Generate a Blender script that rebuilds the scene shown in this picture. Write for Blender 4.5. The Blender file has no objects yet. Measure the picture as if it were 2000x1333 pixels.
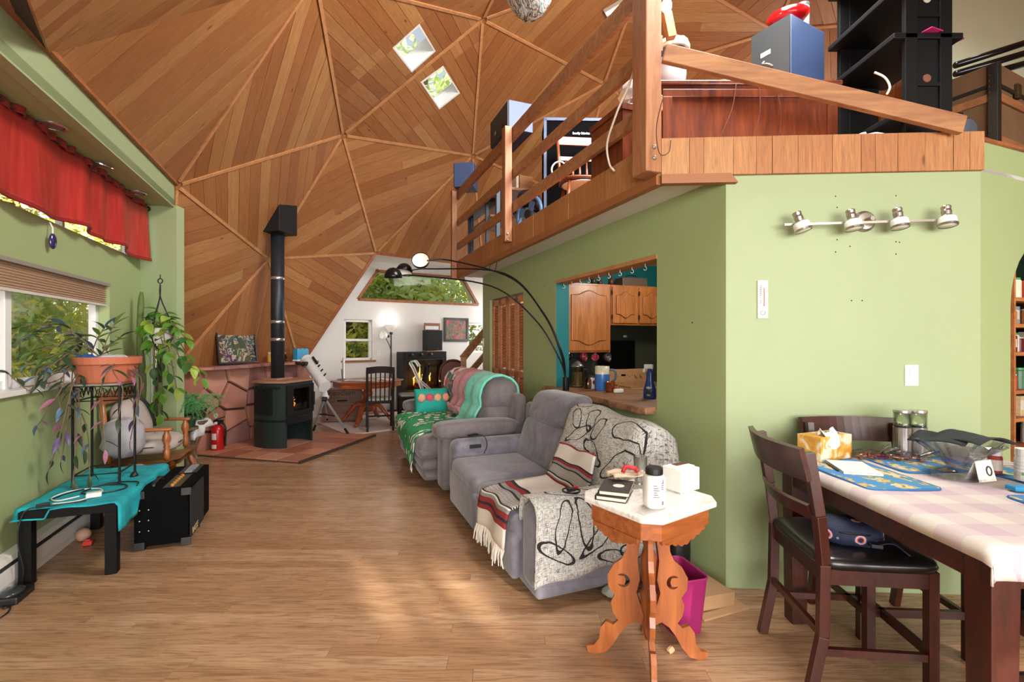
import bpy, math, random
from mathutils import Vector, Matrix
random.seed(7)
SC = bpy.context.scene
COL = SC.collection
PI = math.pi
# ------------------------------------------------------------------ camera
F = 930.0                       # focal length in pixels of the 2000 x 1333 frame
CAMZ = 1.4
cam_d = bpy.data.cameras.new('camera'); cam_d.sensor_width = 36.0; cam_d.lens = F / 2000.0 * 36.0
cam_d.clip_start = 0.02; cam_d.clip_end = 200
cam = bpy.data.objects.new('camera', cam_d); COL.objects.link(cam)
cam.location = (0, 0, CAMZ); cam.rotation_euler = (PI / 2, 0, 0)
SC.camera = cam
# ------------------------------------------------------------------ world, sun, fill lamps, exposure
w = bpy.data.worlds.new('world'); SC.world = w; w.use_nodes = True
nt = w.node_tree; nt.nodes.clear()
_o = nt.nodes.new('ShaderNodeOutputWorld'); _b = nt.nodes.new('ShaderNodeBackground')
_s = nt.nodes.new('ShaderNodeTexSky'); _s.sky_type = 'HOSEK_WILKIE'; _s.turbidity = 4.5; _s.ground_albedo = 0.35
_s.sun_direction = Vector((0.42, -0.70, 0.20)).normalized()
_hs = nt.nodes.new('ShaderNodeHueSaturation'); _hs.inputs['Saturation'].default_value = 0.45
nt.links.new(_s.outputs[0], _hs.inputs['Color']); nt.links.new(_hs.outputs[0], _b.inputs[0])
_b.inputs[1].default_value = 9.0
nt.links.new(_b.outputs[0], _o.inputs[0])
def lamp(name, kind, loc, energy, rot=None, to=None, size=None, sizey=None, color=(1, 1, 1), angle=None):
    d = bpy.data.lights.new(name, kind); d.energy = energy; d.color = color
    if kind == 'AREA':
        d.shape = 'RECTANGLE'; d.size = size; d.size_y = sizey or size
    elif kind in ('POINT', 'SPOT') and size: d.shadow_soft_size = size
    if angle is not None: d.angle = angle
    o = bpy.data.objects.new(name, d); COL.objects.link(o); o.location = loc
    if to is not None: o.rotation_euler = (Vector(to) - Vector(loc)).to_track_quat('-Z', 'Y').to_euler()
    elif rot: o.rotation_euler = rot
    return o
sun = lamp('sun', 'SUN', (4, -6, 8), 24.0, to=(4 - 0.42, -6 + 0.70, 8 - 0.20), angle=0.02, color=(1, 0.93, 0.82))
lamp('window_daylight', 'AREA', (1.0, -4.3, 1.75), 760, to=(0.2, 3, 1.9), size=8.0, sizey=2.4, color=(1.0, 0.985, 0.96))  # added area lamp standing in for unseen windows behind the camera
lamp('skylight_daylight', 'AREA', (1.4, 2.9, 4.6), 300, to=(-.6, 6.0, 1.2), size=1.9, sizey=1.4, color=(1.0, 0.985, 0.95))  # added overhead fill inside the closed dome, no roof window there
lamp('loft_window_daylight', 'AREA', (4.5, 7.2, 3.85), 60, to=(-2.5, 5.6, 3.6), size=1.6, sizey=.9, color=(1.0, 0.98, 0.95))  # added fill to brighten the dome boards, no loft window is built
lamp('stair_window_daylight', 'AREA', (.35, 10.6, 1.9), 42, to=(-3.0, 9.1, 1.0), size=1.4, sizey=1.1, color=(1.0, 0.985, 0.96))  # added fill hidden behind the kitchen wall to brighten the back bay
VS = SC.view_settings
SC.display_settings.display_device = 'sRGB'
VS.view_transform = 'Standard'; VS.look = 'None'; VS.gamma = 1.0; VS.use_curve_mapping = False
VS.exposure = 0.25
SC.cycles.max_bounces = 7; SC.cycles.diffuse_bounces = 4; SC.cycles.glossy_bounces = 3
SC.cycles.transmission_bounces = 5; SC.cycles.transparent_max_bounces = 8
SC.cycles.caustics_reflective = False; SC.cycles.caustics_refractive = False
SC.cycles.sample_clamp_indirect = 6.0
# ------------------------------------------------------------------ geometry of the place
TH = math.radians(21.37)        # the window wall and the kitchen wall run along DV, cross walls along NV
DV = Vector((-math.sin(TH), math.cos(TH), 0)); NV = Vector((math.cos(TH), math.sin(TH), 0))
Z = Vector((0, 0, 1))
def ray(u, v): return Vector(((u - 1000) / F, 1.0, -(v - 667) / F))
def at(u, v, Y): r = ray(u, v) * Y; return Vector((r.x, r.y, r.z + CAMZ))
def onz(u, v, z=0.0):
    r = ray(u, v); return at(u, v, (z - CAMZ) / r.z)
def onpl(u, v, p, n):
    r = ray(u, v); c = Vector((0, 0, CAMZ)); t = (Vector(p) - c).dot(n) / r.dot(n); return c + r * t
def fr(o, lx, ly, z=0.0):       # point in the frame turned by TH about o
    return Vector((o[0], o[1], 0)) + NV * lx + DV * ly + Z * z
# ------------------------------------------------------------------ materials
def lin(c):
    if isinstance(c, str):
        c = c.lstrip('#'); c = tuple(int(c[i:i + 2], 16) for i in (0, 2, 4))
    c = [x / 255.0 for x in c]
    return tuple((x / 12.92 if x <= 0.04045 else ((x + 0.055) / 1.055) ** 2.4) for x in c)
MATS = {}
class NT:
    def __init__(s, name):
        s.m = bpy.data.materials.new(name); s.m.use_nodes = True; s.t = s.m.node_tree
        s.b = s.t.nodes['Principled BSDF']; s.L = s.t.links
    def n(s, typ, **k):
        x = s.t.nodes.new(typ)
        for a, b in k.items(): setattr(x, a, b)
        return x
    def l(s, a, b): s.L.new(a, b)
    def math(s, op, a, b=None, c=None):
        x = s.n('ShaderNodeMath', operation=op)
        for i, q in enumerate((a, b, c)):
            if q is None: continue
            if hasattr(q, 'is_output'): s.l(q, x.inputs[i])
            else: x.inputs[i].default_value = q
        return x.outputs[0]
    def mix(s, f, a, b):
        x = s.n('ShaderNodeMix', data_type='RGBA')
        for q, k in ((f, 0), (a, 6), (b, 7)):
            if hasattr(q, 'is_output'): s.l(q, x.inputs[k])
            else: x.inputs[k].default_value = q if k == 0 else (*q[:3], 1)
        return x.outputs[2]
    def coord(s, kind='Object'):
        return s.n('ShaderNodeTexCoord').outputs[kind]
    def mapping(s, v, scale=(1, 1, 1), rot=(0, 0, 0), loc=(0, 0, 0)):
        x = s.n('ShaderNodeMapping'); s.l(v, x.inputs[0])
        x.inputs['Scale'].default_value = scale; x.inputs['Rotation'].default_value = rot; x.inputs['Location'].default_value = loc
        return x.outputs[0]
    def noise(s, v, scale=5, detail=3, rough=.55, dist=0):
        x = s.n('ShaderNodeTexNoise'); s.l(v, x.inputs['Vector'])
        x.inputs['Scale'].default_value = scale; x.inputs['Detail'].default_value = detail
        x.inputs['Roughness'].default_value = rough; x.inputs['Distortion'].default_value = dist
        return x.outputs['Fac']
    def vor(s, v, scale=5, feature='F1', out='Distance', rnd=1.0):
        x = s.n('ShaderNodeTexVoronoi', feature=feature); s.l(v, x.inputs['Vector'])
        x.inputs['Scale'].default_value = scale; x.inputs['Randomness'].default_value = rnd
        return x.outputs[out]
    def ramp(s, f, stops, interp='LINEAR'):
        x = s.n('ShaderNodeValToRGB'); x.color_ramp.interpolation = interp
        s.l(f, x.inputs[0]); e = x.color_ramp.elements
        while len(e) < len(stops): e.new(0.5)
        for el, (p, c) in zip(e, stops): el.position = p; el.color = (*c[:3], 1)
        return x.outputs[0]
    def sep(s, v):
        x = s.n('ShaderNodeSeparateXYZ'); s.l(v, x.inputs[0]); return x.outputs
    def bump(s, h, st=.2, d=.01):
        x = s.n('ShaderNodeBump'); s.l(h, x.inputs['Height']); x.inputs['Strength'].default_value = st; x.inputs['Distance'].default_value = d
        s.l(x.outputs[0], s.b.inputs['Normal'])
    def set(s, **k):
        for a, b in k.items():
            i = s.b.inputs[a.replace('_', ' ')]
            if hasattr(b, 'is_output'): s.l(b, i)
            elif isinstance(b, tuple): i.default_value = (*b[:3], 1)
            else: i.default_value = b
def M(name, c, r=.6, metal=0, var=.10, scale=9, bump=0, bscale=70, trans=0, emit=0, coat=0, sheen=0, spec=None, alpha=1, ior=None):
    if name in MATS: return MATS[name]
    k = NT(name); c = lin(c)
    f = k.noise(k.coord(), scale, 3)
    k.set(Base_Color=k.mix(f, tuple(x * (1 - var) for x in c), tuple(min(1, x * (1 + var)) for x in c)), Roughness=r, Metallic=metal)
    if trans: k.set(Transmission_Weight=trans)
    if ior: k.set(IOR=ior)
    if coat: k.set(Coat_Weight=coat, Coat_Roughness=.15)
    if sheen: k.set(Sheen_Weight=sheen, Sheen_Roughness=.5)
    if spec is not None: k.set(Specular_IOR_Level=spec)
    if alpha < 1: k.set(Alpha=alpha)
    if emit: k.set(Emission_Color=c, Emission_Strength=emit)
    if bump: k.bump(k.noise(k.coord(), bscale, 4), bump, .004)
    MATS[name] = k.m; return k.m
def WOOD(name, c1, c2, axis='x', r=.45, grain=14, coat=0, c3=None, bump=.05):
    if name in MATS: return MATS[name]
    k = NT(name); c1, c2 = lin(c1), lin(c2)
    s = {'x': (.12, 1, 1), 'y': (1, .12, 1), 'z': (1, 1, .12)}[axis]
    v = k.mapping(k.coord(), s)
    a = k.noise(v, grain, 5, .6, 1.2); b = k.noise(v, grain * 5, 3, .6)
    f = k.math('ADD', k.math('MULTIPLY', a, .75), k.math('MULTIPLY', b, .25))
    k.set(Base_Color=k.ramp(f, [(.34, c1), (.64, c2)]), Roughness=r)
    if coat: k.set(Coat_Weight=coat, Coat_Roughness=.2)
    if bump: k.bump(f, bump, .003)
    MATS[name] = k.m; return k.m
def PLANK(name, cols, r=.5, gr=.5, sx=1.6, bump=.12, knots=True, rvar=.15, spread=.9):
    """boards: UV runs in metres along (u) and across (v) each board, point attribute 'rnd' tells boards apart"""
    if name in MATS: return MATS[name]
    k = NT(name); cols = [lin(c) for c in cols]
    at_ = k.n('ShaderNodeAttribute', attribute_name='rnd').outputs['Fac']
    uv = k.coord('UV'); xyz = k.sep(uv)
    cx = k.n('ShaderNodeCombineXYZ'); k.l(k.math('ADD', xyz[0], k.math('MULTIPLY', at_, 37.0)), cx.inputs[0])
    k.l(k.math('ADD', xyz[1], k.math('MULTIPLY', at_, 11.0)), cx.inputs[1]); k.l(k.math('MULTIPLY', at_, 5.0), cx.inputs[2])
    v = k.mapping(cx.outputs[0], (sx, sx * 11, 1))
    a = k.noise(v, 2.2, 5, .62, 2.2); fine = k.noise(k.mapping(cx.outputs[0], (sx * 2, sx * 60, 1)), 2.5, 3, .6)
    big = k.noise(k.mapping(cx.outputs[0], (1.1, 3, 1)), 1.3, 2)
    f = k.math('ADD', k.math('MULTIPLY', a, .55), k.math('MULTIPLY', fine, .45))
    base = k.ramp(k.math('ADD', k.math('MULTIPLY', at_, spread), k.math('MULTIPLY', big, 1 - spread)), [(i / (len(cols) - 1), c) for i, c in enumerate(cols)])
    dark = k.mix(k.math('MULTIPLY', k.ramp(f, [(.36, (1, 1, 1)), (.62, (0, 0, 0))]), gr), base, tuple(x * .42 for x in cols[0]))
    col = dark
    if knots:
        kn = k.vor(k.mapping(cx.outputs[0], (2.2, 5.2, 1)), 1.0, 'F1', 'Distance')
        col = k.mix(k.ramp(kn, [(.03, (.75, .75, .75)), (.085, (0, 0, 0))]), dark, tuple(x * .2 for x in cols[0]))
    k.set(Base_Color=col, Roughness=k.math('ADD', k.math('MULTIPLY', f, rvar), r))
    k.bump(f, bump, .003)
    MATS[name] = k.m; return k.m
def glassmat(name, tint='#ffffff', r=0.0, mixf=.95):
    if name in MATS: return MATS[name]
    k = NT(name); k.t.nodes.remove(k.b)
    out = [x for x in k.t.nodes if x.type == 'OUTPUT_MATERIAL'][0]
    a = k.n('ShaderNodeBsdfTransparent'); a.inputs[0].default_value = (*lin(tint), 1)
    g = k.n('ShaderNodeBsdfGlossy'); g.inputs['Roughness'].default_value = max(r, .02)
    fz = k.n('ShaderNodeLayerWeight'); fz.inputs['Blend'].default_value = .25
    nz = k.noise(k.coord(), 3, 2)
    f = k.math('ADD', k.math('MULTIPLY', fz.outputs['Fresnel'], (1 - mixf) * 2.2), k.math('MULTIPLY', nz, (1 - mixf) * .25))
    mx = k.n('ShaderNodeMixShader'); k.l(f, mx.inputs[0]); k.l(a.outputs[0], mx.inputs[1]); k.l(g.outputs[0], mx.inputs[2])
    k.l(mx.outputs[0], out.inputs[0]); MATS[name] = k.m; return k.m
# ------------------------------------------------------------------ mesh building
class MB:
    def __init__(s): s.v = []; s.f = []; s.uv = None; s.rnd = None; s.mi = []; s.cur = 0
    def add(s, vs, fs):
        o = len(s.v); s.v += [tuple(x) for x in vs]; s.f += [tuple(i + o for i in f) for f in fs]; s.mi += [s.cur] * len(fs); return s
    def mat(s, i): s.cur = i; return s
    def box(s, c, d, rot=None):
        x, y, z = d[0] / 2, d[1] / 2, d[2] / 2
        vs = [Vector((a * x, b * y, e * z)) for a in (-1, 1) for b in (-1, 1) for e in (-1, 1)]
        if rot is not None:
            if not isinstance(rot, Matrix): rot = Matrix.Rotation(rot, 3, 'Z')
            vs = [rot @ q for q in vs]
        c = Vector(c)
        return s.add([q + c for q in vs], [(0, 1, 3, 2), (4, 6, 7, 5), (0, 4, 5, 1), (2, 3, 7, 6), (0, 2, 6, 4), (1, 5, 7, 3)])
    def bar(s, a, b, wx, wy, up=Z):
        a, b = Vector(a), Vector(b); d = (b - a); L = d.length; d.normalize()
        x = d.cross(Vector(up))
        if x.length < 1e-4: x = d.cross(Vector((1, 0, 0)))
        x.normalize(); y = x.cross(d)
        m = Matrix((x, d, y)).transposed()
        return s.box((a + b) / 2, (wx, L, wy), m)
    def prism(s, pts, vec):
        n = len(pts); vec = Vector(vec); p = [Vector(q) for q in pts]
        fs = [tuple(range(n))[::-1], tuple(range(n, 2 * n))] + [(i, (i + 1) % n, (i + 1) % n + n, i + n) for i in range(n)]
        return s.add(p + [q + vec for q in p], fs)
    def tube(s, path, r, n=8, closed=False, cap=True, ell=1.0):
        path = [Vector(p) for p in path]; k = len(path)
        rs = r if isinstance(r, (list, tuple)) else [r] * k
        vs = []; prev = None
        for i, p in enumerate(path):
            a = path[(i - 1) % k] if (closed or i > 0) else path[0]
            b = path[(i + 1) % k] if (closed or i < k - 1) else path[-1]
            d = (b - a); d = d.normalized() if d.length > 1e-9 else Vector((0, 0, 1))
            if prev is None:
                x = d.cross(Z)
                if x.length < 1e-3: x = d.cross(Vector((1, 0, 0)))
            else:
                x = prev - d * prev.dot(d)
                if x.length < 1e-4: x = d.cross(Z) if d.cross(Z).length > 1e-3 else d.cross(Vector((1, 0, 0)))
            x.normalize(); y = d.cross(x); prev = x
            for j in range(n):
                t = 2 * PI * j / n; vs.append(p + x * (math.cos(t) * rs[i]) + y * (math.sin(t) * rs[i] * ell))
        fs = []
        for i in range(k if closed else k - 1):
            for j in range(n):
                a, b = i * n, ((i + 1) % k) * n
                fs.append((a + j, a + (j + 1) % n, b + (j + 1) % n, b + j))
        if cap and not closed: fs += [tuple(range(n))[::-1], tuple((k - 1) * n + j for j in range(n))]
        return s.add(vs, fs)
    def lathe(s, prof, n=20, c=(0, 0, 0), axis=None, sx=1, sy=1, cap=True):
        c = Vector(c); vs = []
        q = Vector((0, 0, 1)).rotation_difference(Vector(axis)) if axis is not None else None
        for r, z in prof:
            for j in range(n):
                t = 2 * PI * j / n; p = Vector((r * math.cos(t) * sx, r * math.sin(t) * sy, z))
                vs.append((q @ p if q else p) + c)
        k = len(prof); fs = []
        for i in range(k - 1):
            for j in range(n): fs.append((i * n + j, i * n + (j + 1) % n, (i + 1) * n + (j + 1) % n, (i + 1) * n + j))
        if cap: fs += [tuple(range(n))[::-1], tuple((k - 1) * n + j for j in range(n))]
        return s.add(vs, fs)
    def cyl(s, a, b, r, n=12, r2=None):
        return s.tube([a, b], [r, r if r2 is None else r2], n)
    def grid(s, fn, nu, nv, closeu=False, flip=False):
        vs = [Vector(fn(i / nu, j / nv)) for i in range(nu + (0 if closeu else 1)) for j in range(nv + 1)]
        fs = []; m = nv + 1; R = nu
        for i in range(R):
            i2 = (i + 1) % nu if closeu else i + 1
            for j in range(nv):
                q = (i * m + j, i2 * m + j, i2 * m + j + 1, i * m + j + 1); fs.append(q[::-1] if flip else q)
        return s.add(vs, fs)
    def sheet(s, fn, nu, nv, t=.01, nrm=None):
        """a cloth: two offset grids closed round the rim"""
        g = [[Vector(fn(i / nu, j / nv)) for j in range(nv + 1)] for i in range(nu + 1)]
        def N(i, j):
            if nrm is not None: return Vector(nrm)
            a = g[min(i + 1, nu)][j] - g[max(i - 1, 0)][j]; b = g[i][min(j + 1, nv)] - g[i][max(j - 1, 0)]
            q = a.cross(b); return q.normalized() if q.length > 1e-9 else Vector((0, 0, 1))
        m = nv + 1; A = []; B = []
        for i in range(nu + 1):
            for j in range(m):
                q = N(i, j) * (t / 2); A.append(g[i][j] + q); B.append(g[i][j] - q)
        n = len(A); fs = []
        for i in range(nu):
            for j in range(nv):
                q = (i * m + j, (i + 1) * m + j, (i + 1) * m + j + 1, i * m + j + 1)
                fs.append(q); fs.append(tuple(x + n for x in q[::-1]))
        rim = [i * m for i in range(nu + 1)] + [nu * m + j for j in range(1, m)] + [i * m + nv for i in range(nu - 1, -1, -1)] + [j for j in range(nv - 1, 0, -1)]
        for a, b in zip(rim, rim[1:] + rim[:1]): fs.append((b, a, a + n, b + n))
        s.add(A + B, fs)
        uvs = [(i / nu, j / nv) for i in range(nu + 1) for j in range(m)]
        s.suv = (s.suv if hasattr(s, 'suv') else []) + uvs + uvs
        return s
    def ell(s, c, r, nu=16, nv=10, e1=1.0, e2=1.0, rot=None):
        """superellipsoid; e<1 boxy"""
        c = Vector(c)
        def pw(x, e): return math.copysign(abs(x) ** e, x)
        def fn(a, b):
            t = 2 * PI * a; p = -PI / 2 + PI * b
            q = Vector((r[0] * pw(math.cos(p), e1) * pw(math.cos(t), e2), r[1] * pw(math.cos(p), e1) * pw(math.sin(t), e2), r[2] * pw(math.sin(p), e1)))
            return (rot @ q if rot is not None else q) + c
        return s.grid(fn, nu, nv, closeu=True)
    def xf(s, m):
        s.v = [tuple(m @ Vector(q)) for q in s.v]; return s
    def jit(s, a, seed=1):
        R = random.Random(seed); s.v = [(x + R.uniform(-a, a), y + R.uniform(-a, a), z + R.uniform(-a, a)) for x, y, z in s.v]; return s
def mesh_of(name, mb, mats, smooth=False):
    me = bpy.data.meshes.new(name); me.from_pydata(mb.v, [], mb.f)
    for m in (mats if isinstance(mats, (list, tuple)) else [mats]): me.materials.append(m)
    if any(mb.mi): me.polygons.foreach_set('material_index', mb.mi)
    uv = mb.uv or (mb.suv if hasattr(mb, 'suv') and len(mb.suv) == len(mb.v) else None)
    if uv:
        l = me.uv_layers.new(name='UVMap')
        idx = [0] * len(me.loops); me.loops.foreach_get('vertex_index', idx)
        fl = []
        for i in idx: fl += uv[i][:2]
        l.data.foreach_set('uv', fl)
    if mb.rnd is not None:
        a = me.attributes.new('rnd', 'FLOAT', 'POINT'); a.data.foreach_set('value', mb.rnd if isinstance(mb.rnd, list) else [mb.rnd] * len(mb.v))
    if smooth: me.polygons.foreach_set('use_smooth', [True] * len(me.polygons))
    me.update(); return me
def part(name, mb, mats, parent=None, smooth=False, bevel=0, sub=0, loc=None, rz=None, auto=None, label=None, wn=False):
    me = mb if isinstance(mb, bpy.types.Mesh) else mesh_of(name, mb, mats, smooth)
    o = bpy.data.objects.new(name, me); COL.objects.link(o)
    if parent is not None: o.parent = parent
    if loc is not None: o.location = loc
    if rz: o.rotation_euler = (0, 0, rz)
    if bevel:
        b = o.modifiers.new('bevel', 'BEVEL'); b.width = bevel; b.segments = 2; b.limit_method = 'ANGLE'; b.angle_limit = math.radians(40)
    if sub:
        b = o.modifiers.new('sub', 'SUBSURF'); b.levels = sub; b.render_levels = sub
    if label: o['label'] = label
    return o
def tag(o, label, cat, group=None, kind=None):
    o['label'] = label; o['category'] = cat
    if group: o['group'] = group
    if kind: o['kind'] = kind
    return o
def struct(o, label=None):
    o['kind'] = 'structure'
    if label: o['label'] = label
    return o
def thing(name, label, cat, loc=(0, 0, 0), rz=0, group=None):
    o = bpy.data.objects.new(name, None); COL.objects.link(o); o.location = loc; o.rotation_euler = (0, 0, rz); o.empty_display_size = .05
    return tag(o, label, cat, group)
def one(name, mb, mats, label, cat, loc=None, rz=None, group=None, **k):
    return tag(part(name, mb, mats, None, loc=loc, rz=rz, **k), label, cat, group)
def copy_tree(o, parent=None, **props):
    c = o.copy(); COL.objects.link(c); c.parent = parent
    for ch in list(o.children): copy_tree(ch, c)
    for a, b in props.items(): c[a] = b
    return c
def cr(pts, n=8, closed=False):
    """Catmull-Rom curve through points"""
    p = [Vector(q) for q in pts]; out = []; k = len(p)
    for i in range(k if closed else k - 1):
        if closed: a, b, c, d = p[i - 1], p[i], p[(i + 1) % k], p[(i + 2) % k]
        else: a, b, c, d = p[max(i - 1, 0)], p[i], p[i + 1], p[min(i + 2, k - 1)]
        for j in range(n):
            t = j / n
            out.append(.5 * ((2 * b) + (c - a) * t + (2 * a - 5 * b + 4 * c - d) * t * t + (3 * b - a - 3 * c + d) * t ** 3))
    if not closed: out.append(p[-1])
    return out
def clip(poly, p, n):
    """keep the side of a 2D polygon where (x-p).n <= 0"""
    out = []; k = len(poly)
    for i in range(k):
        a, b = poly[i], poly[(i + 1) % k]
        da = (a[0] - p[0]) * n[0] + (a[1] - p[1]) * n[1]; db = (b[0] - p[0]) * n[0] + (b[1] - p[1]) * n[1]
        if da <= 0: out.append(a)
        if (da < 0 < db) or (db < 0 < da):
            t = da / (da - db); out.append((a[0] + (b[0] - a[0]) * t, a[1] + (b[1] - a[1]) * t))
    return out
def area2(p): return .5 * sum(p[i][0] * p[(i + 1) % len(p)][1] - p[(i + 1) % len(p)][0] * p[i][1] for i in range(len(p)))
def text(body, size, mat, parent, loc, rot, name='lettering', ext=.0008, ax='CENTER'):
    c = bpy.data.curves.new(name, 'FONT'); c.body = body; c.size = size; c.extrude = ext; c.align_x = ax; c.align_y = 'CENTER'
    c.resolution_u = 3
    o = bpy.data.objects.new(name, c); COL.objects.link(o)
    dg = bpy.context.evaluated_depsgraph_get(); me = bpy.data.meshes.new_from_object(o.evaluated_get(dg))
    bpy.data.objects.remove(o); bpy.data.curves.remove(c)
    me.materials.clear(); me.materials.append(mat)
    q = bpy.data.objects.new(name, me); COL.objects.link(q); q.parent = parent; q.location = loc; q.rotation_euler = rot
    return q
# ------------------------------------------------------------------ materials of the shell
m_ceil = PLANK('cedar_boards', ['#8a5228', '#a06636', '#aa7340', '#965c2e', '#ae7946', '#b98852'], r=.5, gr=.5, sx=1.3)
m_batt = WOOD('batten_wood', '#a87244', '#c48e5e', 'x', .55)
m_floor = PLANK('oak_floor', ['#9d7452', '#ba9270', '#ab8260', '#c49e7c', '#a47a58'], r=.19, gr=.75, sx=1.1, bump=.05, knots=False, rvar=.18, spread=.72)
m_back = M('board_gap', '#3a2416', .9)
m_fasc = PLANK('fascia_boards', ['#a5693c', '#ba8250', '#ae7444', '#c4925e'], r=.5, gr=.6, sx=1.6)
m_green = M('green_paint', '#9cac79', .55, var=.05, scale=2.2, bump=.06, bscale=220)
m_greenF = M('green_paint_light', '#9aa97f', .55, var=.05, scale=2.0, bump=.06, bscale=220)  # same green paint in a separate tone, adjusted for the stronger light there
m_white = M('white_paint', '#dcd9d4', .6, var=.04, scale=1.5, bump=.05, bscale=180)
m_trimw = M('white_vinyl', '#e6e6e4', .35, var=.03)
m_teal = M('teal_paint', '#0f6d72', .5, var=.08, scale=3)
m_pane = glassmat('window_glass')
m_redwood = WOOD('red_trim_wood', '#7d4a2a', '#a8683e', 'x', .5)
# ------------------------------------------------------------------ helpers for walls
def tline(p0, d, u):
    r = (u - 1000) / F; p0 = Vector(p0)
    return (r * p0.y - p0.x) / (d.x - r * d.y)
def pieces(poly, holes):
    """convex polygon minus convex CCW holes -> convex polygons"""
    todo = [poly]
    for h in holes:
        nxt = []
        for p in todo:
            cur = p
            for i in range(len(h)):
                a, b = h[i], h[(i + 1) % len(h)]; n = (b[1] - a[1], -(b[0] - a[0]))     # outward normal of CCW edge
                out = clip(cur, a, (-n[0], -n[1]))
                if len(out) > 2 and abs(area2(out)) > 1e-5: nxt.append(out)
                cur = clip(cur, a, n)
                if len(cur) < 3: break
        todo = nxt
    return todo
def wall(name, o, d, rect, holes, thick, mat, label=None, mb=None, parent=None):
    o = Vector(o); mb = mb or MB()
    a, b, z0, z1 = rect
    hs = [[(h[0], h[2]), (h[1], h[2]), (h[1], h[3]), (h[0], h[3])] if isinstance(h[0], (int, float)) else h for h in holes]
    for p in pieces([(a, z0), (b, z0), (b, z1), (a, z1)], hs):
        mb.prism([Vector((o.x, o.y, 0)) + d * q[0] + Z * q[1] for q in p], thick)
    ob = part(name, mb, mat, parent)
    return struct(ob, label) if parent is None else ob
# ------------------------------------------------------------------ geodesic dome, three-frequency
DC = Vector((1.545, 5.402, -.011)); DR = 5.771; DA = math.radians(165.37)
def _dome():
    s5 = math.sqrt(5)
    top = Vector((0, 0, 1))
    U = [Vector((2 / s5 * math.cos(DA + i * 2 * PI / 5), 2 / s5 * math.sin(DA + i * 2 * PI / 5), 1 / s5)) for i in range(5)]
    Lo = [Vector((2 / s5 * math.cos(DA + PI / 5 + i * 2 * PI / 5), 2 / s5 * math.sin(DA + PI / 5 + i * 2 * PI / 5), -1 / s5)) for i in range(5)]
    F_ = []
    for i in range(5):
        F_ += [(top, U[i], U[(i + 1) % 5]), (U[i], Lo[i], U[(i + 1) % 5]), (Lo[i], Lo[(i + 1) % 5], U[(i + 1) % 5])]
    H = []; T = []
    def hub(p):
        p = p.normalized() * DR + DC
        for i, q in enumerate(H):
            if (q - p).length < .02: return i
        H.append(p); return len(H) - 1
    for a, b, c in F_:
        idx = {}
        for i in range(4):
            for j in range(4 - i): idx[i, j] = hub((a * (3 - i - j) + b * i + c * j) / 3)
        for i in range(3):
            for j in range(3 - i):
                T.append((idx[i, j], idx[i + 1, j], idx[i, j + 1]))
                if i + j < 2: T.append((idx[i + 1, j], idx[i + 1, j + 1], idx[i, j + 1]))
    return H, T
HUB, TRI = _dome()
def near(x, y, z): return min(range(len(HUB)), key=lambda i: (HUB[i] - Vector((x, y, z))).length)
HN = {k: near(*p) for k, p in dict(h3=(1.55, 5.4, 5.76), h42=(3.39, 6.12, 5.41), h6=(.48, 3.73, 5.41), h36=(1.43, 7.38, 5.41), h2=(-.37, 5.9, 5.41), h12=(2.8, 3.87, 5.41),
      h45=(3.43, 8.35, 4.58), h5=(-1.72, 4.13, 4.58), h40=(4.93, 4.52, 4.58), h14=(1.75, 1.91, 4.58), h35=(-.68, 8.11, 4.58), h34=(1.31, 9.36, 4.19), h1=(-2.29, 6.4, 4.19),
      h41=(5.23, 6.85, 4.19), h8=(-.59, 2.07, 4.19), h11=(4.06, 2.34, 4.19), h38=(6.49, 5.31, 2.96), h15=(.67, .53, 2.96), h44=(5.12, 8.82, 2.96), h7=(-2.51, 2.57, 2.96),
      h37=(5.9, 3.06, 2.96), h13=(2.99, .67, 2.96), h32=(-.6, 9.86, 2.96), h33=(-2.41, 8.38, 2.96), h43=(3.16, 10.08, 2.96), h4=(-3.36, 4.73, 2.96), h10=(4.82, 1.41, 2.57),
      h31=(1.24, 10.56, 2.57), h0=(-3.45, 6.71, 2.57), h39=(6.35, 7.28, 2.57), h9=(-1.24, 1.06, 2.57), h54=(-2.05, 9.78, 1.07), h20=(-3.73, 3.34, 1.07), h18=(-4.13, 5.68, .98),
      h52=(.06, 10.89, .98), h51=(-3.55, 7.93, .98), h21=(-2.44, 1.34, .98)).items()}
def hub(n): return HUB[HN['h%d' % n]]
def tkey(*n): return frozenset(HN['h%d' % i] for i in n)
board_dir = {   # two picture points along the boards of each panel seen in the photograph
    tkey(1, 35, 33): ((710, 378), (899, 312)), tkey(1, 0, 33): ((585, 461), (716, 385)), tkey(35, 33, 32): ((782, 495), (854, 354)),
    tkey(4, 1, 0): ((478, 464), (482, 326)), tkey(4, 0, 18): ((344, 481), (500, 437)), tkey(0, 18, 51): ((478, 630), (489, 575)),
    tkey(0, 33, 51): ((570, 540), (670, 595)), tkey(4, 1, 5): ((480, 290), (540, 60)), tkey(1, 5, 2): ((663, 30), (825, 207)),
    tkey(1, 2, 35): ((803, 159), (900, 296)), tkey(2, 35, 36): ((933, 259), (1047, 104)), tkey(2, 36, 3): ((1074, 117), (1152, 41)),
    tkey(4, 7, 5): ((240, 247), (500, 22)), tkey(7, 5, 8): ((49, 50), (124, 0)), tkey(7, 8, 9): ((20, 35), (70, -5)), tkey(5, 2, 6): ((680, -10), (760, -60)), tkey(2, 3, 6): ((960, 20), (1050, -60))}
plain_parts = [tkey(*t) for t in ((36, 35, 34), (35, 34, 32), (36, 34, 45), (36, 42, 45), (3, 36, 42), (42, 45, 41))]
stuff_parts = [tkey(*t) for t in ((42, 12, 40), (3, 42, 12), (42, 40, 41))]
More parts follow.
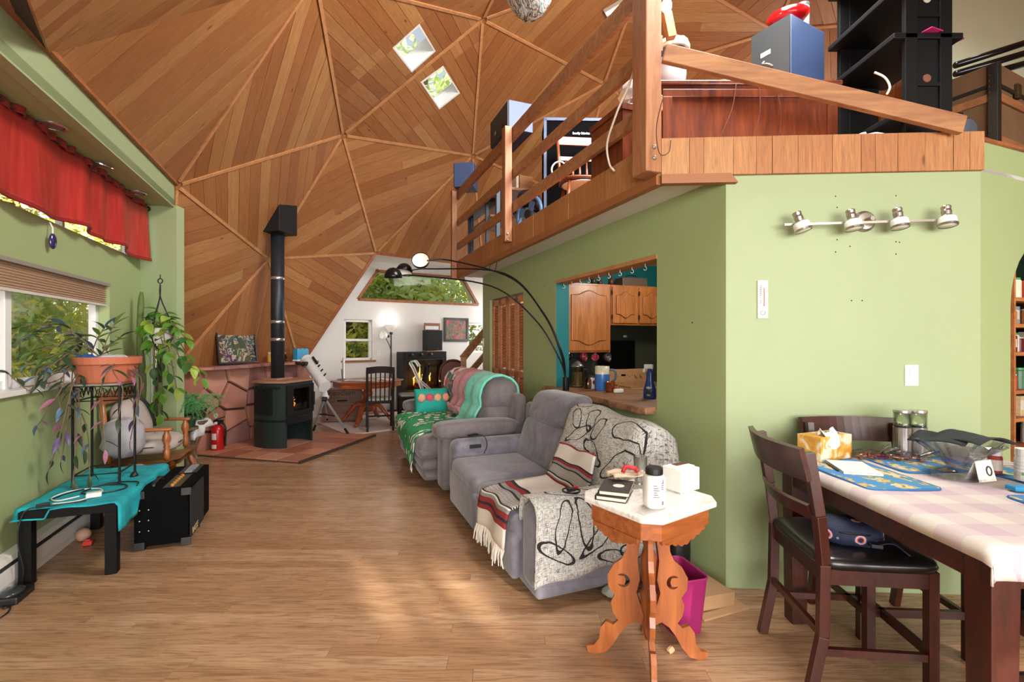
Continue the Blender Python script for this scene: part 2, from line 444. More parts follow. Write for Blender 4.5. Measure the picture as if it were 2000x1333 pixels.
SKY = {tkey(1, 5, 2): [(768, 92), (817, 48), (847, 98), (803, 137)], tkey(1, 2, 35): [(823, 160), (864, 130), (895, 180), (857, 210)]}
openings = [tkey(*t) for t in ((4, 7, 20), (4, 18, 20), (7, 20, 21), (33, 54, 51), (33, 32, 54), (32, 52, 54), (7, 9, 21))]
ceiling = bpy.data.objects.new('ceiling', None); COL.objects.link(ceiling); struct(ceiling, 'geodesic dome ceiling of reddish cedar boards in triangles')
rp = random.Random(11); sky_frames = []
done_edges = set()
for tri in TRI:
    key = frozenset(tri)
    if key in openings: continue
    A, B, C = (HUB[i] for i in tri)
    if min(A.z, B.z, C.z) < .9: continue
    cen = (A + B + C) / 3
    if cen.y < 2.0 and min(A.z, B.z, C.z) < 2.5: continue            # open to the front bay
    n = (B - A).cross(C - A).normalized()
    if n.dot(cen - DC) < 0: n = -n; A, B, C = A, C, B                 # n points outwards
    if key in board_dir:
        (u1, v1), (u2, v2) = board_dir[key]; e1 = (onpl(u2, v2, A, n) - onpl(u1, v1, A, n)).normalized()
    else:
        i = {plain: k for k, plain in enumerate(plain_parts + stuff_parts)}.get(key, 0) % 3
        P3 = (A, B, C); e1 = (P3[i] - (P3[(i + 1) % 3] + P3[(i + 2) % 3]) / 2).normalized()
    e2 = n.cross(e1).normalized()
    to2 = lambda p: ((p - A).dot(e1), (p - A).dot(e2))
    poly = [to2(p) for p in (A, B, C)]
    if area2(poly) < 0: poly = poly[::-1]
    hole = []
    if key in SKY:
        q = [to2(onpl(u, v, A, n)) for u, v in SKY[key]]
        if area2(q) < 0: q = q[::-1]
        hole = [q]; sky_frames.append(([A + e1 * a + e2 * b for a, b in q], n))
    to3 = lambda q, h: A + e1 * q[0] + e2 * q[1] + n * h
    mb = MB()
    for p in pieces(poly, hole): mb.prism([to3(q, .0) for q in p], n * .10)
    panel = part('dome_panel', mb, m_back if (key in board_dir or key in plain_parts or key in stuff_parts) else m_ceil, ceiling)
    if not (key in board_dir or key in plain_parts or key in stuff_parts):
        panel.data.attributes.new('rnd', 'FLOAT', 'POINT'); continue
    wd = .145; lo = min(q[1] for q in poly); hi = max(q[1] for q in poly); y = lo - rp.uniform(0, wd)
    joined = MB(); joined.uv = []; joined.rnd = []
    while y < hi:
        strip = clip(clip(poly, (0, y + .002), (0, -1)), (0, y + wd - .002), (0, 1))
        y += wd
        if len(strip) < 3 or area2(strip) < 2e-4: continue
        segs = [strip]
        xs = [q[0] for q in strip]
        if max(xs) - min(xs) > 1.5 and rp.random() < .35:
            c = rp.uniform(min(xs) + .4, max(xs) - .4); segs = [clip(strip, (c - .0012, 0), (1, 0)), clip(strip, (c + .0012, 0), (-1, 0))]
        for sg in segs:
            for p in pieces(sg, hole):
                if len(p) < 3 or area2(p) < 2e-4: continue
                b = MB(); h = -.016 - rp.uniform(0, .003); b.prism([to3(q, h) for q in p], n * .016)
                uv = list(p) + list(p); r = rp.random()
                if key in stuff_parts:
                    joined.add(b.v, b.f); joined.uv += uv; joined.rnd += [r] * len(uv)
                else:
                    b.uv = uv; b.rnd = r; part('plank', b, m_ceil, panel)
    if joined.v: part('plank', joined, m_ceil, panel)['kind'] = 'stuff'
    for a, b in ((A, B), (B, C), (C, A)):
        ek = frozenset((tuple(round(x, 2) for x in a), tuple(round(x, 2) for x in b)))
        if ek in done_edges: continue
        if {tuple(a), tuple(b)} in ({tuple(hub(7)), tuple(hub(5))}, {tuple(hub(7)), tuple(hub(8))}, {tuple(hub(7)), tuple(hub(9))}, {tuple(hub(4)), tuple(hub(7))}, {tuple(hub(33)), tuple(hub(51))}, {tuple(hub(33)), tuple(hub(32))}): continue
        done_edges.add(ek)
        mid = ((a + b) / 2 - DC).normalized()
        mb = MB(); d = (b - a).normalized(); o = mid * -.012
        mb.bar(a + d * .06 + o * 1.6, b - d * .06 + o * 1.6, .036, .03, up=mid)
        part('batten', mb, m_batt, ceiling)
# roof windows in the dome
for i, (q, n) in enumerate(sky_frames):
    root = bpy.data.objects.new('window_%d' % (5 + i), None); COL.objects.link(root)
    struct(root, 'small square roof window set in the cedar dome')
    mb = MB(); c = sum(q, Vector()) / 4; q = [c + (p - c) * .975 for p in q]
    for k in range(4):
        a, b = q[k], q[(k + 1) % 4]; ao = a + (a - c) * .10; bo = b + (b - c) * .10
        mb.add([a - n * .02, b - n * .02, b + n * .18, a + n * .18, ao - n * .02, bo - n * .02, bo + n * .18, ao + n * .18],
               [(0, 1, 2, 3), (4, 7, 6, 5), (0, 4, 5, 1), (3, 2, 6, 7)])
    part('window_frame', mb, m_trimw, root)
    part('window_pane', MB().prism([p + n * .16 for p in q], n * .008), m_pane, root)
# ------------------------------------------------------------------ floor
base = MB().box((1.5, 3.2, -.06), (13, 17.6, .08)); floor = struct(part('floor', base, m_back), 'worn honey oak strip floor')
rf = random.Random(3); planks = []
PW = .083; y = 1.2; row = 0
tanT = math.tan(TH)
while y < 9.6:
    xmin = max(-4.3, -2.95 - (y - 2.64) * tanT - .1) if y < 4.9 else -4.3
    xmax = 3.7 if y < 2.68 else 1.30 - (y - 2.7) * tanT
    if y > 7: xmax = max(xmax, -.2 + (y - 7) * .6)
    x = xmin - rf.uniform(0, .9)
    while x < xmax:
        L = rf.uniform(.7, 1.7); x0, x1 = max(x, xmin), min(x + L, xmax)
        if x1 - x0 > .02: planks.append((y, x0, x1))
        x += L
    y += PW
planks.sort(key=lambda p: p[0])
rest = MB(); rest.uv = []; rest.rnd = []
def inview(p): return p[2] > -1.1 * p[0] - .1 and p[1] < 1.1 * p[0] + .1
cnt = 0
for (py, x0, x1) in planks:
    b = MB().box(((x0 + x1) / 2, py + PW / 2, -.011), (x1 - x0 - .0012, PW - .0012, .022)); r = rf.random()
    uv = [(q[0], q[1] - py) for q in b.v]
    if cnt < 300 and py > 1.7 and inview((py, x0, x1)):
        b.uv = uv; b.rnd = r; part('plank', b, m_floor, floor); cnt += 1
    else:
        rest.add(b.v, b.f); rest.uv += uv; rest.rnd += [r] * 8
part('plank', rest, m_floor, floor)['kind'] = 'stuff'
# ------------------------------------------------------------------ window wall on the left (a shallow bay under the dome edge)
L0 = Vector((-2.87, 2.64, 0)); tLe = tline(L0, DV, 274); LE = L0 + DV * tLe
out = -NV * .14
tw1 = tline(L0, DV, 214); tw0 = tw1 - 2.35
WZ0, WZ1 = 1.108, 1.885
wall_left = wall('wall_left', L0, DV, (-4.6, tLe + .14, 0, 2.75), [(tw0, tw1, WZ0, WZ1), (-3.6, tLe - .06, 2.20, 2.68)], out, m_green, 'olive green painted window wall')
# return of the bay with its slit window, soffit and fascia
RE = hub(4).copy(); RE.z = 0
rdir = (RE - LE); rlen = rdir.length; rdir.normalize(); rn = Vector((-rdir.y, rdir.x, 0))
ta, tb = tline(LE, rdir, 285), tline(LE, rdir, 318)
wall('wall_return', LE, rdir, (0, rlen + .02, 0, 2.75), [(ta, tb, .62, 1.56)], rn * .12, m_greenF, 'narrow green return wall with a slit window')
wd_ = hub(18) - hub(4); wd_.z = 0; wd_.normalize()
wall('wall_infill', RE - NV * .03, wd_, (.06, 1.25, 0, 1.9), [], Vector((wd_.y, -wd_.x, 0)) * -.05, m_green, 'green wall piece behind the slit window')
mb = MB()
fa, fb = hub(4).copy(), hub(4) - DV * 7.2 + Vector((0, 0, 0)); zt = 2.955
q0, q1 = Vector((fa.x, fa.y, 0)), Vector((fb.x, fb.y, 0))
mb.prism([q0 + Z * 2.73, q1 + Z * 2.73, q1 + Z * zt, q0 + Z * zt], out * .5)
struct(part('trim_1', mb, m_greenF), 'pale green fascia above the window bay')
mb = MB(); lo0, lo1 = L0 + DV * (tLe + .1) - NV * .14, L0 - DV * 4.6 - NV * .14
mb.prism([q0 + Z * 2.742, q1 + Z * 2.742, lo1 + Z * 2.742, lo0 + Z * 2.742], Z * .06)
struct(part('ceiling_bay', mb, m_green), 'green soffit over the window bay')
mb = MB(); mb.bar(q0 + Z * 2.965 + NV * .012, q1 + Z * 2.965 + NV * .012, .045, .03)
struct(part('trim_2', mb, m_redwood), 'reddish wooden trim strip along the fascia')
def window(n, o, d, a, b, z0, z1, nrm, label, mull=(), rails=(), fw=.045, depth=.07, sill=None, mat=None):
    """o,d wall line; nrm points outwards; mull/rails positions along d and in z"""
    root = bpy.data.objects.new('window_%d' % n, None); COL.objects.link(root); struct(root, label)
    O = Vector((o[0], o[1], 0)); m = mat or m_trimw; mb = MB()
    off = nrm * depth
    def bb(t0, t1, h0, h1, th=.05, of=0):
        p = [O + d * t0 + Z * h0, O + d * t1 + Z * h0, O + d * t1 + Z * h1, O + d * t0 + Z * h1]
        mb.prism([q + off + nrm * of for q in p], nrm * th)
    bb(a, a + fw, z0, z1); bb(b - fw, b, z0, z1); bb(a, b, z0, z0 + fw); bb(a, b, z1 - fw, z1)
    for t in mull: bb(t - fw * .6, t + fw * .6, z0, z1, .045, -.01)
    for z in rails: bb(a, b, z - fw * .45, z + fw * .45, .045, -.01)
    part('window_frame', mb, m, root, bevel=.004)
    cuts = [a + fw] + [t for t in mull] + [b - fw]
    for i in range(len(cuts) - 1):
        zc = [z0 + fw] + list(rails) + [z1 - fw]
        for j in range(len(zc) - 1):
            pm = MB(); p = [O + d * (cuts[i] + .004) + Z * (zc[j] + .004), O + d * (cuts[i + 1] - .004) + Z * (zc[j] + .004), O + d * (cuts[i + 1] - .004) + Z * (zc[j + 1] - .004), O + d * (cuts[i] + .004) + Z * (zc[j + 1] - .004)]
            pm.prism([q + off + nrm * .025 for q in p], nrm * .006); part('window_pane', pm, m_pane, root)
    if sill:
        sm = MB(); p = [O + d * (a - sill[0]) + Z * (z0 - .03) - nrm * sill[1], O + d * (b + sill[0]) + Z * (z0 - .03) - nrm * sill[1], O + d * (b + sill[0]) + Z * (z0 - .03) + nrm * depth, O + d * (a - sill[0]) + Z * (z0 - .03) + nrm * depth]
        sm.prism(p, Z * .032); part('window_sill', sm, sill[2], root, bevel=.004)
    return root
tm = tline(L0, DV, 44)
window(1, L0, DV, tw0, tw1, WZ0, WZ1, -NV, 'white vinyl sliding window in the green wall', mull=(tm, tm - 1.1), sill=(.0, .03, m_trimw), fw=.055, depth=.075)
window(2, L0, DV, -3.6, tLe - .06, 2.20, 2.68, -NV, 'long clerestory window behind the red valance', mull=(-2, -.4, .9), fw=.03)
window(3, LE, rdir, ta, tb, .62, 1.56, rn, 'bright slit window beside the hanging plant', fw=.012)
# ------------------------------------------------------------------ kitchen wall with pass-through and louvred closet, front wall, arch wall
C1 = Vector((1.213, 2.70, 0)); tP = lambda u: tline(C1, DV, u)
PZ = 2.335
po0, po1 = tP(1283), tP(1086); pd0, pd1 = tP(1022), tP(957); pe = tP(943)
OPZ0, OPZ1 = .925, 1.995
oy = lambda t, v: CAMZ - (v - 667) / F * (C1 + DV * t).y
wall('wall_kitchen', C1, DV, (0, pe, 0, PZ), [(po0, po1, OPZ0, OPZ1), (pd0, pd1, -.1, 1.965)], NV * .13, m_green, 'long green wall with the kitchen pass-through')
F1 = Vector((2.578, 2.62, 0)); fd = (F1 - C1).normalized(); fn = Vector((-fd.y, fd.x, 0))
wall('wall_front', C1, fd, (0, (F1 - C1).length, 0, PZ), [], fn * .12, m_greenF, 'pale green wall behind the dining table')
ac, ar = .72, .42
arch = [(ac - ar, -.1), (ac + ar, -.1)] + [(ac + ar * math.cos(PI * i / 14), 1.6 + ar * math.sin(PI * i / 14)) for i in range(15)]
wall('wall_right', F1, NV, (0, 4.2, 0, 2.515), [arch], DV * .12, m_green, 'green wall with an arched pantry opening')
# header strip of wood inside the pass-through and teal lining
mb = MB()
for (a, b, h0, h1) in ((po0, po1, OPZ1 - .03, OPZ1),):
    p = [C1 + DV * a + Z * h0 - NV * .006, C1 + DV * b + Z * h0 - NV * .006, C1 + DV * b + Z * h1 - NV * .006, C1 + DV * a + Z * h1 - NV * .006]; mb.prism(p, NV * .15)
struct(part('trim_3', mb, m_batt), 'wooden strip across the top of the pass-through')
mb = MB(); p = [C1 + DV * (po1 - .004) + Z * OPZ0, C1 + DV * (po1 + .006) + Z * OPZ0, C1 + DV * (po1 + .006) + Z * OPZ1, C1 + DV * (po1 - .004) + Z * OPZ1]
mb.prism([q + NV * .002 for q in p], NV * .14); struct(part('trim_4', mb, m_teal), 'teal reveal of the pass-through')
# bifold closet doors
m_louv = WOOD('louvre_wood', '#b06c42', '#cf9060', 'x', .5)
for k in range(2):
    a = pd0 + (pd1 - pd0) * k / 2; b = pd0 + (pd1 - pd0) * (k + 1) / 2
    root = bpy.data.objects.new('door_%d' % (k + 1), None); COL.objects.link(root); struct(root, 'louvred folding closet door')
    root.location = C1 + DV * a + NV * .05; root.rotation_euler = (0, 0, TH + PI / 2); W = b - a
    for h in range(2):                      # two hinged leaves
        x0 = W * h / 2 + .006; x1 = W * (h + 1) / 2 - .003; lw = .055
        mb = MB()
        for (c, d) in (((x0 + lw / 2, 0, .985), (lw, .035, 1.93)), ((x1 - lw / 2, 0, .985), (lw, .035, 1.93)), (((x0 + x1) / 2, 0, 1.91), (x1 - x0, .035, .08)), (((x0 + x1) / 2, 0, .1), (x1 - x0, .035, .16)), (((x0 + x1) / 2, 0, 1.0), (x1 - x0, .035, .07))): mb.box(c, d)
        leaf = part('door_leaf', mb, m_louv, root)
        slat = None; n = 0; z = .21
        while z < 1.86:
            if not (.94 < z < 1.06):
                if slat is None:
                    s = MB().box((0, 0, 0), (x1 - x0 - 2 * lw, .007, .04), Matrix.Rotation(math.radians(35), 3, 'X')); slat = mesh_of('slat', s, m_louv)
                o = part('slat', slat, None, leaf, loc=((x0 + x1) / 2, 0, z))
            z += .036
# door surround strip
# ------------------------------------------------------------------ loft: floor, soffit, fascia boards
LO = Vector((.845, 2.71, 0)); tlo = lambda u: tline(LO, DV, u)
lend = tlo(893)
LF = LO + DV * lend
pts = [LO, F1 + Vector((0, -.0, 0)), F1 + NV * 4.6, Vector((7.0, 6.3, 0)), Vector((6.1, 8.3, 0)), Vector((4.5, 9.7, 0)), LF + NV * 4.6, LF]
mb = MB().prism([p + Z * 2.50 for p in pts], Z * .03)
struct(part('floor_loft', mb, m_redwood), 'wooden loft floor')
mb = MB().prism([p + Z * 2.335 for p in pts], Z * .02)
struct(part('ceiling_kitchen', mb, m_white), 'white painted underside of the loft')
fasc = bpy.data.objects.new('trim_5', None); COL.objects.link(fasc); struct(fasc, 'short upright cedar boards facing the loft edge')
rr = random.Random(5)
def facing(a, b, z0, z1, nrm, wmin, wmax, along=False):
    d = (b - a); L = d.length; d.normalize(); x = 0
    while x < L - .002:
        w_ = min(rr.uniform(wmin, wmax), L - x); m = MB()
        p0, p1 = a + d * (x + .0012), a + d * (x + w_ - .0012)
        m.prism([p0 + Z * z0, p1 + Z * z0, p1 + Z * z1, p0 + Z * z1], nrm * (.022 + rr.uniform(0, .003)))
        m.uv = [((q[2]), (Vector(q) - a).dot(d) - x) for q in m.v]; m.rnd = rr.random()
        part('plank', m, m_fasc, fasc); x += w_
facing(LO - NV * .0, LF, 2.335, 2.545, -NV, .10, .24)
facing(LO, F1, 2.335, 2.545, -fn, .07, .17)
m = MB(); m.prism([LO - NV * .03 + Z * 2.288, LF - NV * .03 + Z * 2.288, LF - NV * .03 + Z * 2.34, LO - NV * .03 + Z * 2.34], NV * .05)
m.prism([LO - fn * .03 + Z * 2.288, LO + fd * .42 - fn * .03 + Z * 2.288, LO + fd * .38 - fn * .03 + Z * 2.34, LO - fn * .03 + Z * 2.34], fn * .05)
struct(part('trim_6', m, m_fasc), 'thin cedar moulding under the loft edge').data.attributes.new('rnd', 'FLOAT', 'POINT')
# ------------------------------------------------------------------ back bay: white wall, windows, ceiling
bd = (hub(32) - hub(33)); bd.z = 0; bd.normalize(); bn = Vector((-bd.y, bd.x, 0))
B0 = Vector((hub(33).x, hub(33).y, 0)) + bn * 1.0
def b2(u, v):
    p = onpl(u, v, B0, bn); return ((p - B0).dot(bd), p.z)
def brect(u0, u1, v0, v1):
    a, b = b2(u0, (v0 + v1) / 2), b2(u1, (v0 + v1) / 2); c = b2((u0 + u1) / 2, v0)[1]; d = b2((u0 + u1) / 2, v1)[1]; return (a[0], b[0], d, c)
w1 = brect(672, 727, 625, 705); w2 = brect(914, 960, 632, 690)
trap = [b2(704, 583), b2(930, 594), b2(903, 547), b2(738, 533)]
if area2(trap) < 0: trap = trap[::-1]
wall('wall_back', B0, bd, (-1.6, 6.0, 0, 3.02), [w1, w2, trap], bn * .14, m_white, 'white plaster wall of the back bay')
window(4, B0, bd, w1[0], w1[1], w1[2], w1[3], bn, 'white sash window beside the floor lamp', rails=((w1[2] + w1[3]) / 2,), fw=.05, depth=.04, sill=(.06, .05, m_redwood))
window(7, B0, bd, w2[0], w2[1], w2[2], w2[3], bn, 'small white window above the stairs', rails=((w2[2] + w2[3]) / 2 - .2,), fw=.05, depth=.04)
root = bpy.data.objects.new('window_8', None); COL.objects.link(root); struct(root, 'wide trapezoid window with brown wooden trim')
T3 = lambda q, h: B0 + bd * q[0] + Z * q[1] + bn * h
mb = MB(); tc = (sum(q[0] for q in trap) / 4, sum(q[1] for q in trap) / 4)
for k in range(4):
    a, b = trap[k], trap[(k + 1) % 4]; L = math.hypot(b[0] - a[0], b[1] - a[1]); nn = ((b[1] - a[1]) / L * .055, -(b[0] - a[0]) / L * .055); ex = ((b[0] - a[0]) / L * .05, (b[1] - a[1]) / L * .05)
    mb.prism([T3((a[0] - ex[0], a[1] - ex[1]), -.02), T3((b[0] + ex[0], b[1] + ex[1]), -.02), T3((b[0] + ex[0] + nn[0], b[1] + ex[1] + nn[1]), -.02), T3((a[0] - ex[0] + nn[0], a[1] - ex[1] + nn[1]), -.02)], bn * .06)
part('window_frame', mb, m_redwood, root)
part('window_pane', MB().prism([T3(q, .08) for q in trap], bn * .006), m_pane, root)
mb = MB(); h33, h32 = hub(33), hub(32)
mb.prism([h33 + Z * .02 - bd * 1.4, h33 + Z * .02 + bd * 5.2, h33 + Z * .02 + bd * 5.2 + bn * 1.15, h33 + Z * .02 - bd * 1.4 + bn * 1.15], Z * .08)
struct(part('ceiling_back', mb, m_white), 'white ceiling of the back bay')
# trim along the slanted edge of the dome where the bay opens
mb = MB(); mb.bar(hub(33), hub(51), .06, .05, up=(hub(33) - DC)); struct(part('trim_7', mb, m_redwood), 'dark wooden trim on the slanted dome edge')
mb = MB(); mb.bar(hub(33), hub(32), .06, .05, up=(hub(33) - DC)); struct(part('trim_8', mb, m_redwood), 'dark wooden trim over the back bay opening')
# ------------------------------------------------------------------ kitchen walls, pantry, loft partition (far sides)
KX = C1 + DV * (po1 + .33)
wall('wall_kitchen_far', KX + DV * .36, NV, (.13, 4.5, 0, PZ), [], DV * .1, m_teal, 'dark teal kitchen wall behind the cabinets')
wall('wall_loft', Vector((4.18, 4.75, 0)), Vector((.86, -.51, 0)).normalized(), (-.2, 4.2, 2.53, 5.4), [], Vector((.51, .86, 0)) * .08, M('pale_green_paint', '#d2e4c8', .6, var=.03), 'pale green wall at the end of the loft')
wall('wall_pantry', F1 + DV * .62, NV, (-.1, 2.2, 0, 2.33), [], DV * .05, M('pantry_dark_green', '#1f3d38', .6), 'dark green back of the pantry')
wall('wall_pantry_side', F1 + NV * .16 + DV * .12, DV, (0, .5, 0, 2.33), [], -NV * .05, M('pantry_dark_green', '#1f3d38', .6), 'dark green side of the pantry')
# ------------------------------------------------------------------ front bay behind the camera: unseen wall with sun slits, ceiling and end walls
wn = [(3.55, 3.72, 2.0, 2.16), (3.80, 3.92, 2.0, 2.16), (4.02, 4.22, 2.0, 2.16), (4.3, 4.4, 2.0, 2.16), (4.66, 4.80, 1.86, 1.93), (4.86, 4.93, 1.86, 1.93), (4.97, 5.12, 2.10, 2.17), (5.95, 6.4, 1.80, 1.92)]  # added slits, shaped to throw sun stripes and spots into the room
wall('wall_near', Vector((0, -4.6, 0)), Vector((1, 0, 0)), (-4.2, 7.2, 0, 3.1), wn, Vector((0, -.1, 0)), m_white, 'white wall behind the viewer')
mb = MB().prism([Vector((-4.2, -4.7, 3.06)), Vector((7.2, -4.7, 3.06)), Vector((7.2, 1.5, 3.06)), Vector((4.85, 1.35, 3.0)), Vector((3, .6, 3.0)), Vector((.67, .45, 3.0)), Vector((-1.24, 1.0, 3.0)), Vector((-2.5, 2.4, 3.0)), Vector((-4.2, 2.4, 3.0))], Z * .1)
struct(part('ceiling_near', mb, m_white), 'white ceiling behind the viewer')
wall('wall_near_end', Vector((7.15, -4.7, 0)), Vector((0, 1, 0)), (0, 9.3, 0, 3.1), [], Vector((.1, 0, 0)), m_white, 'white end wall by the pantry')

wall('wall_near_left', Vector((-4.15, -4.7, 0)), Vector((0, 1, 0)), (0, 5.0, 0, 3.1), [], Vector((-.1, 0, 0)), m_white, 'white side wall behind the viewer')
struct(part('floor_near', MB().box((1.5, -1.7, -.012), (11.4, 5.7, .02)), m_redwood), 'wooden floor behind the viewer')
# ================================================================== stone knee wall, hearth and stove
def voronoi(seeds, poly, gap):
    out = []
    for i, s in enumerate(seeds):
        p = poly
        for j, t in enumerate(seeds):
            if i == j: continue
            d = (t[0] - s[0], t[1] - s[1]); L = math.hypot(*d)
            mid = ((s[0] + t[0]) / 2 - d[0] / L * gap, (s[1] + t[1]) / 2 - d[1] / L * gap)
            p = clip(p, mid, d)
            if len(p) < 3: break
        if len(p) > 2 and abs(area2(p)) > .002: out.append(p)
    return out
s18, s51 = hub(18).copy(), hub(51).copy(); s18.z = s51.z = 0
e1 = (s51 - s18).normalized(); fo = Vector((e1.y, -e1.x, 0))          # e1 along the wall, fo into the room
S0 = s18 + fo * .12 - e1 * .12
SL = 2.50
m_mort = M('mortar', '#4e362c', .9, bump=.4)
m_stones = [M('red_sandstone_%d' % i, c, .75, var=.22, scale=5, bump=.5, bscale=24) for i, c in enumerate(('#ac7462', '#b87e6a', '#a06a58', '#bf8a76', '#946862'))]
mb = MB().prism([S0, S0 + e1 * SL, S0 + e1 * SL + Z * 1.03, S0 + Z * 1.03], -fo * .2)
wall_stone = struct(part('wall_stone', mb, m_mort), 'low knee wall of irregular red sandstone pieces')
rs = random.Random(21)
seeds = []
for iy, (zc, n) in enumerate(((.12, 6), (.36, 7), (.60, 6), (.86, 7))):
    for ix in range(n): seeds.append((SL * (ix + .5 + rs.uniform(-.3, .3) + (.25 if iy % 2 else 0)) / n, zc + rs.uniform(-.07, .07)))
for p in voronoi(seeds, [(0, .0), (SL, .0), (SL, 1.05), (0, 1.05)], .012):
    c = (sum(q[0] for q in p) / len(p), sum(q[1] for q in p) / len(p)); h = rs.uniform(.025, .06); k = len(p)
    P0 = [S0 + e1 * q[0] + Z * q[1] for q in p]
    P1 = [S0 + e1 * (q[0] * .985 + c[0] * .015) + Z * (q[1] * .985 + c[1] * .015) + fo * (h * .7) for q in p]
    P2 = [S0 + e1 * (q[0] * .93 + c[0] * .07) + Z * (q[1] * .93 + c[1] * .07) + fo * (h + rs.uniform(-.006, .006)) for q in p]
    m = MB().add(P0 + P1 + P2 + [S0 + e1 * c[0] + Z * c[1] + fo * (h + .004)], [(i, (i + 1) % k, k + (i + 1) % k, k + i) for i in range(k)] + [(k + i, k + (i + 1) % k, 2 * k + (i + 1) % k, 2 * k + i) for i in range(k)] + [(2 * k + i, 2 * k + (i + 1) % k, 3 * k) for i in range(k)])
    part('stone', m, rs.choice(m_stones), wall_stone)
for a, L, d in ((.0, .5, .2), (.48, .62, .26), (1.12, .45, .2), (1.58, .5, .24), (2.1, .42, .2)):
    pp = []
    for i in range(9):
        t = i / 8; pp.append(S0 + e1 * (a + L * t) + fo * (d + rs.uniform(-.035, .03)))
    pp += [S0 + e1 * (a + L) - fo * .12, S0 + e1 * a - fo * .12]
    m = MB().prism([q + Z * 1.035 for q in pp], Z * rs.uniform(.035, .06)); part('ledge_slab', m, rs.choice(m_stones), wall_stone, bevel=.008)
LEDGE = 1.085
# hearth of square terracotta tiles
HC = Vector((-2.43, 5.42, 0)); ed = e1; el = -fo
m_tile = [M('terracotta_tile_%d' % i, c, .45, var=.15, scale=7, bump=.1) for i, c in enumerate(('#b0755a', '#bd8264', '#a26650', '#c48f74', '#a87460'))]
grout = MB().prism([HC + el * -.0, HC + el * 1.5, HC + el * 1.5 + ed * 1.62, HC + ed * 1.62], Z * .016)
hearth = struct(part('floor_hearth', grout, m_mort), 'raised hearth of square terracotta tiles')
tile_me = []
for mm in m_tile: tile_me.append(mesh_of('tile', MB().box((0, 0, 0), (.282, .306, .02)), mm))
for i in range(5):
    for j in range(5):
        p = HC + el * (.15 + i * .3) + ed * (.162 + j * .324) + Z * .018
        o = part('tile', tile_me[rs.randrange(5)], None, hearth, loc=p, rz=math.atan2(el.y, el.x))
m = MB().prism([HC - el * .03, HC, HC + ed * 1.62, HC + ed * 1.62 - el * .03], Z * .03); struct(part('trim_9', m, M('dark_edge', '#3a2a20', .6)), 'dark strip along the hearth edge')
# ---- stove
SR = math.atan2(e1.y, e1.x)                       # local x = along e1, local y = -fo (back), front is -y
m_blk = M('stove_black', '#1a1d1f', .42, metal=.3, var=.15, scale=4, bump=.05)
m_stgr = M('stove_dark_green', '#2c3a38', .38, metal=.35, var=.2, scale=2)
SC_ = Vector((-2.88, 6.06, 0)) + e1 * .27 - fo * .25
st = thing('wood_stove', 'black wood stove with curved sides and a lit glass door on the tiles', 'stove', (SC_.x, SC_.y, .028), SR)
def outline(w, d, k=10):
    """flat front, sides bulging out, flat back"""
    a = [(-w * .5, -d * .5), (w * .5, -d * .5)]
    R_ = [(w * .5 + .06 * math.sin(PI * i / k), -d * .5 + d * i / k) for i in range(1, k)]
    Lf = [(-w * .5 - .06 * math.sin(PI * i / k), d * .5 - d * i / k) for i in range(1, k)]
    return a + R_ + [(w * .5, d * .5), (-w * .5, d * .5)] + Lf
ol = outline(.53, .48)
body = MB()
for pol, z0, z1 in ((ol, .33, .42), (ol, .79, .83), (clip(ol, (0, -.09), (0, -1)), .42, .79), (clip(ol, (-.18, 0), (1, 0)), .42, .79), (clip(ol, (.21, 0), (-1, 0)), .42, .79)): body.prism([(x, y, z0) for x, y in pol], (0, 0, z1 - z0))
part('stove_body', body, m_stgr, st)
for sx in (-1, 1):
    sl = [(x, y, 0) for x, y in ol if sx * x >= .26]
    if sx < 0: sl = sorted(sl, key=lambda q: q[1])
    inn = [(x - sx * .03, y, 0) for x, y, _ in sl]
    part('side_panel', MB().prism(sl + inn[::-1], (0, 0, .36)), m_stgr, st)
m = MB()
for i in range(6): m.cyl((-.27 - .055 * math.sin(PI * (i + 1) / 7), -.24 + .48 * (i + 1) / 7, .775), (-.33 - .02, -.24 + .48 * (i + 1) / 7, .775), .016, 10)
part('vent_hole', m, M('hole_black', '#050505', .9), st)
part('base_back', MB().box((0, .2, .17), (.5, .02, .34)), m_blk, st)
part('ash_shelf', MB().prism([(-.265, -.24, .30)] + [(-.265 + .53 * i / 8, -.24 - .05 * math.sin(PI * i / 8), .30) for i in range(9)] + [(.265, -.24, .30)], (0, 0, .09)), m_blk, st, bevel=.006)
door = MB(); x0, x1, z0, z1 = -.255, .255, .41, .80
for c, d in (((-.20, -.255, .605), (.11, .03, .39)), ((.215, -.255, .605), (.08, .03, .39)), ((.02, -.255, .775), (.33, .03, .05)), ((.02, -.255, .435), (.33, .03, .05))): door.box(c, d)
dr = part('stove_door', door, m_blk, st, bevel=.004)
part('door_handle', MB().cyl((.235, -.29, .5), (.235, -.29, .68), .01), m_blk, dr)
part('door_glass', MB().box((.015, -.245, .605), (.33, .006, .30)), glassmat('stove_glass', '#b8b0a8', .05, .92), dr)
part('firebox', MB().box((.015, -.096, .605), (.38, .008, .36)).box((.015, -.165, .43), (.38, .13, .015)), M('firebox', '#4a3a32', .9, bump=.5), st)
m_flame = NT('flame'); _c = m_flame.coord('Generated'); _z = m_flame.sep(_c)[2]
m_flame.set(Base_Color=(1, .4, .05), Emission_Color=m_flame.ramp(m_flame.math('ADD', _z, m_flame.math('MULTIPLY', m_flame.noise(_c, 4), .4)), [(.2, (1, .12, .005)), (.6, (1, .38, .03)), (1, (1, .75, .25))]), Emission_Strength=4.5); m_flame = m_flame.m
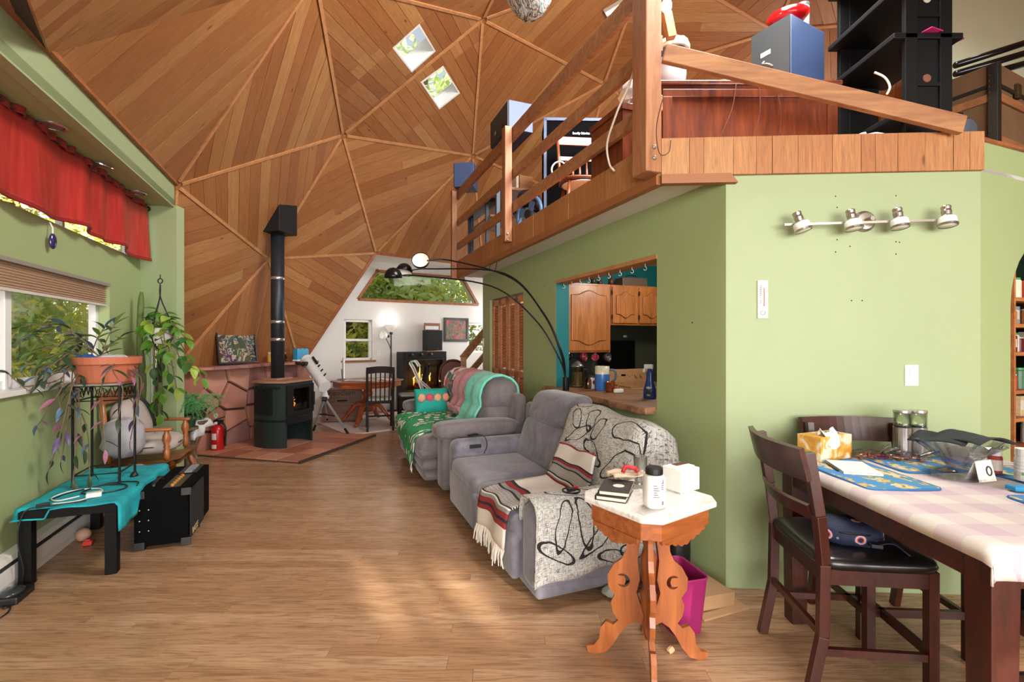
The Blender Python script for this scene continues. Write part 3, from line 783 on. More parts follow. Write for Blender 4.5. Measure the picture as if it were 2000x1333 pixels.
def flame(c, h, r, seed, parent, n=3):
    R = random.Random(seed); m = MB()
    for k in range(n):
        x = R.uniform(-r, r); hh = h * R.uniform(.5, 1) if k else h
        path = [(c[0] + x + R.uniform(-.02, .02) * i / 3, c[1] + R.uniform(-.01, .01), c[2] + hh * i / 6) for i in range(7)]
        m.tube(path, [max(.003, r * .5 * math.sin(PI * (.18 + .82 * (1 - i / 6))) * (1 - i / 6.6)) for i in range(7)], 6, ell=.5)
    return part('flame', m, m_flame, parent, smooth=True)
flame((.0, -.17, .46), .17, .035, 3, st, 2)
m = MB()
for i, (a, b) in enumerate((((-.13, -.15, .47), (.14, -.19, .475)), ((-.10, -.20, .47), (.12, -.14, .50)))): m.cyl(a, b, .028, 8)
part('log', m, M('charred_log', '#5a3d2a', .9, var=.4, bump=.6), st)
part('top_slab', MB().prism([(x * 1.06, y * 1.08, .83) for x, y in ol], (0, 0, .028)), M('top_stone', '#a0745c', .6, var=.2, bump=.2), st, bevel=.004)
part('pipe_plinth', MB().box((.0, .09, .868), (.3, .2, .022)), M('top_stone', '#a0745c', .6), st)
# ---- flue pipe and hood
PCX, PCY = -3.15, 6.40
fp = thing('flue_pipe', 'tall black flue pipe with silver bands rising from the stove', 'pipe', (PCX, PCY, 0), SR)
part('pipe', MB().cyl((0, 0, .905), (0, 0, 2.86), .084, 24), M('pipe_black', '#2b3036', .45, metal=.4, var=.12, scale=3), fp, smooth=True)
for z in (2.24, 1.655, 1.42): part('band', MB().lathe([(.0845, z - .02), (.088, z - .018), (.088, z + .018), (.0845, z + .02)], 24, cap=False), M('band_steel', '#c4c8cc', .25, metal=.9), fp, smooth=True)
hd = [(-.17, -.17), (.17, -.17), (.17, .17), (-.17, .17)]
m = MB().add([(-.17, -.17, 2.84), (.17, -.17, 2.84), (.17, .17, 2.84), (-.17, .17, 2.84), (-.17, -.17, 3.42), (.17, -.17, 3.42), (.17, .17, 2.9), (-.17, .17, 2.9)], [(0, 3, 2, 1), (4, 5, 6, 7), (0, 1, 5, 4), (1, 2, 6, 5), (2, 3, 7, 6), (3, 0, 4, 7)])
one('flue_hood', m, M('hood_black', '#1d2023', .5, metal=.2, var=.15), 'black wedge shaped metal hood where the flue meets the dome', 'flue hood', (PCX, PCY, 0), SR, bevel=.004)
# ---- things on the ledge
def picmat(name, cols, scale, seed, emit=0):
    k = NT(name); v = k.mapping(k.coord('Object'), (1, 1, 1), loc=(seed, seed * .7, 0))
    a = k.noise(v, scale, 4, .6, 1.5); b = k.vor(v, scale * 1.5, 'F1', 'Color')
    base = k.ramp(a, [(i / (len(cols) - 1) * .5 + .25, lin(c)) for i, c in enumerate(cols)], 'CONSTANT')
    k.set(Base_Color=k.mix(.07, base, b), Roughness=.55); return k.m
def picture(name, label, w, h, loc, rz, tilt, cols, scale, seed, fw=.022):
    t = thing(name, label, 'picture', loc, rz)
    R = Matrix.Rotation(tilt, 3, 'X'); m = MB()
    for c, d in (((-w / 2 + fw / 2, 0, h / 2), (fw, .022, h)), ((w / 2 - fw / 2, 0, h / 2), (fw, .022, h)), ((0, 0, fw / 2), (w - 2 * fw, .022, fw)), ((0, 0, h - fw / 2), (w - 2 * fw, .022, fw))): m.box(c, d)
    part('frame', m.xf(R.to_4x4()), M('picture_frame_black', '#17140f', .35), t)
    part('print', MB().box((0, .003, h / 2), (w - 2 * fw, .006, h - 2 * fw)).xf(R.to_4x4()), picmat(name + '_print', cols, scale, seed), t)
    return t
pc = S0 + e1 * (.55 + .12 + .34) + fo * .07
picture('framed_picture', 'black framed dark painting of figures leaning on the stone ledge', .66, .48, (pc.x, pc.y, LEDGE + .01), SR, -.12, ['#14110e', '#1c1a18', '#2a1e18', '#181412', '#b0a494', '#4a3020', '#14110e', '#3a8088', '#100e0c'], 6, 3.3)
p = S0 + e1 * 1.56 + fo * .10
t = thing('jar', 'small yellow lidded jar on the stone ledge beside the picture', 'jar', (p.x, p.y, LEDGE + .005), 0)
part('jar_body', MB().lathe([(.0, 0), (.042, 0), (.045, .01), (.045, .11), (.038, .125), (.0, .125)], 16), M('yellow_label', '#d8a83a', .4, var=.2, scale=25), t, smooth=False)
part('lid', MB().lathe([(.0, .125), (.04, .125), (.04, .145), (0, .145)], 16), M('lid_white', '#e2ddd0', .4), t)
p = S0 + e1 * 1.66 + fo * .13
t = thing('pill_jar', 'small white jar with a red band on the stone ledge', 'jar', (p.x, p.y, LEDGE + .005), 0)
part('jar_body', MB().lathe([(0, 0), (.025, 0), (.025, .07), (0, .07)], 14), M('jar_white', '#e4dcd2', .4), t)
part('label_band', MB().lathe([(.0255, .02), (.0255, .05)], 14, cap=False), M('red_label', '#b83a2c', .5), t)
part('lid', MB().lathe([(0, .07), (.027, .07), (.027, .09), (0, .09)], 14), M('lid_red', '#a52f26', .4), t)
p = S0 + e1 * 1.80 + fo * .12
t = thing('oil_lamp', 'small glass oil lamp on the stone ledge by the flue pipe', 'oil lamp', (p.x, p.y, LEDGE + .005), 0)
m_clear = glassmat('clear_glass', '#f4f6f4', .02, .80)
part('font', MB().lathe([(.0, 0), (.055, 0), (.058, .012), (.03, .02), (.03, .03), (.055, .05), (.06, .085), (.035, .11), (.0, .11)], 18), glassmat('amber_glass', '#b59a80', .05, .75), t, smooth=True)
part('burner', MB().lathe([(.03, .11), (.034, .115), (.034, .14), (.028, .15)], 16), M('brass', '#a8823c', .3, metal=.9), t)
part('chimney', MB().lathe([(.028, .15), (.04, .18), (.045, .21), (.032, .25), (.024, .30), (.026, .315)], 18, cap=False), m_clear, t, smooth=True)
p = S0 + e1 * 2.18 + fo * .14
m = MB()
for k in range(3):
    m.box((-.10 + k * .09, 0, .11), (.088, .07, .17)); m.box((-.10 + k * .09, 0, .20), (.07, .05, .012))
t = thing('blue_cups', 'bright blue foil boxes with a pale top on the stone ledge', 'box', (p.x, p.y, LEDGE - .01), SR)
part('foil', m, M('blue_foil', '#2b94c8', .25, var=.25, scale=30), t)
k = part('card_tray', MB().box((-.01, 0, .02), (.29, .085, .025)), M('white_card', '#dfe4e8', .5), t)
# ---- fire extinguisher
p = onz(425, 883)
t = thing('fire_extinguisher', 'red fire extinguisher standing on the floor by the stone wall', 'fire extinguisher', (p.x, p.y, 0), 0)
part('cylinder', MB().lathe([(0, 0), (.07, 0), (.075, .01), (.075, .26), (.068, .30), (.045, .335), (.025, .345), (0, .345)], 24), M('extinguisher_red', '#b3161b', .28, var=.06), t, smooth=True)
part('label_plate', MB().lathe([(.0765, .06), (.0765, .24)], 24, cap=False).xf(Matrix.Identity(4)), [M('extinguisher_label', '#d9d2c8', .5, var=.25, scale=30)], t) if False else None
m = MB(); k = 6
for z0, z1, a0, a1 in ((.16, .24, -2.0, -1.2), (.05, .10, -2.0, -1.2), (.06, .22, -3.0, -2.35)):
    vs = [(.0765 * math.cos(a0 + (a1 - a0) * i / k), .0765 * math.sin(a0 + (a1 - a0) * i / k), z) for z in (z0, z1) for i in range(k + 1)]
    m.add(vs, [(i, i + 1, k + 2 + i, k + 1 + i) for i in range(k)])
part('label', m, M('extinguisher_label', '#d9d2c8', .5, var=.25, scale=30), t)
part('valve', MB().cyl((0, 0, .345), (0, 0, .38), .028, 12).box((.01, 0, .385), (.11, .03, .03)).box((.03, 0, .42), (.12, .028, .012), Matrix.Rotation(-.35, 3, 'Y')), M('valve_black', '#17181a', .4), t)
part('hose', MB().tube(cr([(.03, -.02, .37), (.10, -.03, .35), (.115, -.02, .26), (.095, 0, .15), (.09, .01, .07)], 6), .012, 8), M('hose_black', '#141414', .5), t, smooth=True)
part('gauge', MB().lathe([(0, 0), (.018, 0), (.018, .012), (0, .012)], 12, (0, -.03, .365), (0, -1, 0)), M('gauge_white', '#e8e6e0', .3), t)
part('pin', MB().tube(cr([(-.01, -.02, .43), (-.03, -.02, .46), (-.01, -.02, .48), (.01, -.02, .46)], 5, True), .006, 6, True), M('pin_white', '#e4e0d8', .4), t)
# ================================================================== telescope
p = Vector((-2.83, 7.24, 0))
t = thing('telescope', 'white reflector telescope on a silver tripod beside the stove', 'telescope', (p.x, p.y, 0), 0)
m_tel = M('telescope_white', '#d9dcdd', .35, var=.04); m_alu = M('aluminium', '#c2c8cc', .35, metal=.7); m_bk = M('plastic_black', '#161718', .45)
a0, b0 = at(634, 756, 6.98) - p, at(599, 703, 7.42) - p; ax = (b0 - a0).normalized(); L = (b0 - a0).length
part('tube', MB().lathe([(.072, -.01), (.09, -.01), (.09, .03), (.082, .035), (.082, L - .03), (.09, L - .025), (.09, L), (.0, L)], 26, a0, ax), m_tel, t, smooth=False)
part('aperture', MB().lathe([(.0, .05), (.074, .05), (.074, -.005), (.06, -.006)], 24, a0, ax, cap=False), M('aperture_dark', '#202226', .6), t)
fx = at(592, 712, 7.15) - p; fo2 = at(578, 710, 7.05) - p
part('focuser', MB().cyl(b0 - ax * .12, fx, .035, 12).cyl(fx, fo2, .022, 12), m_bk, t)
part('finder_scope', MB().cyl(b0 - ax * .22 + Vector((.10, -.05, .06)), b0 - ax * .05 + Vector((.10, -.05, .06)), .02, 10), m_bk, t)
for k in range(3): 
    q = a0 + ax * (.2 + k * .12) + Vector((.075, -.02, .05)); part('knob', MB().cyl(q, q + Vector((.03, -.01, .03)), .012, 8), m_bk, t)
hdp = at(634, 776, 7.2) - p
part('mount', MB().lathe([(0, -.03), (.06, -.03), (.07, 0), (.05, .03), (.03, .10), (0, .12)], 14, hdp).cyl(hdp, (a0 + b0) / 2, .03, 10), m_tel, t)
for foot in (onz(682, 852), onz(612, 843), onz(640, 826)):
    leg = MB().bar(hdp + Vector((0, 0, -.02)), (foot - p) * .8 + hdp * .2, .03, .022); lo = part('leg', leg, m_alu, t)
    part('foot_tip', MB().bar((foot - p) * .82 + hdp * .18, foot - p + Z * .005, .024, .024), m_bk, lo)
part('spreader', MB().cyl(hdp * .5 + (onz(682, 852) - p) * .5, hdp * .5 + (onz(612, 843) - p) * .5, .01, 6).cyl(hdp * .4 + (onz(640, 826) - p) * .5, hdp * .5 + (onz(612, 843) - p) * .5, .01, 6), m_bk, t)
part('counterweight', MB().lathe([(0, 0), (.035, 0), (.035, .07), (0, .07)], 12, hdp + Vector((.0, -.1, -.02)), (1, .2, -.1)), m_bk, t)
# ================================================================== back bay: rug, table, chairs and the rest
def bb(x, y, z=0.0): return B0 + bd * x + bn * y + Z * z           # y<0 is in front of the white wall
BR = math.atan2(bd.y, bd.x)
rc = onz(682, 853)
k = NT('rug_pale'); kx = k.noise(k.mapping(k.coord(), (6, 30, 1)), 6, 4); k.set(Base_Color=k.ramp(kx, [(.3, lin('#b9a8a4')), (.7, lin('#d6c8c4'))]), Roughness=.95); k.bump(kx, .4, .01)
rg = MB().sheet(lambda a, b: rc + bd * (1.85 * a) + bn * (1.75 * b) + Z * (.008 + .004 * math.sin(9 * a) * math.sin(7 * b)), 20, 16, .012, (0, 0, 1))
one('rug', rg, k.m, 'pale pinkish woven rug under the pedestal table', 'rug', smooth=True)
TC = Vector((-2.44, 8.05, .016))
m_ched = WOOD('cherry_wood', '#7a3417', '#a9532a', 'x', .35, coat=.3); m_chz = WOOD('cherry_wood_upright', '#7a3417', '#a9532a', 'z', .35, coat=.3)
t = thing('pedestal_table', 'octagonal cherry pedestal table with curved feet on the rug', 'table', TC, BR)
oc = [(.60 * math.cos(PI / 8 + i * PI / 4), .56 * math.sin(PI / 8 + i * PI / 4)) for i in range(8)]
part('tabletop', MB().prism([(x, y, .70) for x, y in oc], (0, 0, .028)), m_ched, t, bevel=.008)
part('apron', MB().prism([(x * .93, y * .93, .62) for x, y in oc], (0, 0, .08)), m_ched, t)
part('pedestal', MB().lathe([(.0, .2), (.11, .2), (.12, .26), (.07, .30), (.09, .36), (.075, .45), (.09, .52), (.06, .56), (.12, .60), (.12, .62), (0, .62)], 20), m_chz, t, smooth=True)
for i in range(4):
    a = PI / 4 + i * PI / 2; d = Vector((math.cos(a), math.sin(a), 0))
    part('foot', MB().tube(cr([d * .06 + Z * .32, d * .2 + Z * .3, d * .32 + Z * .17, d * .42 + Z * .06, d * .5 + Z * .035], 5), [.055] * 5 + [.05] * 5 + [.042] * 5 + [.035] * 5 + [.03], 8, ell=.7), m_chz, t, smooth=True)
def slat_chair(name, label, loc, rz, cush, seat_h=.46, back_h=.98, w=.42, d=.42, mat=None):
    mat = mat or M('chair_espresso', '#1c0f0b', .6, var=.15, spec=.2)
    t = thing(name, label, 'chair', loc, rz, None)
    part('seat', MB().box((0, 0, seat_h - .02), (w, d, .04)), mat, t, bevel=.008)
    if cush: part('cushion', MB().ell((0, 0, seat_h + .015), (w * .47, d * .47, .03), 16, 8, .6, .4), cush, t, smooth=True)
    for sx in (-1, 1):
        part('leg', MB().bar((sx * (w / 2 - .02), d / 2 - .02, .002), (sx * (w / 2 - .02), d / 2 - .03, seat_h - .04), .036, .036), mat, t)
        part('back_post', MB().bar((sx * (w / 2 - .02), -d / 2 - .03, .002), (sx * (w / 2 - .02), -d / 2 + .02, seat_h), .036, .036).bar((sx * (w / 2 - .02), -d / 2 + .02, seat_h - .01), (sx * (w / 2 - .015), -d / 2 - .06, back_h - .04), .034, .034), mat, t)
    part('top_rail', MB().grid(lambda a, b: (-w / 2 + w * a, -d / 2 - .055 - .03 * math.sin(PI * a), back_h - .10 + .10 * b + .02 * math.sin(PI * a)), 8, 1).grid(lambda a, b: (-w / 2 + w * a, -d / 2 - .08 - .03 * math.sin(PI * a), back_h - .10 + .10 * b + .02 * math.sin(PI * a)), 8, 1, flip=True).grid(lambda a, b: (-w / 2 + w * a, -d / 2 - .055 - .025 * b - .03 * math.sin(PI * a), back_h + .02 * math.sin(PI * a)), 8, 1, flip=True), mat, t)
    for i in range(5):
        x = -w * .31 + w * .62 * i / 4; part('slat', MB().bar((x, -d / 2 + .02, seat_h), (x * 1.05, -d / 2 - .075, back_h - .08), .018, .012), mat, t)
    part('stretcher', MB().bar((-w / 2 + .02, 0, .2), (w / 2 - .02, 0, .2), .02, .025).bar((-w / 2 + .02, -d / 2 - .01, .2), (-w / 2 + .02, d / 2 - .02, .2), .02, .025).bar((w / 2 - .02, -d / 2 - .01, .2), (w / 2 - .02, d / 2 - .02, .2), .02, .025), mat, t)
    return t
m_cush = M('grey_cushion', '#9aa09a', .9, var=.1, bump=.2)
ch = slat_chair('dining_chair', 'dark slat back chair with grey seat pad, turned away at the pedestal table', onz(731, 836) * 1.0 + Z * .016, math.radians(18), m_cush)
ch.location = (-2.09, 7.52, .016)
ch2 = slat_chair('dining_chair', 'dark slat back chair with grey seat pad pushed in from the fireplace side', (-1.72, 8.08, .016), math.radians(108), m_cush)
# things on the pedestal table
tz = TC.z + .729
t = thing('computer_monitor', 'white flat monitor seen edge on, standing on the pedestal table', 'monitor', (-2.86, 8.08, tz), math.radians(112))
part('screen', MB().box((0, 0, .20), (.52, .022, .33)), M('monitor_white', '#e6e8ea', .3), t, bevel=.004)
part('display', MB().box((0, -.013, .20), (.49, .004, .30)), M('display_dark', '#1a1d22', .15), t)
part('stand', MB().bar((0, .02, .0), (0, .03, .18), .05, .015).box((0, .03, .006), (.2, .14, .012)), M('stand_dark', '#303336', .4), t)
for i, (x, y, r, lb, c) in enumerate(((-2.62, 7.88, .5, 'open white magazine on the pedestal table', '#e2e4e6'), (-2.35, 7.80, .9, 'pale blue printed sheet on the pedestal table', '#c8d4dc'), (-2.15, 8.1, .2, 'flat white paper on the pedestal table behind the chair', '#e8e6e2'))):
    one('paper', MB().sheet(lambda a, b: ((a - .5) * .3, (b - .5) * .22, .006 + .006 * math.sin(PI * a * 2)), 8, 2, .003), M('paper_%d' % i, c, .6, var=.12, scale=18), lb, 'paper', (x, y, tz), r)
# crate with stencilled lettering
t = thing('wooden_crate', 'dark wooden crate with stencilled lettering behind the telescope', 'crate', (-2.98, 8.36, .016), BR - .35)
mc = WOOD('crate_wood', '#4c2f1e', '#75492c', 'x', .6)
for i in range(4): part('board', MB().box((0, -.2, .075 + i * .135), (.66, .018, .128)), mc, t)
part('crate_body', MB().box((0, 0, .28), (.65, .38, .54)), mc, t)
part('hand_slot', MB().box((0, -.211, .36), (.16, .004, .03)), M('hole_black', '#050505', .9), t)
text('neodium', .125, M('stencil_black', '#120c08', .7), t, (.0, -.2105, .49), (PI / 2, 0, 0))
# floor lamp with reading arm
pl = onz(764, 804)
t = thing('torchiere_lamp', 'black pole floor lamp with white bowl shade and reading arm', 'floor lamp', (pl.x, pl.y, .0), BR)
part('base', MB().lathe([(0, 0), (.13, 0), (.13, .012), (.03, .03), (.012, .05), (0, .05)], 20), m_bk, t, smooth=False)
part('pole', MB().cyl((0, 0, .03), (0, 0, 1.58), .0125, 10), m_bk, t)
part('bowl_shade', MB().lathe([(.02, 1.57), (.06, 1.60), (.105, 1.65), (.135, 1.72), (.132, 1.722), (.10, 1.66), (.05, 1.61), (.0, 1.60)], 22, cap=False), M('frosted_white', '#f2efe8', .5, emit=.15), t, smooth=True)
part('arm', MB().tube(cr([(0, 0, 1.22), (-.05, 0, 1.34), (-.10, 0, 1.44), (-.09, 0, 1.5)], 5), .008, 8), m_bk, t)
part('reading_shade', MB().lathe([(.02, 0), (.05, .02), (.075, .06), (.085, .12), (.08, .12), (.04, .03), (0, .01)], 18, (-.09, 0, 1.5), (-.9, -.2, .15), cap=False), M('frosted_white', '#f2efe8', .5, emit=.15), t, smooth=True)
lamp('torchiere_bulb', 'POINT', (pl.x, pl.y, 1.80), 2.5, size=.06, color=(1, .95, .88))
part('socket', MB().cyl((-.09, 0, 1.5), (-.05, .01, 1.49), .028, 10).cyl((0, 0, 1.53), (0, 0, 1.58), .03, 12), m_bk, t)
# gas fireplace
f0 = tline(bb(0, -.30), bd, 786); f1 = tline(bb(0, -.30), bd, 872); FW = f1 - f0
ztop = onpl(828, 688, bb(0, -.30), bn).z; FP = bb((f0 + f1) / 2, -.30)
t = thing('gas_fireplace', 'black framed gas fireplace with burning logs against the white wall', 'fireplace', (FP.x, FP.y, .0), BR)
m_fp = M('fireplace_black', '#1b1c1e', .4, metal=.2); hw = FW / 2
part('cabinet', MB().box((-hw + .05, .13, ztop / 2), (.10, .26, ztop)).box((hw - .05, .13, ztop / 2), (.10, .26, ztop)).box((0, .13, ztop - .07), (FW - .2, .26, .14)).box((0, .13, .2), (FW - .2, .26, .4)).box((0, .25, ztop / 2), (FW, .02, ztop)), m_fp, t, bevel=.004)
part('trim_rail', MB().box((0, -.012, ztop - .155), (FW - .16, .02, .02)), M('fireplace_steel', '#55585c', .3, metal=.8), t)
part('louvre', MB().box((0, -.006, .30), (FW - .24, .012, .16)), m_bk, t)
part('firebox', MB().box((0, .235, .7), (FW - .2, .01, .62)).box((0, .12, .405), (FW - .2, .22, .012)), M('firebox_grey', '#5e554c', .9, bump=.3), t)
part('glass', MB().box((0, .006, .70), (FW - .2, .005, .6)), glassmat('fire_glass', '#d8d4d0', .05, .94), t)
for i, (a, b) in enumerate((((-.22, .10, .45), (.24, .12, .46)), ((-.15, .08, .50), (.10, .15, .56)), ((-.02, .16, .55), (.24, .08, .50)))):
    part('log', MB().tube(cr([a, ((a[0] + b[0]) / 2, (a[1] + b[1]) / 2, (a[2] + b[2]) / 2 + .012), b], 4), .04, 9), M('gas_log', '#6e4a34', .9, var=.4, scale=20, bump=.6), t)
for i, (x, h) in enumerate(((-.2, .25), (-.06, .42), (.08, .30), (.2, .27), (.0, .24))): flame((x, .10, .47), h, .05, 40 + i, t, 2)
lamp('fire_glow', 'POINT', FP + bn * -.25 + Z * .6, 6, size=.1, color=(1, .55, .2))
m = MB()
for i in range(3): m.lathe([(0, 0), (.022, 0), (.028, .03), (0, .035)], 10, (-hw + .2 + i * .22, -.012, ztop - .06), (0, -1, .1))
part('control_knob', m, M('fireplace_steel', '#55585c', .3, metal=.8), t)
# speaker and frame on the fireplace
s0, s1 = tline(bb(0, -.2), bd, 833), tline(bb(0, -.2), bd, 863.5); sp = bb((s0 + s1) / 2, -.2)
t = thing('black_speaker', 'black cloth fronted loudspeaker standing on the gas fireplace', 'speaker', (sp.x, sp.y, ztop), BR)
sh = onpl(848, 646, bb(0, -.2), bn).z - ztop
part('cabinet', MB().box((0, .08, sh / 2 + .012), (s1 - s0, .18, sh - .02)), m_bk, t, bevel=.004)
part('grille', MB().box((0, -.016, sh / 2 + .012), (s1 - s0 - .02, .012, sh - .04)), M('grille_cloth', '#26282a', .95, bump=.5, bscale=200), t)
part('plinth', MB().box((0, .08, .007), (s1 - s0, .2, .014)), m_batt, t)
text('JVC', .02, M('logo_silver', '#b0b4b8', .3, metal=.8), t, (.08, -.0235, .06), (PI / 2, 0, 0))
q = bb((s0 + s1) / 2 - .01, -.12)
t = thing('photo_block', 'small wooden framed card on top of the black speaker', 'picture frame', (q.x, q.y, ztop + sh + .003), BR)
part('frame', MB().box((0, 0, .075), (s1 - s0 - .01, .03, .15)), m_redwood, t); part('card', MB().box((-.01, -.017, .05), (s1 - s0 - .06, .004, .075)), M('white_card', '#dfe4e8', .5), t)
# jungle print
g0, g1 = b2(866, 645), b2(913.5, 645); zt_, zb_ = b2(890, 622)[1], b2(890, 668)[1]
q = bb((g0[0] + g1[0]) / 2, -.025)
picture('wall_picture', 'black framed colourful jungle print hung on the white wall', g1[0] - g0[0], zt_ - zb_, (q.x, q.y, zb_), BR, 0, ['#1c3a26', '#2e8f6a', '#27402a', '#6a5a2c', '#b83a48', '#3a5a34', '#86a8a0', '#243a24'], 7, 9.1, fw=.05)
q = bb(b2(739, 692)[0], -.004)
t = thing('wall_socket', 'white socket plate on the white wall below the window', 'socket', (q.x, q.y, b2(739, 692)[1]), BR)
part('plate', MB().box((0, 0, 0), (.075, .008, .12)), m_trimw, t, bevel=.003); part('outlet', MB().box((0, -.005, .025), (.034, .004, .03)).box((0, -.005, -.025), (.034, .004, .03)), M('outlet_ivory', '#d8d6d0', .4), t)
# walking frame, folded
wf = Vector((-1.42, 7.85, 0))
t = thing('walking_frame', 'white tubular walking frame with curved handle, folded beside the sofa', 'walker', wf, 0)
m_wt = M('enamel_white', '#e4e6e2', .3)
for dy in (0, .16):
    part('side_tube', MB().tube(cr([at(829, 795, 7.8) - wf + Vector((.06, dy, -.12)), at(822, 760, 7.8) - wf + Vector((0, dy, 0)), at(806, 722, 7.8) - wf + Vector((0, dy, 0)), at(800, 713, 7.8) - wf + Vector((0, dy, .02)), at(809, 709, 7.8) - wf + Vector((0, dy, .02)), at(817, 717, 7.8) - wf + Vector((0, dy, 0))], 6), .013, 8), m_wt, t, smooth=True)
    part('brace_tube', MB().tube([at(818, 745, 7.8) - wf + Vector((0, dy, 0)), at(868, 790, 7.7) - wf + Vector((0, dy, 0))], .012, 8), m_wt, t)
part('cross_tube', MB().tube([at(822, 765, 7.8) - wf, at(822, 765, 7.8) - wf + Vector((0, .16, 0))], .01, 8).tube([at(835, 795, 7.8) - wf, at(850, 770, 7.75) - wf], .01, 8), m_wt, t)
part('grip', MB().tube([at(801, 712, 7.8) - wf + Vector((0, 0, .02)), at(808, 709.5, 7.8) - wf + Vector((0, .0, .022))], .018, 10), M('grip_green', '#5fae7a', .6), t)
part('foot', MB().cyl(at(829, 795, 7.8) - wf + Vector((.06, 0, -.12)), Vector((.02, -.0, .0)), .014, 8).cyl(at(868, 790, 7.7) - wf, at(876, 798, 7.7) - wf + Vector((.1, 0, -.25)), .014, 8), m_bk, t)
# carved red armchair by the stairs
q = Vector((-1.08, 9.15, 0))
t = thing('carved_chair', 'small carved wooden chair with red upholstery beside the stairs', 'chair', q, math.radians(200))
m_dred = M('red_velvet', '#7d1420', .8, sheen=.4); m_dk = WOOD('carved_dark', '#3a1a12', '#5e2a1c', 'z', .4)
part('seat', MB().ell((0, 0, .44), (.27, .27, .08), 16, 8, .6, .5), m_dred, t, smooth=True)
arc = [Vector((.26 * math.cos(a) * (1 if True else 1), -.24, .80 + .22 * math.sin(a))) for a in [PI * i / 10 for i in range(11)]]
part('back_frame', MB().tube([Vector((.26, -.24, .45))] + arc + [Vector((-.26, -.24, .45))], .025, 8), m_dk, t, smooth=True)
part('back_panel', MB().prism([(.24 * math.cos(PI * i / 10), -.235, .80 + .2 * math.sin(PI * i / 10)) for i in range(11)] + [(-.24, -.235, .5), (.24, -.235, .5)], (0, .02, 0)), M('woven_back', '#7a5a50', .9, var=.4, scale=40), t)
for sx in (-1, 1):
    for sy in (-1, 1): part('leg', MB().bar((sx * .22, sy * .21, .0), (sx * .22, sy * .21, .4), .04, .04), m_dk, t)
    part('arm', MB().tube(cr([(sx * .26, -.22, .62), (sx * .29, 0, .64), (sx * .27, .2, .62), (sx * .25, .22, .45)], 4), .022, 8), m_dk, t)
# staircase glimpsed past the wall end
q0s = at(905, 800, 8.2); 
t = thing('staircase', 'timber staircase with sloping handrail beyond the green wall end', 'stairs', (-.84, 8.25, 0), 0)
m_st = WOOD('stair_wood', '#8a5a38', '#b98a5c', 'x', .5)
O_ = Vector((-.84, 8.25, 0)); A_ = at(903, 702, 8.2) - O_; B_ = at(960, 632, 8.6) - O_
part('newel_post', MB().bar(Vector((A_.x + .02, A_.y, .0)), Vector((A_.x + .02, A_.y, A_.z + .03)), .09, .09), m_st, t)
part('handrail', MB().bar(A_, B_, .05, .12), m_st, t)
part('mid_rail', MB().bar(at(906, 742, 8.2) - O_, at(960, 680, 8.6) - O_, .04, .10), m_st, t)
for i in range(7):
    part('tread', MB().box((.42 + i * .2, .65 + i * .02, .09 + i * .17), (.25, .9, .04)), m_st, t)
part('stringer', MB().bar(Vector((.28, .2, .0)), Vector((1.76, .25, 1.25)), .04, .22).bar(Vector((.28, 1.1, .0)), Vector((1.76, 1.15, 1.25)), .04, .22), m_st, t)
# light switch on the wall end, door lever
q = C1 + DV * (pe - .03) - NV * .004
tq = thing('light_switch', 'white switch plate at the end of the green wall', 'switch', (q.x, q.y, onpl(945, 670, C1, NV).z), TH - PI / 2)
part('plate', MB().box((-.01, 0, 0), (.07, .008, .12)), m_trimw, tq, bevel=.003); part('toggle', MB().box((-.01, -.008, 0), (.012, .012, .03)), M('outlet_ivory', '#d8d6d0', .4), tq)
# ================================================================== the two grey sofas along the kitchen wall
SO = Vector((.105, 2.452, 0))
def suede(name, c, c2):
    k = NT(name); v = k.coord(); a = k.noise(v, 3.2, 4, .6, .8); b = k.noise(v, 22, 3, .6)
    f = k.math('ADD', k.math('MULTIPLY', a, .75), k.math('MULTIPLY', b, .25))
    k.set(Base_Color=k.ramp(f, [(.32, lin(c)), (.66, lin(c2))]), Roughness=.85, Sheen_Weight=.35, Sheen_Roughness=.4)
    k.bump(k.noise(v, 60, 3), .12, .004); return k.m
m_sue = suede('grey_suede', '#5c5a64', '#86848f'); m_sue2 = suede('taupe_suede', '#5a5456', '#7d7678')
def rbox(mb_c, d, r=.05, shear=0, taper=0):
    """box whose top leans by shear in +x"""
    m = MB().box(mb_c, d)
    z0 = mb_c[2] - d[2] / 2
    m.v = [(x + shear * (z - z0), y, z) for x, y, z in m.v]
    return m
def soft(name, mb, mat, parent, r=.05, seg=4):
    o = part(name, mb, mat, parent, smooth=True)
    b = o.modifiers.new('bevel', 'BEVEL'); b.width = r; b.segments = seg; b.limit_method = 'ANGLE'; b.angle_limit = math.radians(30)
    return o
def pillow_grid(c, d, puff, nu=10, nv=10, nw=None):
    """puffed cushion: superellipsoid with boxy exponents"""
    return MB().ell(c, (d[0] / 2, d[1] / 2, d[2] / 2), 28, 14, puff, puff)
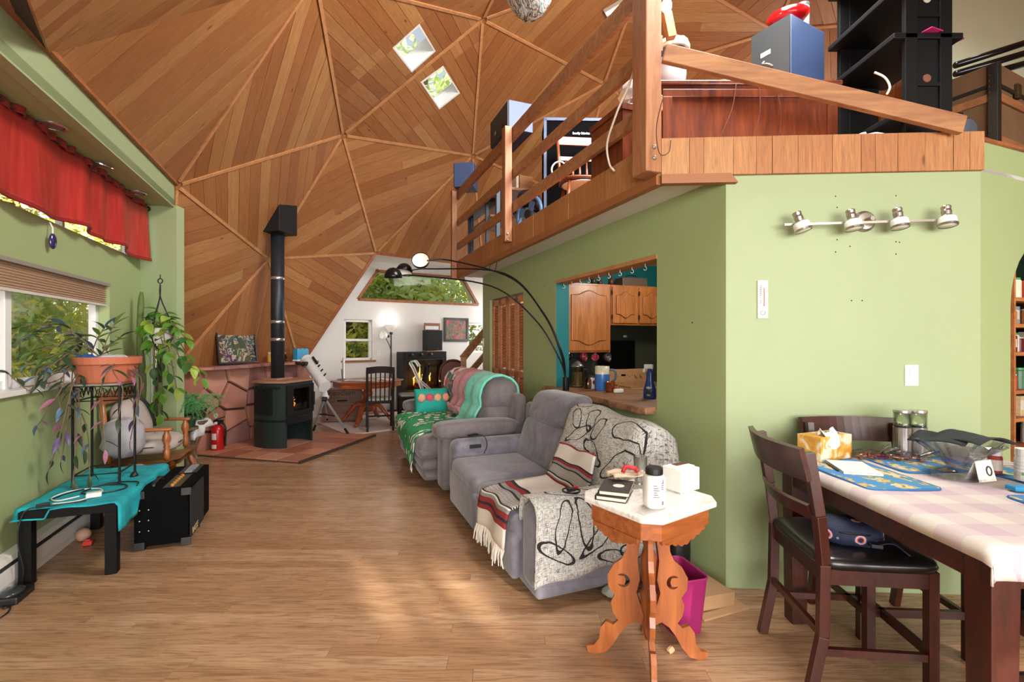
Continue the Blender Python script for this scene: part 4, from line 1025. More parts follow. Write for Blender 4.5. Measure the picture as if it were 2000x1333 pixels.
# ---- near loveseat
ls = thing('loveseat', 'grey suede reclining loveseat beside the small marble topped table', 'sofa', SO, TH)
soft('base', rbox((.46, .93, .19), (.86, 1.84, .30)), m_sue, ls, .03)
soft('arm', rbox((.40, .10, .30), (.78, .20, .46)), m_sue, ls, .07)
soft('arm', rbox((.40, 1.76, .31), (.78, .20, .48)), m_sue, ls, .07)
for y0 in (.205, .935):
    soft('seat_cushion', rbox((.31, y0 + .36, .345), (.66, .715, .17)), m_sue, ls, .06)
    soft('front_panel', rbox((.0, y0 + .36, .20), (.06, .70, .27)), m_sue, ls, .028)
    bk = MB().box((.66, y0 + .36, .57), (.24, .715, .34)); bk.v = [(x + .32 * (z - .4), y, z) for x, y, z in bk.v]
    b = soft('backrest', bk, m_sue, ls, .06)
    lw = .06 if y0 < .5 else 0
    hb = MB().box((.655, y0 + .36, .84 - lw), (.26, .70, .26 - lw)); hb.v = [(x + .36 * (z - .4), y, z) for x, y, z in hb.v]
    soft('headrest', hb, m_sue, ls, .09, 5)
soft('back_shell', MB().box((.80, .93, .45), (.14, 1.80, .78)), m_sue, ls, .04)
part('cup_holder', MB().lathe([(.048, .56), (.052, .565), (.052, .572), (.044, .572), (.042, .54), (0, .54)], 20, (.28, .10, 0)), M('cup_black', '#131313', .25), ls)
part('power_button', MB().box((.20, 1.655, .50), (.10, .012, .03)), m_bk, ls)
# remote cord hanging from the far arm
one('charging_lead', MB().tube(cr([fr(SO, .22, 1.70, .585), fr(SO, .26, 1.66, .59), fr(SO, .29, 1.648, .56), fr(SO, .30, 1.645, .50), fr(SO, .28, 1.642, .45), fr(SO, .27, 1.640, .435)], 6), .004, 6), m_bk, 'short black charging cord on the loveseat arm', 'cord', smooth=True)
one('phone_charger', MB().box((0, 0, 0), (.10, .04, .014)), m_bk, 'flat black charger lying on the loveseat arm', 'charger', fr(SO, .20, 1.73, .585), TH + .5, bevel=.004)
t = thing('key_fob', 'black and red key fob in the loveseat cup holder', 'keys', fr(SO, .28, .10, .575), .4)
part('fob', MB().box((0, 0, .0), (.05, .03, .014)), M('fob_black', '#1c1a1a', .3), t, bevel=.004); part('tab', MB().box((.03, .01, .004), (.03, .02, .01)), M('fob_red', '#b02a24', .35), t)
# ---- printed slipcovers: off-white weave with black drawn leaves
def leafcloth(name, rings, curves):
    k = NT(name); uv = k.coord('UV'); X = k.sep(uv)
    w1 = k.noise(k.mapping(uv, (260, 22, 1)), 1, 3, .75); w2 = k.noise(k.mapping(uv, (22, 260, 1)), 1, 3, .75)
    wv = k.ramp(k.math('MINIMUM', w1, w2), [(.38, lin('#454442')), (.49, lin('#c6c4be'))])
    d = k.noise(uv, 6, 2); mask = None
    xw = k.math('ADD', X[0], k.math('MULTIPLY', k.math('SUBTRACT', d, .5), .06)); yw = k.math('ADD', X[1], k.math('MULTIPLY', k.math('SUBTRACT', d, .5), .06))
    for (cx, cy, rx, ry, an, w_) in rings:
        dx = k.math('SUBTRACT', xw, cx); dy = k.math('SUBTRACT', yw, cy); c, s = math.cos(an), math.sin(an)
        a = k.math('DIVIDE', k.math('ADD', k.math('MULTIPLY', dx, c), k.math('MULTIPLY', dy, s)), rx)
        b = k.math('DIVIDE', k.math('SUBTRACT', k.math('MULTIPLY', dy, c), k.math('MULTIPLY', dx, s)), ry)
        r = k.math('SQRT', k.math('ADD', k.math('MULTIPLY', a, a), k.math('MULTIPLY', b, b)))
        m = k.math('LESS_THAN', k.math('ABSOLUTE', k.math('SUBTRACT', r, 1)), w_ * .65)
        mask = m if mask is None else k.math('MAXIMUM', mask, m)
    k.set(Base_Color=k.mix(mask, wv, lin('#1c1b1c')), Roughness=.9); k.bump(k.math('ADD', w1, w2), .35, .004); return k.m
ringsA = [(.20, .66, .05, .17, .25, .13), (.36, .66, .05, .19, -.18, .13), (.50, .78, .19, .045, -.55, .14), (.15, .83, .14, .04, .45, .15), (.68, .72, .11, .045, .45, .14), (.76, .84, .13, .05, -.4, .13), (.60, .93, .15, .05, .1, .12), (.86, .60, .05, .15, .3, .13), (.3, .35, .16, .07, .3, .1)]
ringsB = [(.33, .46, .055, .11, .15, .12), (.46, .42, .055, .11, -.35, .12), (.24, .30, .14, .04, .6, .14), (.50, .24, .15, .04, -.35, .14), (.16, .42, .05, .1, .7, .12), (.76, .46, .14, .09, .2, .08), (.80, .22, .14, .06, .8, .1), (.1, .6, .1, .06, 0, .1)]
m_leafA = leafcloth('leaf_print_cloth', ringsA, None); m_leafB = leafcloth('leaf_print_cloth_back', ringsB, None)
prof = [(.218, .40), (.214, .485), (.190, .543), (.14, .561), (.06, .559), (.01, .543), (-.016, .495), (-.022, .42), (-.022, .30), (-.024, .20), (-.026, .11)]
def prof_at(p, s):
    s *= len(p) - 1; i = min(int(s), len(p) - 2); f = s - i; return (p[i][0] * (1 - f) + p[i + 1][0] * f, p[i][1] * (1 - f) + p[i + 1][1] * f)
def armcover(a, b):
    y, z = prof_at(prof, b); x = .015 + .80 * a
    if b > .6:
        k = (b - .6) / .4; y -= .010 * k * (1 + math.sin(a * 17)); z += k * (.05 * math.sin(a * 5.2) + .03 * math.sin(a * 13 + 1)) + .06 * k * a
        x -= .02 * k * (1 - a)
    return fr(SO, x, y, z)
one('arm_cover', MB().sheet(armcover, 34, 30, .010), m_leafA, 'off-white cover with black leaf outlines over the loveseat arm', 'slipcover', smooth=True)
bprof = [(.505, .49), (.56, .62), (.585, .70), (.63, .80), (.665, .90), (.70, .965), (.77, 1.0), (.86, .985), (.925, .92), (.94, .80), (.945, .60)]
def backcover(a, b):
    x, z = prof_at(bprof, b); y = .80 - .86 * a
    z -= (.055 + .03 * a) * min(1, b * 2.2)
    z += .012 * math.sin(a * 9) * (1 if b > .3 else .3) - .05 * max(0, a - .75) * 4 * .6; x += .008 * math.sin(a * 14 + b * 8) + .02 * a
    if b < .25: z += .02 * math.sin(a * 7)
    if a > .86: h_ = (a - .86) / .14; y = -.012 - .03 * h_; z = max(.50, z - h_ * .42 * max(.25, (z - .45) * 2)); x -= .03 * h_
    return fr(SO, x - .035, y, z - .0)
one('back_cover', MB().sheet(backcover, 30, 34, .012), m_leafB, 'off-white cover with black leaf outlines over the loveseat backrest', 'slipcover', smooth=True)
# ---- woven serape blanket
def serape(name):
    k = NT(name); uv = k.coord('UV'); X = k.sep(uv)
    z = k.n('ShaderNodeTexWave', wave_type='RINGS', rings_direction='Y'); 
    zig = k.math('ABSOLUTE', k.math('SUBTRACT', k.math('FRACT', k.math('MULTIPLY', X[1], 14)), .5))
    t = k.math('FRACT', k.math('MULTIPLY', X[0], 2.2))
    W_, R_, N_, G_ = lin('#d9d3cb'), lin('#8e2a2c'), lin('#26262f'), lin('#8d8a88')
    st = k.ramp(t, [(0, W_), (.16, R_), (.21, N_), (.24, R_), (.30, G_), (.34, W_), (.37, N_), (.40, W_), (.60, N_), (.63, G_), (.68, R_), (.74, N_), (.77, W_)], 'CONSTANT')
    inb = k.math('MULTIPLY', k.math('GREATER_THAN', t, .40), k.math('LESS_THAN', t, .60))
    q = k.math('FRACT', k.math('MULTIPLY', k.math('ADD', k.math('MULTIPLY', k.math('ABSOLUTE', k.math('SUBTRACT', t, .5)), 8), k.math('MULTIPLY', zig, 2)), 2.4))
    pat = k.mix(k.math('GREATER_THAN', q, .5), W_, N_)
    k.set(Base_Color=k.mix(inb, st, pat), Roughness=.95); k.bump(k.noise(k.mapping(uv, (90, 260, 1)), 1, 2), .4, .004); return k.m
m_ser = serape('serape_weave')
bp = [(-.055, .21), (-.05, .33), (-.03, .425), (.02, .444), (.12, .448), (.25, .447), (.38, .447), (.46, .452), (.50, .475), (.53, .52), (.545, .57), (.56, .62), (.575, .66), (.59, .70)]
def ser(a, b):
    x, z = prof_at(bp, a); y = .24 + .50 * b
    y += .06 * (1 - b) * max(0, .3 - a) * 2 + .10 * max(0, a - .8) * 2 * (0.5 - b)
    z += .006 * math.sin(b * 11 + a * 6) + .008 * math.sin(a * 9 + b * 3) + .006; x -= .012 * math.sin(b * 8) * (1 if a < .2 else .3) + (.055 if a > .5 else 0) * min(1, (a - .5) * 9)
    return fr(SO, x, y + .0, z)
blk = thing('serape_blanket', 'red, white and black striped serape blanket with fringe on the loveseat seat', 'blanket', (0, 0, 0), 0)
blk.location = fr(SO, .2, .5, .45); inv = Vector(blk.location)
part('cloth', MB().sheet(lambda a, b: ser(a, b) - inv, 44, 24, .012), m_ser, blk, smooth=True)
m = MB(); rq = random.Random(8)
for i in range(34):
    p0 = ser(0, i / 33) - inv; q = Vector((rq.uniform(-.02, .02), rq.uniform(-.02, .02), 0))
    m.tube([p0, p0 - Z * .05 + q * .4 - NV * .01, p0 - Z * rq.uniform(.09, .13) + q - NV * .006], [.006, .005, .003], 5)
part('fringe', m, M('fringe_cream', '#ded8cd', .95), blk)['kind'] = 'stuff'
# ---- far reclining sofa
FO = fr(SO, -.02, 1.96)
fs = thing('reclining_sofa', 'long taupe grey reclining sofa piled with throws', 'sofa', FO, TH)
FLn = 2.05
soft('base', rbox((.46, FLn / 2, .17), (.84, FLn - .06, .26)), m_sue2, fs, .03)
for y0, nm in ((.0, 0), (FLn - .24, 1)):
    soft('arm', rbox((.40, y0 + .12, .30), (.80, .22, .52)), m_sue2, fs, .05)
    soft('arm_pad', MB().ell((.36, y0 + .12, .575), (.42, .145, .085), 24, 12, .55, .45), m_sue2, fs, .001)
sw = (FLn - .48) / 3
for i in range(3):
    yc = .24 + sw * (i + .5)
    part('seat_cushion', MB().ell((.26, yc, .39), (.42, sw * .52, .115), 24, 12, .5, .35), m_sue2, fs, smooth=True)
    for j in range(3):
        part('footrest_pad', MB().ell((-.07 + .02 * j, yc, .335 - j * .105), (.085, sw * .51, .068), 18, 10, .8, .3), m_sue2, fs, smooth=True)
    lb = MB().ell((.58, yc, .62), (.15, sw * .52, .20), 20, 12, .55, .35); lb.v = [(x + .22 * (z - .5), y, z) for x, y, z in lb.v]
    part('lumbar_cushion', lb, m_sue2, fs, smooth=True)
    hb = MB().ell((.66, yc, .845), (.185, sw * .53, .185), 22, 14, .75, .4); hb.v = [(x + .16 * (z - .8), y, z) for x, y, z in hb.v]
    part('head_cushion', hb, m_sue2, fs, smooth=True)
soft('back_shell', MB().box((.80, FLn / 2, .46), (.12, FLn - .14, .84)), m_sue2, fs, .05)
# throws over the back: profile in front, over the top, down the back
def backthrow(y0, y1, zf, skew=0, amp=.012, off=.0, zb=.62):
    pr = [(.505 + .12 * (zf - .7), zf), (.485 + off * 0, .745), (.462, .83), (.475, .92), (.52, .99), (.60, 1.035), (.70, 1.045), (.80, 1.01), (.865, .94), (.885, .84), (.89, zb)]
    if zf < .72: pr = [(.40, zf - .0)] + [(.425, .56), (.44, .66)] + pr[1:]
    if zf < .5: pr = [(.30, zf + .03), (.38, zf + .05)] + pr[1:]
    def fn(a, b):
        x, z = prof_at(pr, b); y = y0 + (y1 - y0) * a + skew * max(0, .45 - b)
        return fr(FO, x - .012 - off + amp * math.sin(a * 13 + b * 3) * .8, y, z + .008 + amp * .4 * math.sin(a * 9))
    return fn
def flat2(name, cols, scale, mode='noise', bump=.3, bs=150):
    k = NT(name); uv = k.coord()
    if mode == 'noise':
        f = k.noise(uv, scale, 4, .7); col = k.ramp(f, [(.3 + .4 * i / (len(cols) - 1), lin(c)) for i, c in enumerate(cols)])
    else:
        f = k.vor(uv, scale, 'F1', 'Color'); col = k.ramp(k.sep(f)[0], [(i / len(cols), lin(c)) for i, c in enumerate(cols)], 'CONSTANT')
    k.set(Base_Color=col, Roughness=.95, Sheen_Weight=.3); k.bump(k.noise(uv, bs, 3), bump, .01); return k.m
one('tropical_throw', MB().sheet(backthrow(1.42, 1.86, .80), 20, 30, .016), flat2('tropical_print', ['#1d3b34', '#e2ded2', '#c23c55', '#3f8a4c', '#efe9dc', '#274a3e', '#d8857c'], 12, 'vor', .2), 'flower printed throw with dark border over the sofa back', 'throw', smooth=True)
one('pink_fleece', MB().sheet(backthrow(.88, 1.40, .66, amp=.016), 22, 30, .03).jit(.004, 3), flat2('pink_fleece', ['#a9566a', '#cf8796', '#dba3aa'], 60, 'noise', 1.0, 110), 'fluffy dusty pink fleece throw over the sofa back', 'throw', smooth=True)
one('mint_blanket', MB().sheet(backthrow(.30, .86, .47, skew=.34, amp=.018, off=.006), 26, 36, .02), flat2('mint_knit', ['#58bfa8', '#74d8c0', '#86e0cc'], 7, 'noise', .35, 90), 'mint green blanket draped over the sofa back', 'blanket', smooth=True)
t = thing('teal_cushion', 'dark teal flat cushion on the sofa seat under the mint blanket', 'cushion', fr(FO, .22, .52, .55), TH)
part('cover', MB().ell((0, 0, 0), (.17, .20, .045), 20, 10, .8, .5), M('teal_cover', '#1f7a70', .8, var=.2), t, smooth=True)
part('piping', MB().tube([(.17 * math.copysign(abs(math.cos(a)) ** .5, math.cos(a)), .20 * math.copysign(abs(math.sin(a)) ** .5, math.sin(a)), 0) for a in [2 * PI * i / 28 for i in range(28)]], .005, 6, True), M('piping_tan', '#c9a27c', .8), t)
# avocado print blanket over the seat, falling to a point in front
k = NT('avocado_print'); uv = k.coord('UV'); mp = k.mapping(uv, (15, 9, 1)); d1 = k.vor(mp, 1, 'F1', 'Distance')
k.set(Base_Color=k.ramp(d1, [(0, lin('#7c2a2a')), (.13, lin('#3a2a2a')), (.17, lin('#e4e8e0')), (.36, lin('#c9d6c4')), (.42, lin('#1c6b46')), (.5, lin('#2f9a62'))], 'CONSTANT'), Roughness=.9); k.bump(k.noise(uv, 40), .2, .006)
hang = [(0.0, .10), (.10, .36), (.16, .43), (.24, .34), (.4, .24), (.7, .17), (1, .14)]
def avo(a, b):
    y = .42 + (FLn - .66) * a; L = .05
    for (q0, h0), (q1, h1) in zip(hang, hang[1:]):
        if q0 <= a <= q1: L = h0 + (h1 - h0) * (a - q0) / (q1 - q0)
    top = .60; s = b * (top + L)
    rip = .010 * math.sin(a * 40) * max(0, (s - top) / .3)
    if s <= top:
        f = s / top; return fr(FO, .48 - .60 * f, y, .535 - .012 * f - .03 * max(0, f - .88) / .12 + .006 * math.sin(a * 19 + f * 5))
    h = s - top; return fr(FO, -.135 - .035 * min(1, h / .05) + rip - .01 * math.sin(h * 9), y + .10 * h * (1 if a < .16 else -.3), .493 - h)
one('avocado_blanket', MB().sheet(avo, 56, 34, .01), k.m, 'green avocado print blanket spread on the sofa seat', 'blanket', smooth=True)
t = thing('pompom_cushion', 'turquoise cushion with peach and pink pompom row in the sofa corner', 'cushion', fr(FO, .26, 1.60, .53), TH - PI / 2)
R = Matrix.Rotation(.35, 3, 'Y'); cz = Vector((0, 0, .17))
part('cover', MB().grid(lambda a, b: Matrix.Rotation(-.3, 3, 'Y') @ Vector(((.07 if a < .5 else -.07) * (math.sin(PI * min(a, 1 - a) * 2) ** .5) * (math.sin(PI * b) ** .5), -.22 + .44 * min(a, 1 - a) * 2, .29 * b)), 24, 12, closeu=True), M('turquoise_cover', '#1fa294', .85, var=.12, bump=.2), t, smooth=True)
for i, c in enumerate(('#e39a7a', '#dcae84', '#d3586a', '#e0a284')):
    part('pompom', MB().ell((.012, .155 - i * .10, .175), (.03, .048, .05), 12, 8).jit(.006, i), M('pompom_%d' % i, c, 1, var=.2, scale=40, bump=.8), t, smooth=True)
# ================================================================== window side: bench, plants, amplifier, armchair
def g(n, d, z=0.0): return NV * n + DV * d + Z * z
NL = L0.dot(NV); DL = L0.dot(DV)
m_ltbk = M('bench_black', '#0b0c0d', .6, var=.15, spec=.2)
# ---- red valance on its rod
def val(a, b):
    d = 1.6 + (DL + tLe - .10 - 1.6) * a; z = 2.705 - .50 * b
    amp = .012 + .030 * b; w_ = math.sin(a * 60 + 1.3 * math.sin(a * 17)) * .6 + math.sin(a * 37 + 2) * .5
    z += b * (.012 * math.sin(a * 11) + .012 * math.sin(a * 31))
    return g(NL + .075 + amp * w_, d, z)
k = NT('red_satin'); v = k.coord(); f = k.noise(k.mapping(v, (3, 3, .4)), 8, 3)
k.set(Base_Color=k.ramp(f, [(.3, lin('#98201f')), (.7, lin('#b8342c'))]), Roughness=.42, Specular_IOR_Level=.5, Transmission_Weight=.0); m_red = k.m
vt = thing('valance_curtain', 'red satin valance gathered on a rod over the clerestory window', 'curtain', g(NL + .07, 4.2, 2.2)); vo = Vector(vt.location)
part('cloth', MB().sheet(lambda a, b: val(a, b) - vo, 150, 14, .006), m_red, vt, smooth=True)
part('ruffle', MB().sheet(lambda a, b: g(NL + .08 + .012 * math.sin(a * 210) + .008 * math.sin(a * 93), 1.6 + (DL + tLe - .10 - 1.6) * a, 2.69 + .045 * b + .008 * math.sin(a * 120)) - vo, 170, 4, .012), M('red_ruffle', '#7c1f1b', .6), vt, smooth=True)
part('hem', MB().sheet(lambda a, b: val(a, .965 + .05 * b) - vo + NV * .004, 150, 1, .008), M('red_hem', '#8a1c1c', .5), vt, smooth=True)
rt = thing('curtain_rod', 'dark curtain rod with a round end knob under the soffit', 'curtain rod', g(NL + .075, 4.2, 2.705)); ro = Vector(rt.location)
part('rod', MB().cyl(g(NL + .075, 1.6, 2.705) - ro, g(NL + .075, DL + tLe - .07, 2.705) - ro, .009, 10), m_bk, rt)
part('finial', MB().ell(g(NL + .075, DL + tLe - .055, 2.705) - ro, (.026, .026, .026), 12, 8), m_bk, rt, smooth=True)
# ---- cellular blind
bl = thing('cellular_blind', 'beige pleated blind pulled halfway up in the sliding window', 'blind', g(NL - .02, 3.4, 1.70)); bo = Vector(bl.location)
d0, d1 = DL + tw0 + .01, DL + tw1 - .015
k = NT('blind_cloth'); k.set(Base_Color=k.mix(k.noise(k.mapping(k.coord(), (1, 1, 30)), 6), lin('#b59a82'), lin('#cdb49c')), Roughness=.9, Transmission_Weight=0.0); m_blind = k.m
n = 18
part('pleats', MB().sheet(lambda a, b: g(NL - .025 + (.008 if int(round(b * n)) % 2 else -.008), d0 + (d1 - d0) * a, 1.865 - .155 * b) - bo, 2, n, .004), m_blind, bl)
part('head_rail', MB().prism([g(NL - .045, d0, 1.86) - bo, g(NL + .012, d0, 1.86) - bo, g(NL + .012, d0, 1.884) - bo, g(NL - .045, d0, 1.884) - bo], DV * (d1 - d0)), M('rail_grey', '#8d8780', .5), bl)
part('bottom_rail', MB().prism([g(NL - .04, d0, 1.692) - bo, g(NL - .008, d0, 1.692) - bo, g(NL - .008, d0, 1.71) - bo, g(NL - .04, d0, 1.71) - bo], DV * (d1 - d0)), M('rail_white', '#cfc8be', .5), bl)
# ---- purple hanging ornament
pu = onpl(103, 472, g(NL + .035, 0), NV)
t = thing('glass_ornament', 'dark purple oval glass ornament hanging below the red valance', 'ornament', pu)
part('drop', MB().ell((0, 0, 0), (.014, .026, .052), 14, 10), M('purple_glass', '#2c2456', .12, var=.3, coat=.5), t, smooth=True)
part('ribbon', MB().tube([(0, 0, .05), (-.005, .004, .09), (-.02, .0, .125)], .005, 6), M('ribbon_white', '#e2dcd6', .7), t)
# ---- recessed lights in the soffit
for i, (u, v, lb, tl) in enumerate(((103, 245, 'recessed ceiling light above the left end of the valance', 0), (200, 321, 'recessed ceiling light with a tilted loose trim ring', .35), (268, 376, 'recessed ceiling light near the end of the soffit', 0))):
    p = onz(u, v, 2.742)
    t = thing('recessed_light', lb, 'ceiling light', p, 0, 'recessed lights in the bay soffit')
    R_ = Matrix.Rotation(tl, 4, 'Y')
    part('trim_ring', MB().lathe([(.056, -.002), (.075, -.002), (.075, -.008), (.060, -.012), (.056, -.006)], 24, cap=False).xf(R_), M('chrome_ring', '#c8c8c4', .25, metal=.9), t, smooth=False)
    part('bulb', MB().lathe([(0, -.003), (.055, -.003), (.05, -.008), (0, -.010)], 20), M('bulb_grey', '#8d8d88', .3, metal=.5), t)
# ---- baseboard heater
ht = thing('baseboard_heater', 'white electric baseboard heater along the window wall floor', 'heater', g(NL + .035, 3.4, 0)); ho = Vector(ht.location)
m_htr = M('heater_white', '#e8e5de', .4, var=.06, scale=3)
hp = [(NL + .004, .03), (NL + .065, .03), (NL + .07, .05), (NL + .07, .125)]
part('front_panel', MB().prism([g(NL + .06, 1.0, .045) - ho, g(NL + .07, 1.0, .045) - ho, g(NL + .07, 1.0, .13) - ho, g(NL + .06, 1.0, .13) - ho], DV * 3.9), m_htr, ht)
part('top_cap', MB().prism([g(NL + .002, 1.0, .165) - ho, g(NL + .05, 1.0, .165) - ho, g(NL + .055, 1.0, .15) - ho, g(NL + .06, 1.0, .155) - ho, g(NL + .052, 1.0, .185) - ho, g(NL + .002, 1.0, .195) - ho], DV * 3.9), m_htr, ht)
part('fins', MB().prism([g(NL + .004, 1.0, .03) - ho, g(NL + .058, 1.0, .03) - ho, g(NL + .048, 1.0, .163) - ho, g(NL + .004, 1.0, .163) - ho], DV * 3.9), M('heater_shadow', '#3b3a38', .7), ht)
part('foot_panel', MB().prism([g(NL + .058, 1.0, .0) - ho, g(NL + .066, 1.0, .0) - ho, g(NL + .066, 1.0, .04) - ho, g(NL + .058, 1.0, .04) - ho], DV * 3.9), m_htr, ht)
# ---- black bench with turquoise cloth
BN0, BN1, BD0, BD1, BZ = -1.625, -1.17, 3.53, 4.48, .425
bt = thing('low_bench_table', 'low black table with square legs under the turquoise cloth', 'table', g((BN0 + BN1) / 2, (BD0 + BD1) / 2), TH)
bw, bl_ = BN1 - BN0, BD1 - BD0
part('tabletop', MB().box((0, 0, BZ - .025), (bw, bl_, .05)), m_ltbk, bt, bevel=.003)
for sx in (-1, 1):
    for sy in (-1, 1): part('leg', MB().box((sx * (bw / 2 - .03), sy * (bl_ / 2 - .03), (BZ - .05) / 2), (.058, .058, BZ - .05)), m_ltbk, bt, bevel=.002)
def cloth(a, b):
    d = BD0 - .015 + (bl_ + .03) * b; s = a * (bw + .20) - .03
    n = BN0 + s; z = BZ + .006 + .003 * math.sin(a * 20 + b * 13)
    if s > bw:
        k_ = s - bw; dr = k_ * (1.0 if b < .3 else .45 + .2 * math.sin(b * 9)); n = BN1 + .012 + .02 * k_ + .008 * math.sin(b * 22); z = BZ + .004 - dr
    if b < .03 and a < .25: z -= .05
    return g(n, d, z)
k = NT('turquoise_cloth'); kx = k.noise(k.mapping(k.coord(), (4, 4, 4), rot=(0, 0, TH)), 3, 4); k.set(Base_Color=k.ramp(kx, [(.3, lin('#0f8e9c')), (.7, lin('#1fb4be'))]), Roughness=.8); k.bump(k.noise(k.coord(), 9, 3), .3, .02)
one('table_cloth', MB().sheet(cloth, 30, 34, .006), k.m, 'turquoise cloth spread over the low black table', 'cloth', smooth=True)
TZ = BZ + .014
# cables and adapter on the cloth
one('charging_cable', MB().tube(cr([g(-1.42, 3.72, TZ), g(-1.50, 3.66, TZ), g(-1.56, 3.74, TZ), g(-1.52, 3.86, TZ), g(-1.40, 3.88, TZ), g(-1.33, 3.78, TZ), g(-1.38, 3.62, TZ), g(-1.5, 3.6, TZ)], 8), .0045, 6), M('cable_white', '#e2e0da', .5), 'white charging cable coiled on the turquoise cloth', 'cable', smooth=True)
one('power_adapter', MB().box((0, 0, .015), (.075, .05, .03)), M('adapter_white', '#e8e6e0', .35), 'white plug adapter lying on the turquoise cloth', 'adapter', g(-1.335, 3.685, TZ - .004), TH + .3, bevel=.006)
one('black_cable', MB().tube(cr([g(-1.55, 3.70, TZ), g(-1.50, 3.84, TZ), g(-1.38, 3.93, TZ), g(-1.26, 3.92, TZ), g(-1.22, 3.82, TZ), g(-1.30, 3.74, TZ), g(-1.44, 3.80, TZ), g(-1.36, 3.98, TZ), g(-1.2, 3.95, TZ + .004), g(-1.17, 3.86, TZ)], 8), .0045, 6), m_bk, 'tangled black cable on the turquoise cloth', 'cable', smooth=True)
one('extension_lead', MB().tube(cr([g(-1.34, 3.60, TZ), g(-1.48, 3.56, TZ), g(-1.58, 3.53, TZ - .0), g(-1.60, 3.49, BZ - .06), g(-1.60, 3.485, .25), g(-1.585, 3.50, .12), g(-1.60, 3.53, .008), g(-1.57, 3.6, .006)], 8), .004, 6), m_bk, 'black power cord hanging down past the bench leg', 'cord', smooth=True)
one('cord_plug', MB().box((0, 0, 0.011), (.06, .02, .022)), m_bk, 'small black inline plug on the turquoise cloth', 'plug', g(-1.53, 3.57, TZ - .005), TH + .5, bevel=.004)
one('small_black_bell', MB().lathe([(0, 0), (.026, 0), (.022, .02), (.01, .035), (0, .04)], 12), m_bk, 'small black knob shaped object beside the plant stand legs', 'knob', g(-1.27, 4.14, TZ - .006), smooth=True)
# ---- wire plant stand
PN0, PN1, PD0, PD1 = -1.55, -1.30, 3.97, 4.25; PZ1 = 1.10
ps = thing('plant_stand', 'tall black wire plant stand on the turquoise cloth', 'plant stand', g((PN0 + PN1) / 2, (PD0 + PD1) / 2, TZ - .005)); po = Vector(ps.location)
m_iron = M('iron_black', '#151517', .45, metal=.3)
for n in (PN0, PN1):
    for d in (PD0, PD1): part('leg', MB().cyl(g(n, d, TZ - .004) - po, g(n, d, PZ1) - po, .008, 8).ell(g(n, d, TZ + .001) - po, (.012, .012, .006), 8, 6), m_iron, ps)
c4 = [(PN0, PD0), (PN1, PD0), (PN1, PD1), (PN0, PD1)]
for z, nm in ((TZ + .07, 'lower_ring'), (PZ1 - .004, 'upper_ring'), (PZ1 - .10, 'mid_ring')):
    part(nm, MB().tube([g(n, d, z) - po for n, d in c4], .006, 6, True), m_iron, ps)
m = MB()
for (a, b) in zip(c4, c4[1:] + c4[:1]):
    for i in range(3):
        pts = []
        for j in range(17):
            t_ = (i + j / 16) / 3; r = .028 * math.sin(j / 16 * PI * 4); q = g(a[0] + (b[0] - a[0]) * t_, a[1] + (b[1] - a[1]) * t_, PZ1 - .05 + r * (1 if i % 2 else -1)); pts.append(q - po)
        m.tube(pts, .003, 5)
part('scrollwork', m, m_iron, ps)['kind'] = 'stuff'
part('top_plate', MB().prism([g(n, d, PZ1) - po for n, d in c4], Z * .012), M('stand_top', '#8e8a80', .6), ps)
# ---- plants
def leafmesh(name, L, W, mat, curl=.25, pointy=1.0):
    vs = []; n = 6
    for i in range(n + 1):
        t = i / n; w_ = W * math.sin(PI * min(1, t * .98 + .02)) ** (.8) * (1 - .35 * t * pointy); z = -curl * L * t * t
        vs += [(-w_ / 2, L * t, z + w_ * .18), (0, L * t, z), (w_ / 2, L * t, z + w_ * .18)]
    fs = []
    for i in range(n):
        a = i * 3; fs += [(a, a + 1, a + 4, a + 3), (a + 1, a + 2, a + 5, a + 4)]
    m = MB().add(vs, fs); return mesh_of(name, m, mat, True)
def leafmat(name, c1, c2, tr=.25):
    k = NT(name); f = k.noise(k.coord(), 18, 2); col = k.mix(f, lin(c1), lin(c2)); k.set(Base_Color=col, Roughness=.4, Transmission_Weight=0.0)
    out = [x for x in k.t.nodes if x.type == 'OUTPUT_MATERIAL'][0]; tl = k.n('ShaderNodeBsdfTranslucent'); k.l(col, tl.inputs[0]); mx = k.n('ShaderNodeMixShader'); mx.inputs[0].default_value = tr
    k.l(k.b.outputs[0], mx.inputs[1]); k.l(tl.outputs[0], mx.inputs[2]); k.l(mx.outputs[0], out.inputs[0]); return k.m
def put_leaf(me, base, dirv, parent, roll=0, sc=1.0):
    o = bpy.data.objects.new('leaf', me); COL.objects.link(o); o.parent = parent
    q = Vector(dirv).to_track_quat('Y', 'Z'); o.rotation_mode = 'QUATERNION'
    o.rotation_quaternion = q @ Matrix.Rotation(roll, 3, 'Y').to_quaternion(); o.location = base; o.scale = (sc, sc, sc); return o
PC = g(-1.42, 4.11, PZ1 + .012)
pt = thing('terracotta_pot', 'wide terracotta pot with dry soil bags on the wire plant stand', 'flower pot', PC)
part('pot', MB().lathe([(0, 0), (.145, 0), (.155, .01), (.178, .125), (.19, .127), (.197, .132), (.2, .178), (.19, .18), (.186, .15), (.17, .145), (0, .14)], 30), M('terracotta', '#b4674a', .55, var=.12, scale=4), pt, smooth=False)
part('soil', MB().lathe([(0, .165), (.12, .16), (.18, .145)], 18, cap=False).jit(.006, 2), M('soil', '#4a3a30', .95, var=.4, scale=40, bump=.8), pt)
one('watering_tube', MB().ell((0, 0, 0), (.085, .035, .024), 16, 8).jit(.003, 4), M('blue_plastic', '#2a5fa8', .3), 'blue plastic tube lying on the pot soil', 'watering tube', PC + Vector((-.05, -.10, .175)), -.2, smooth=True)
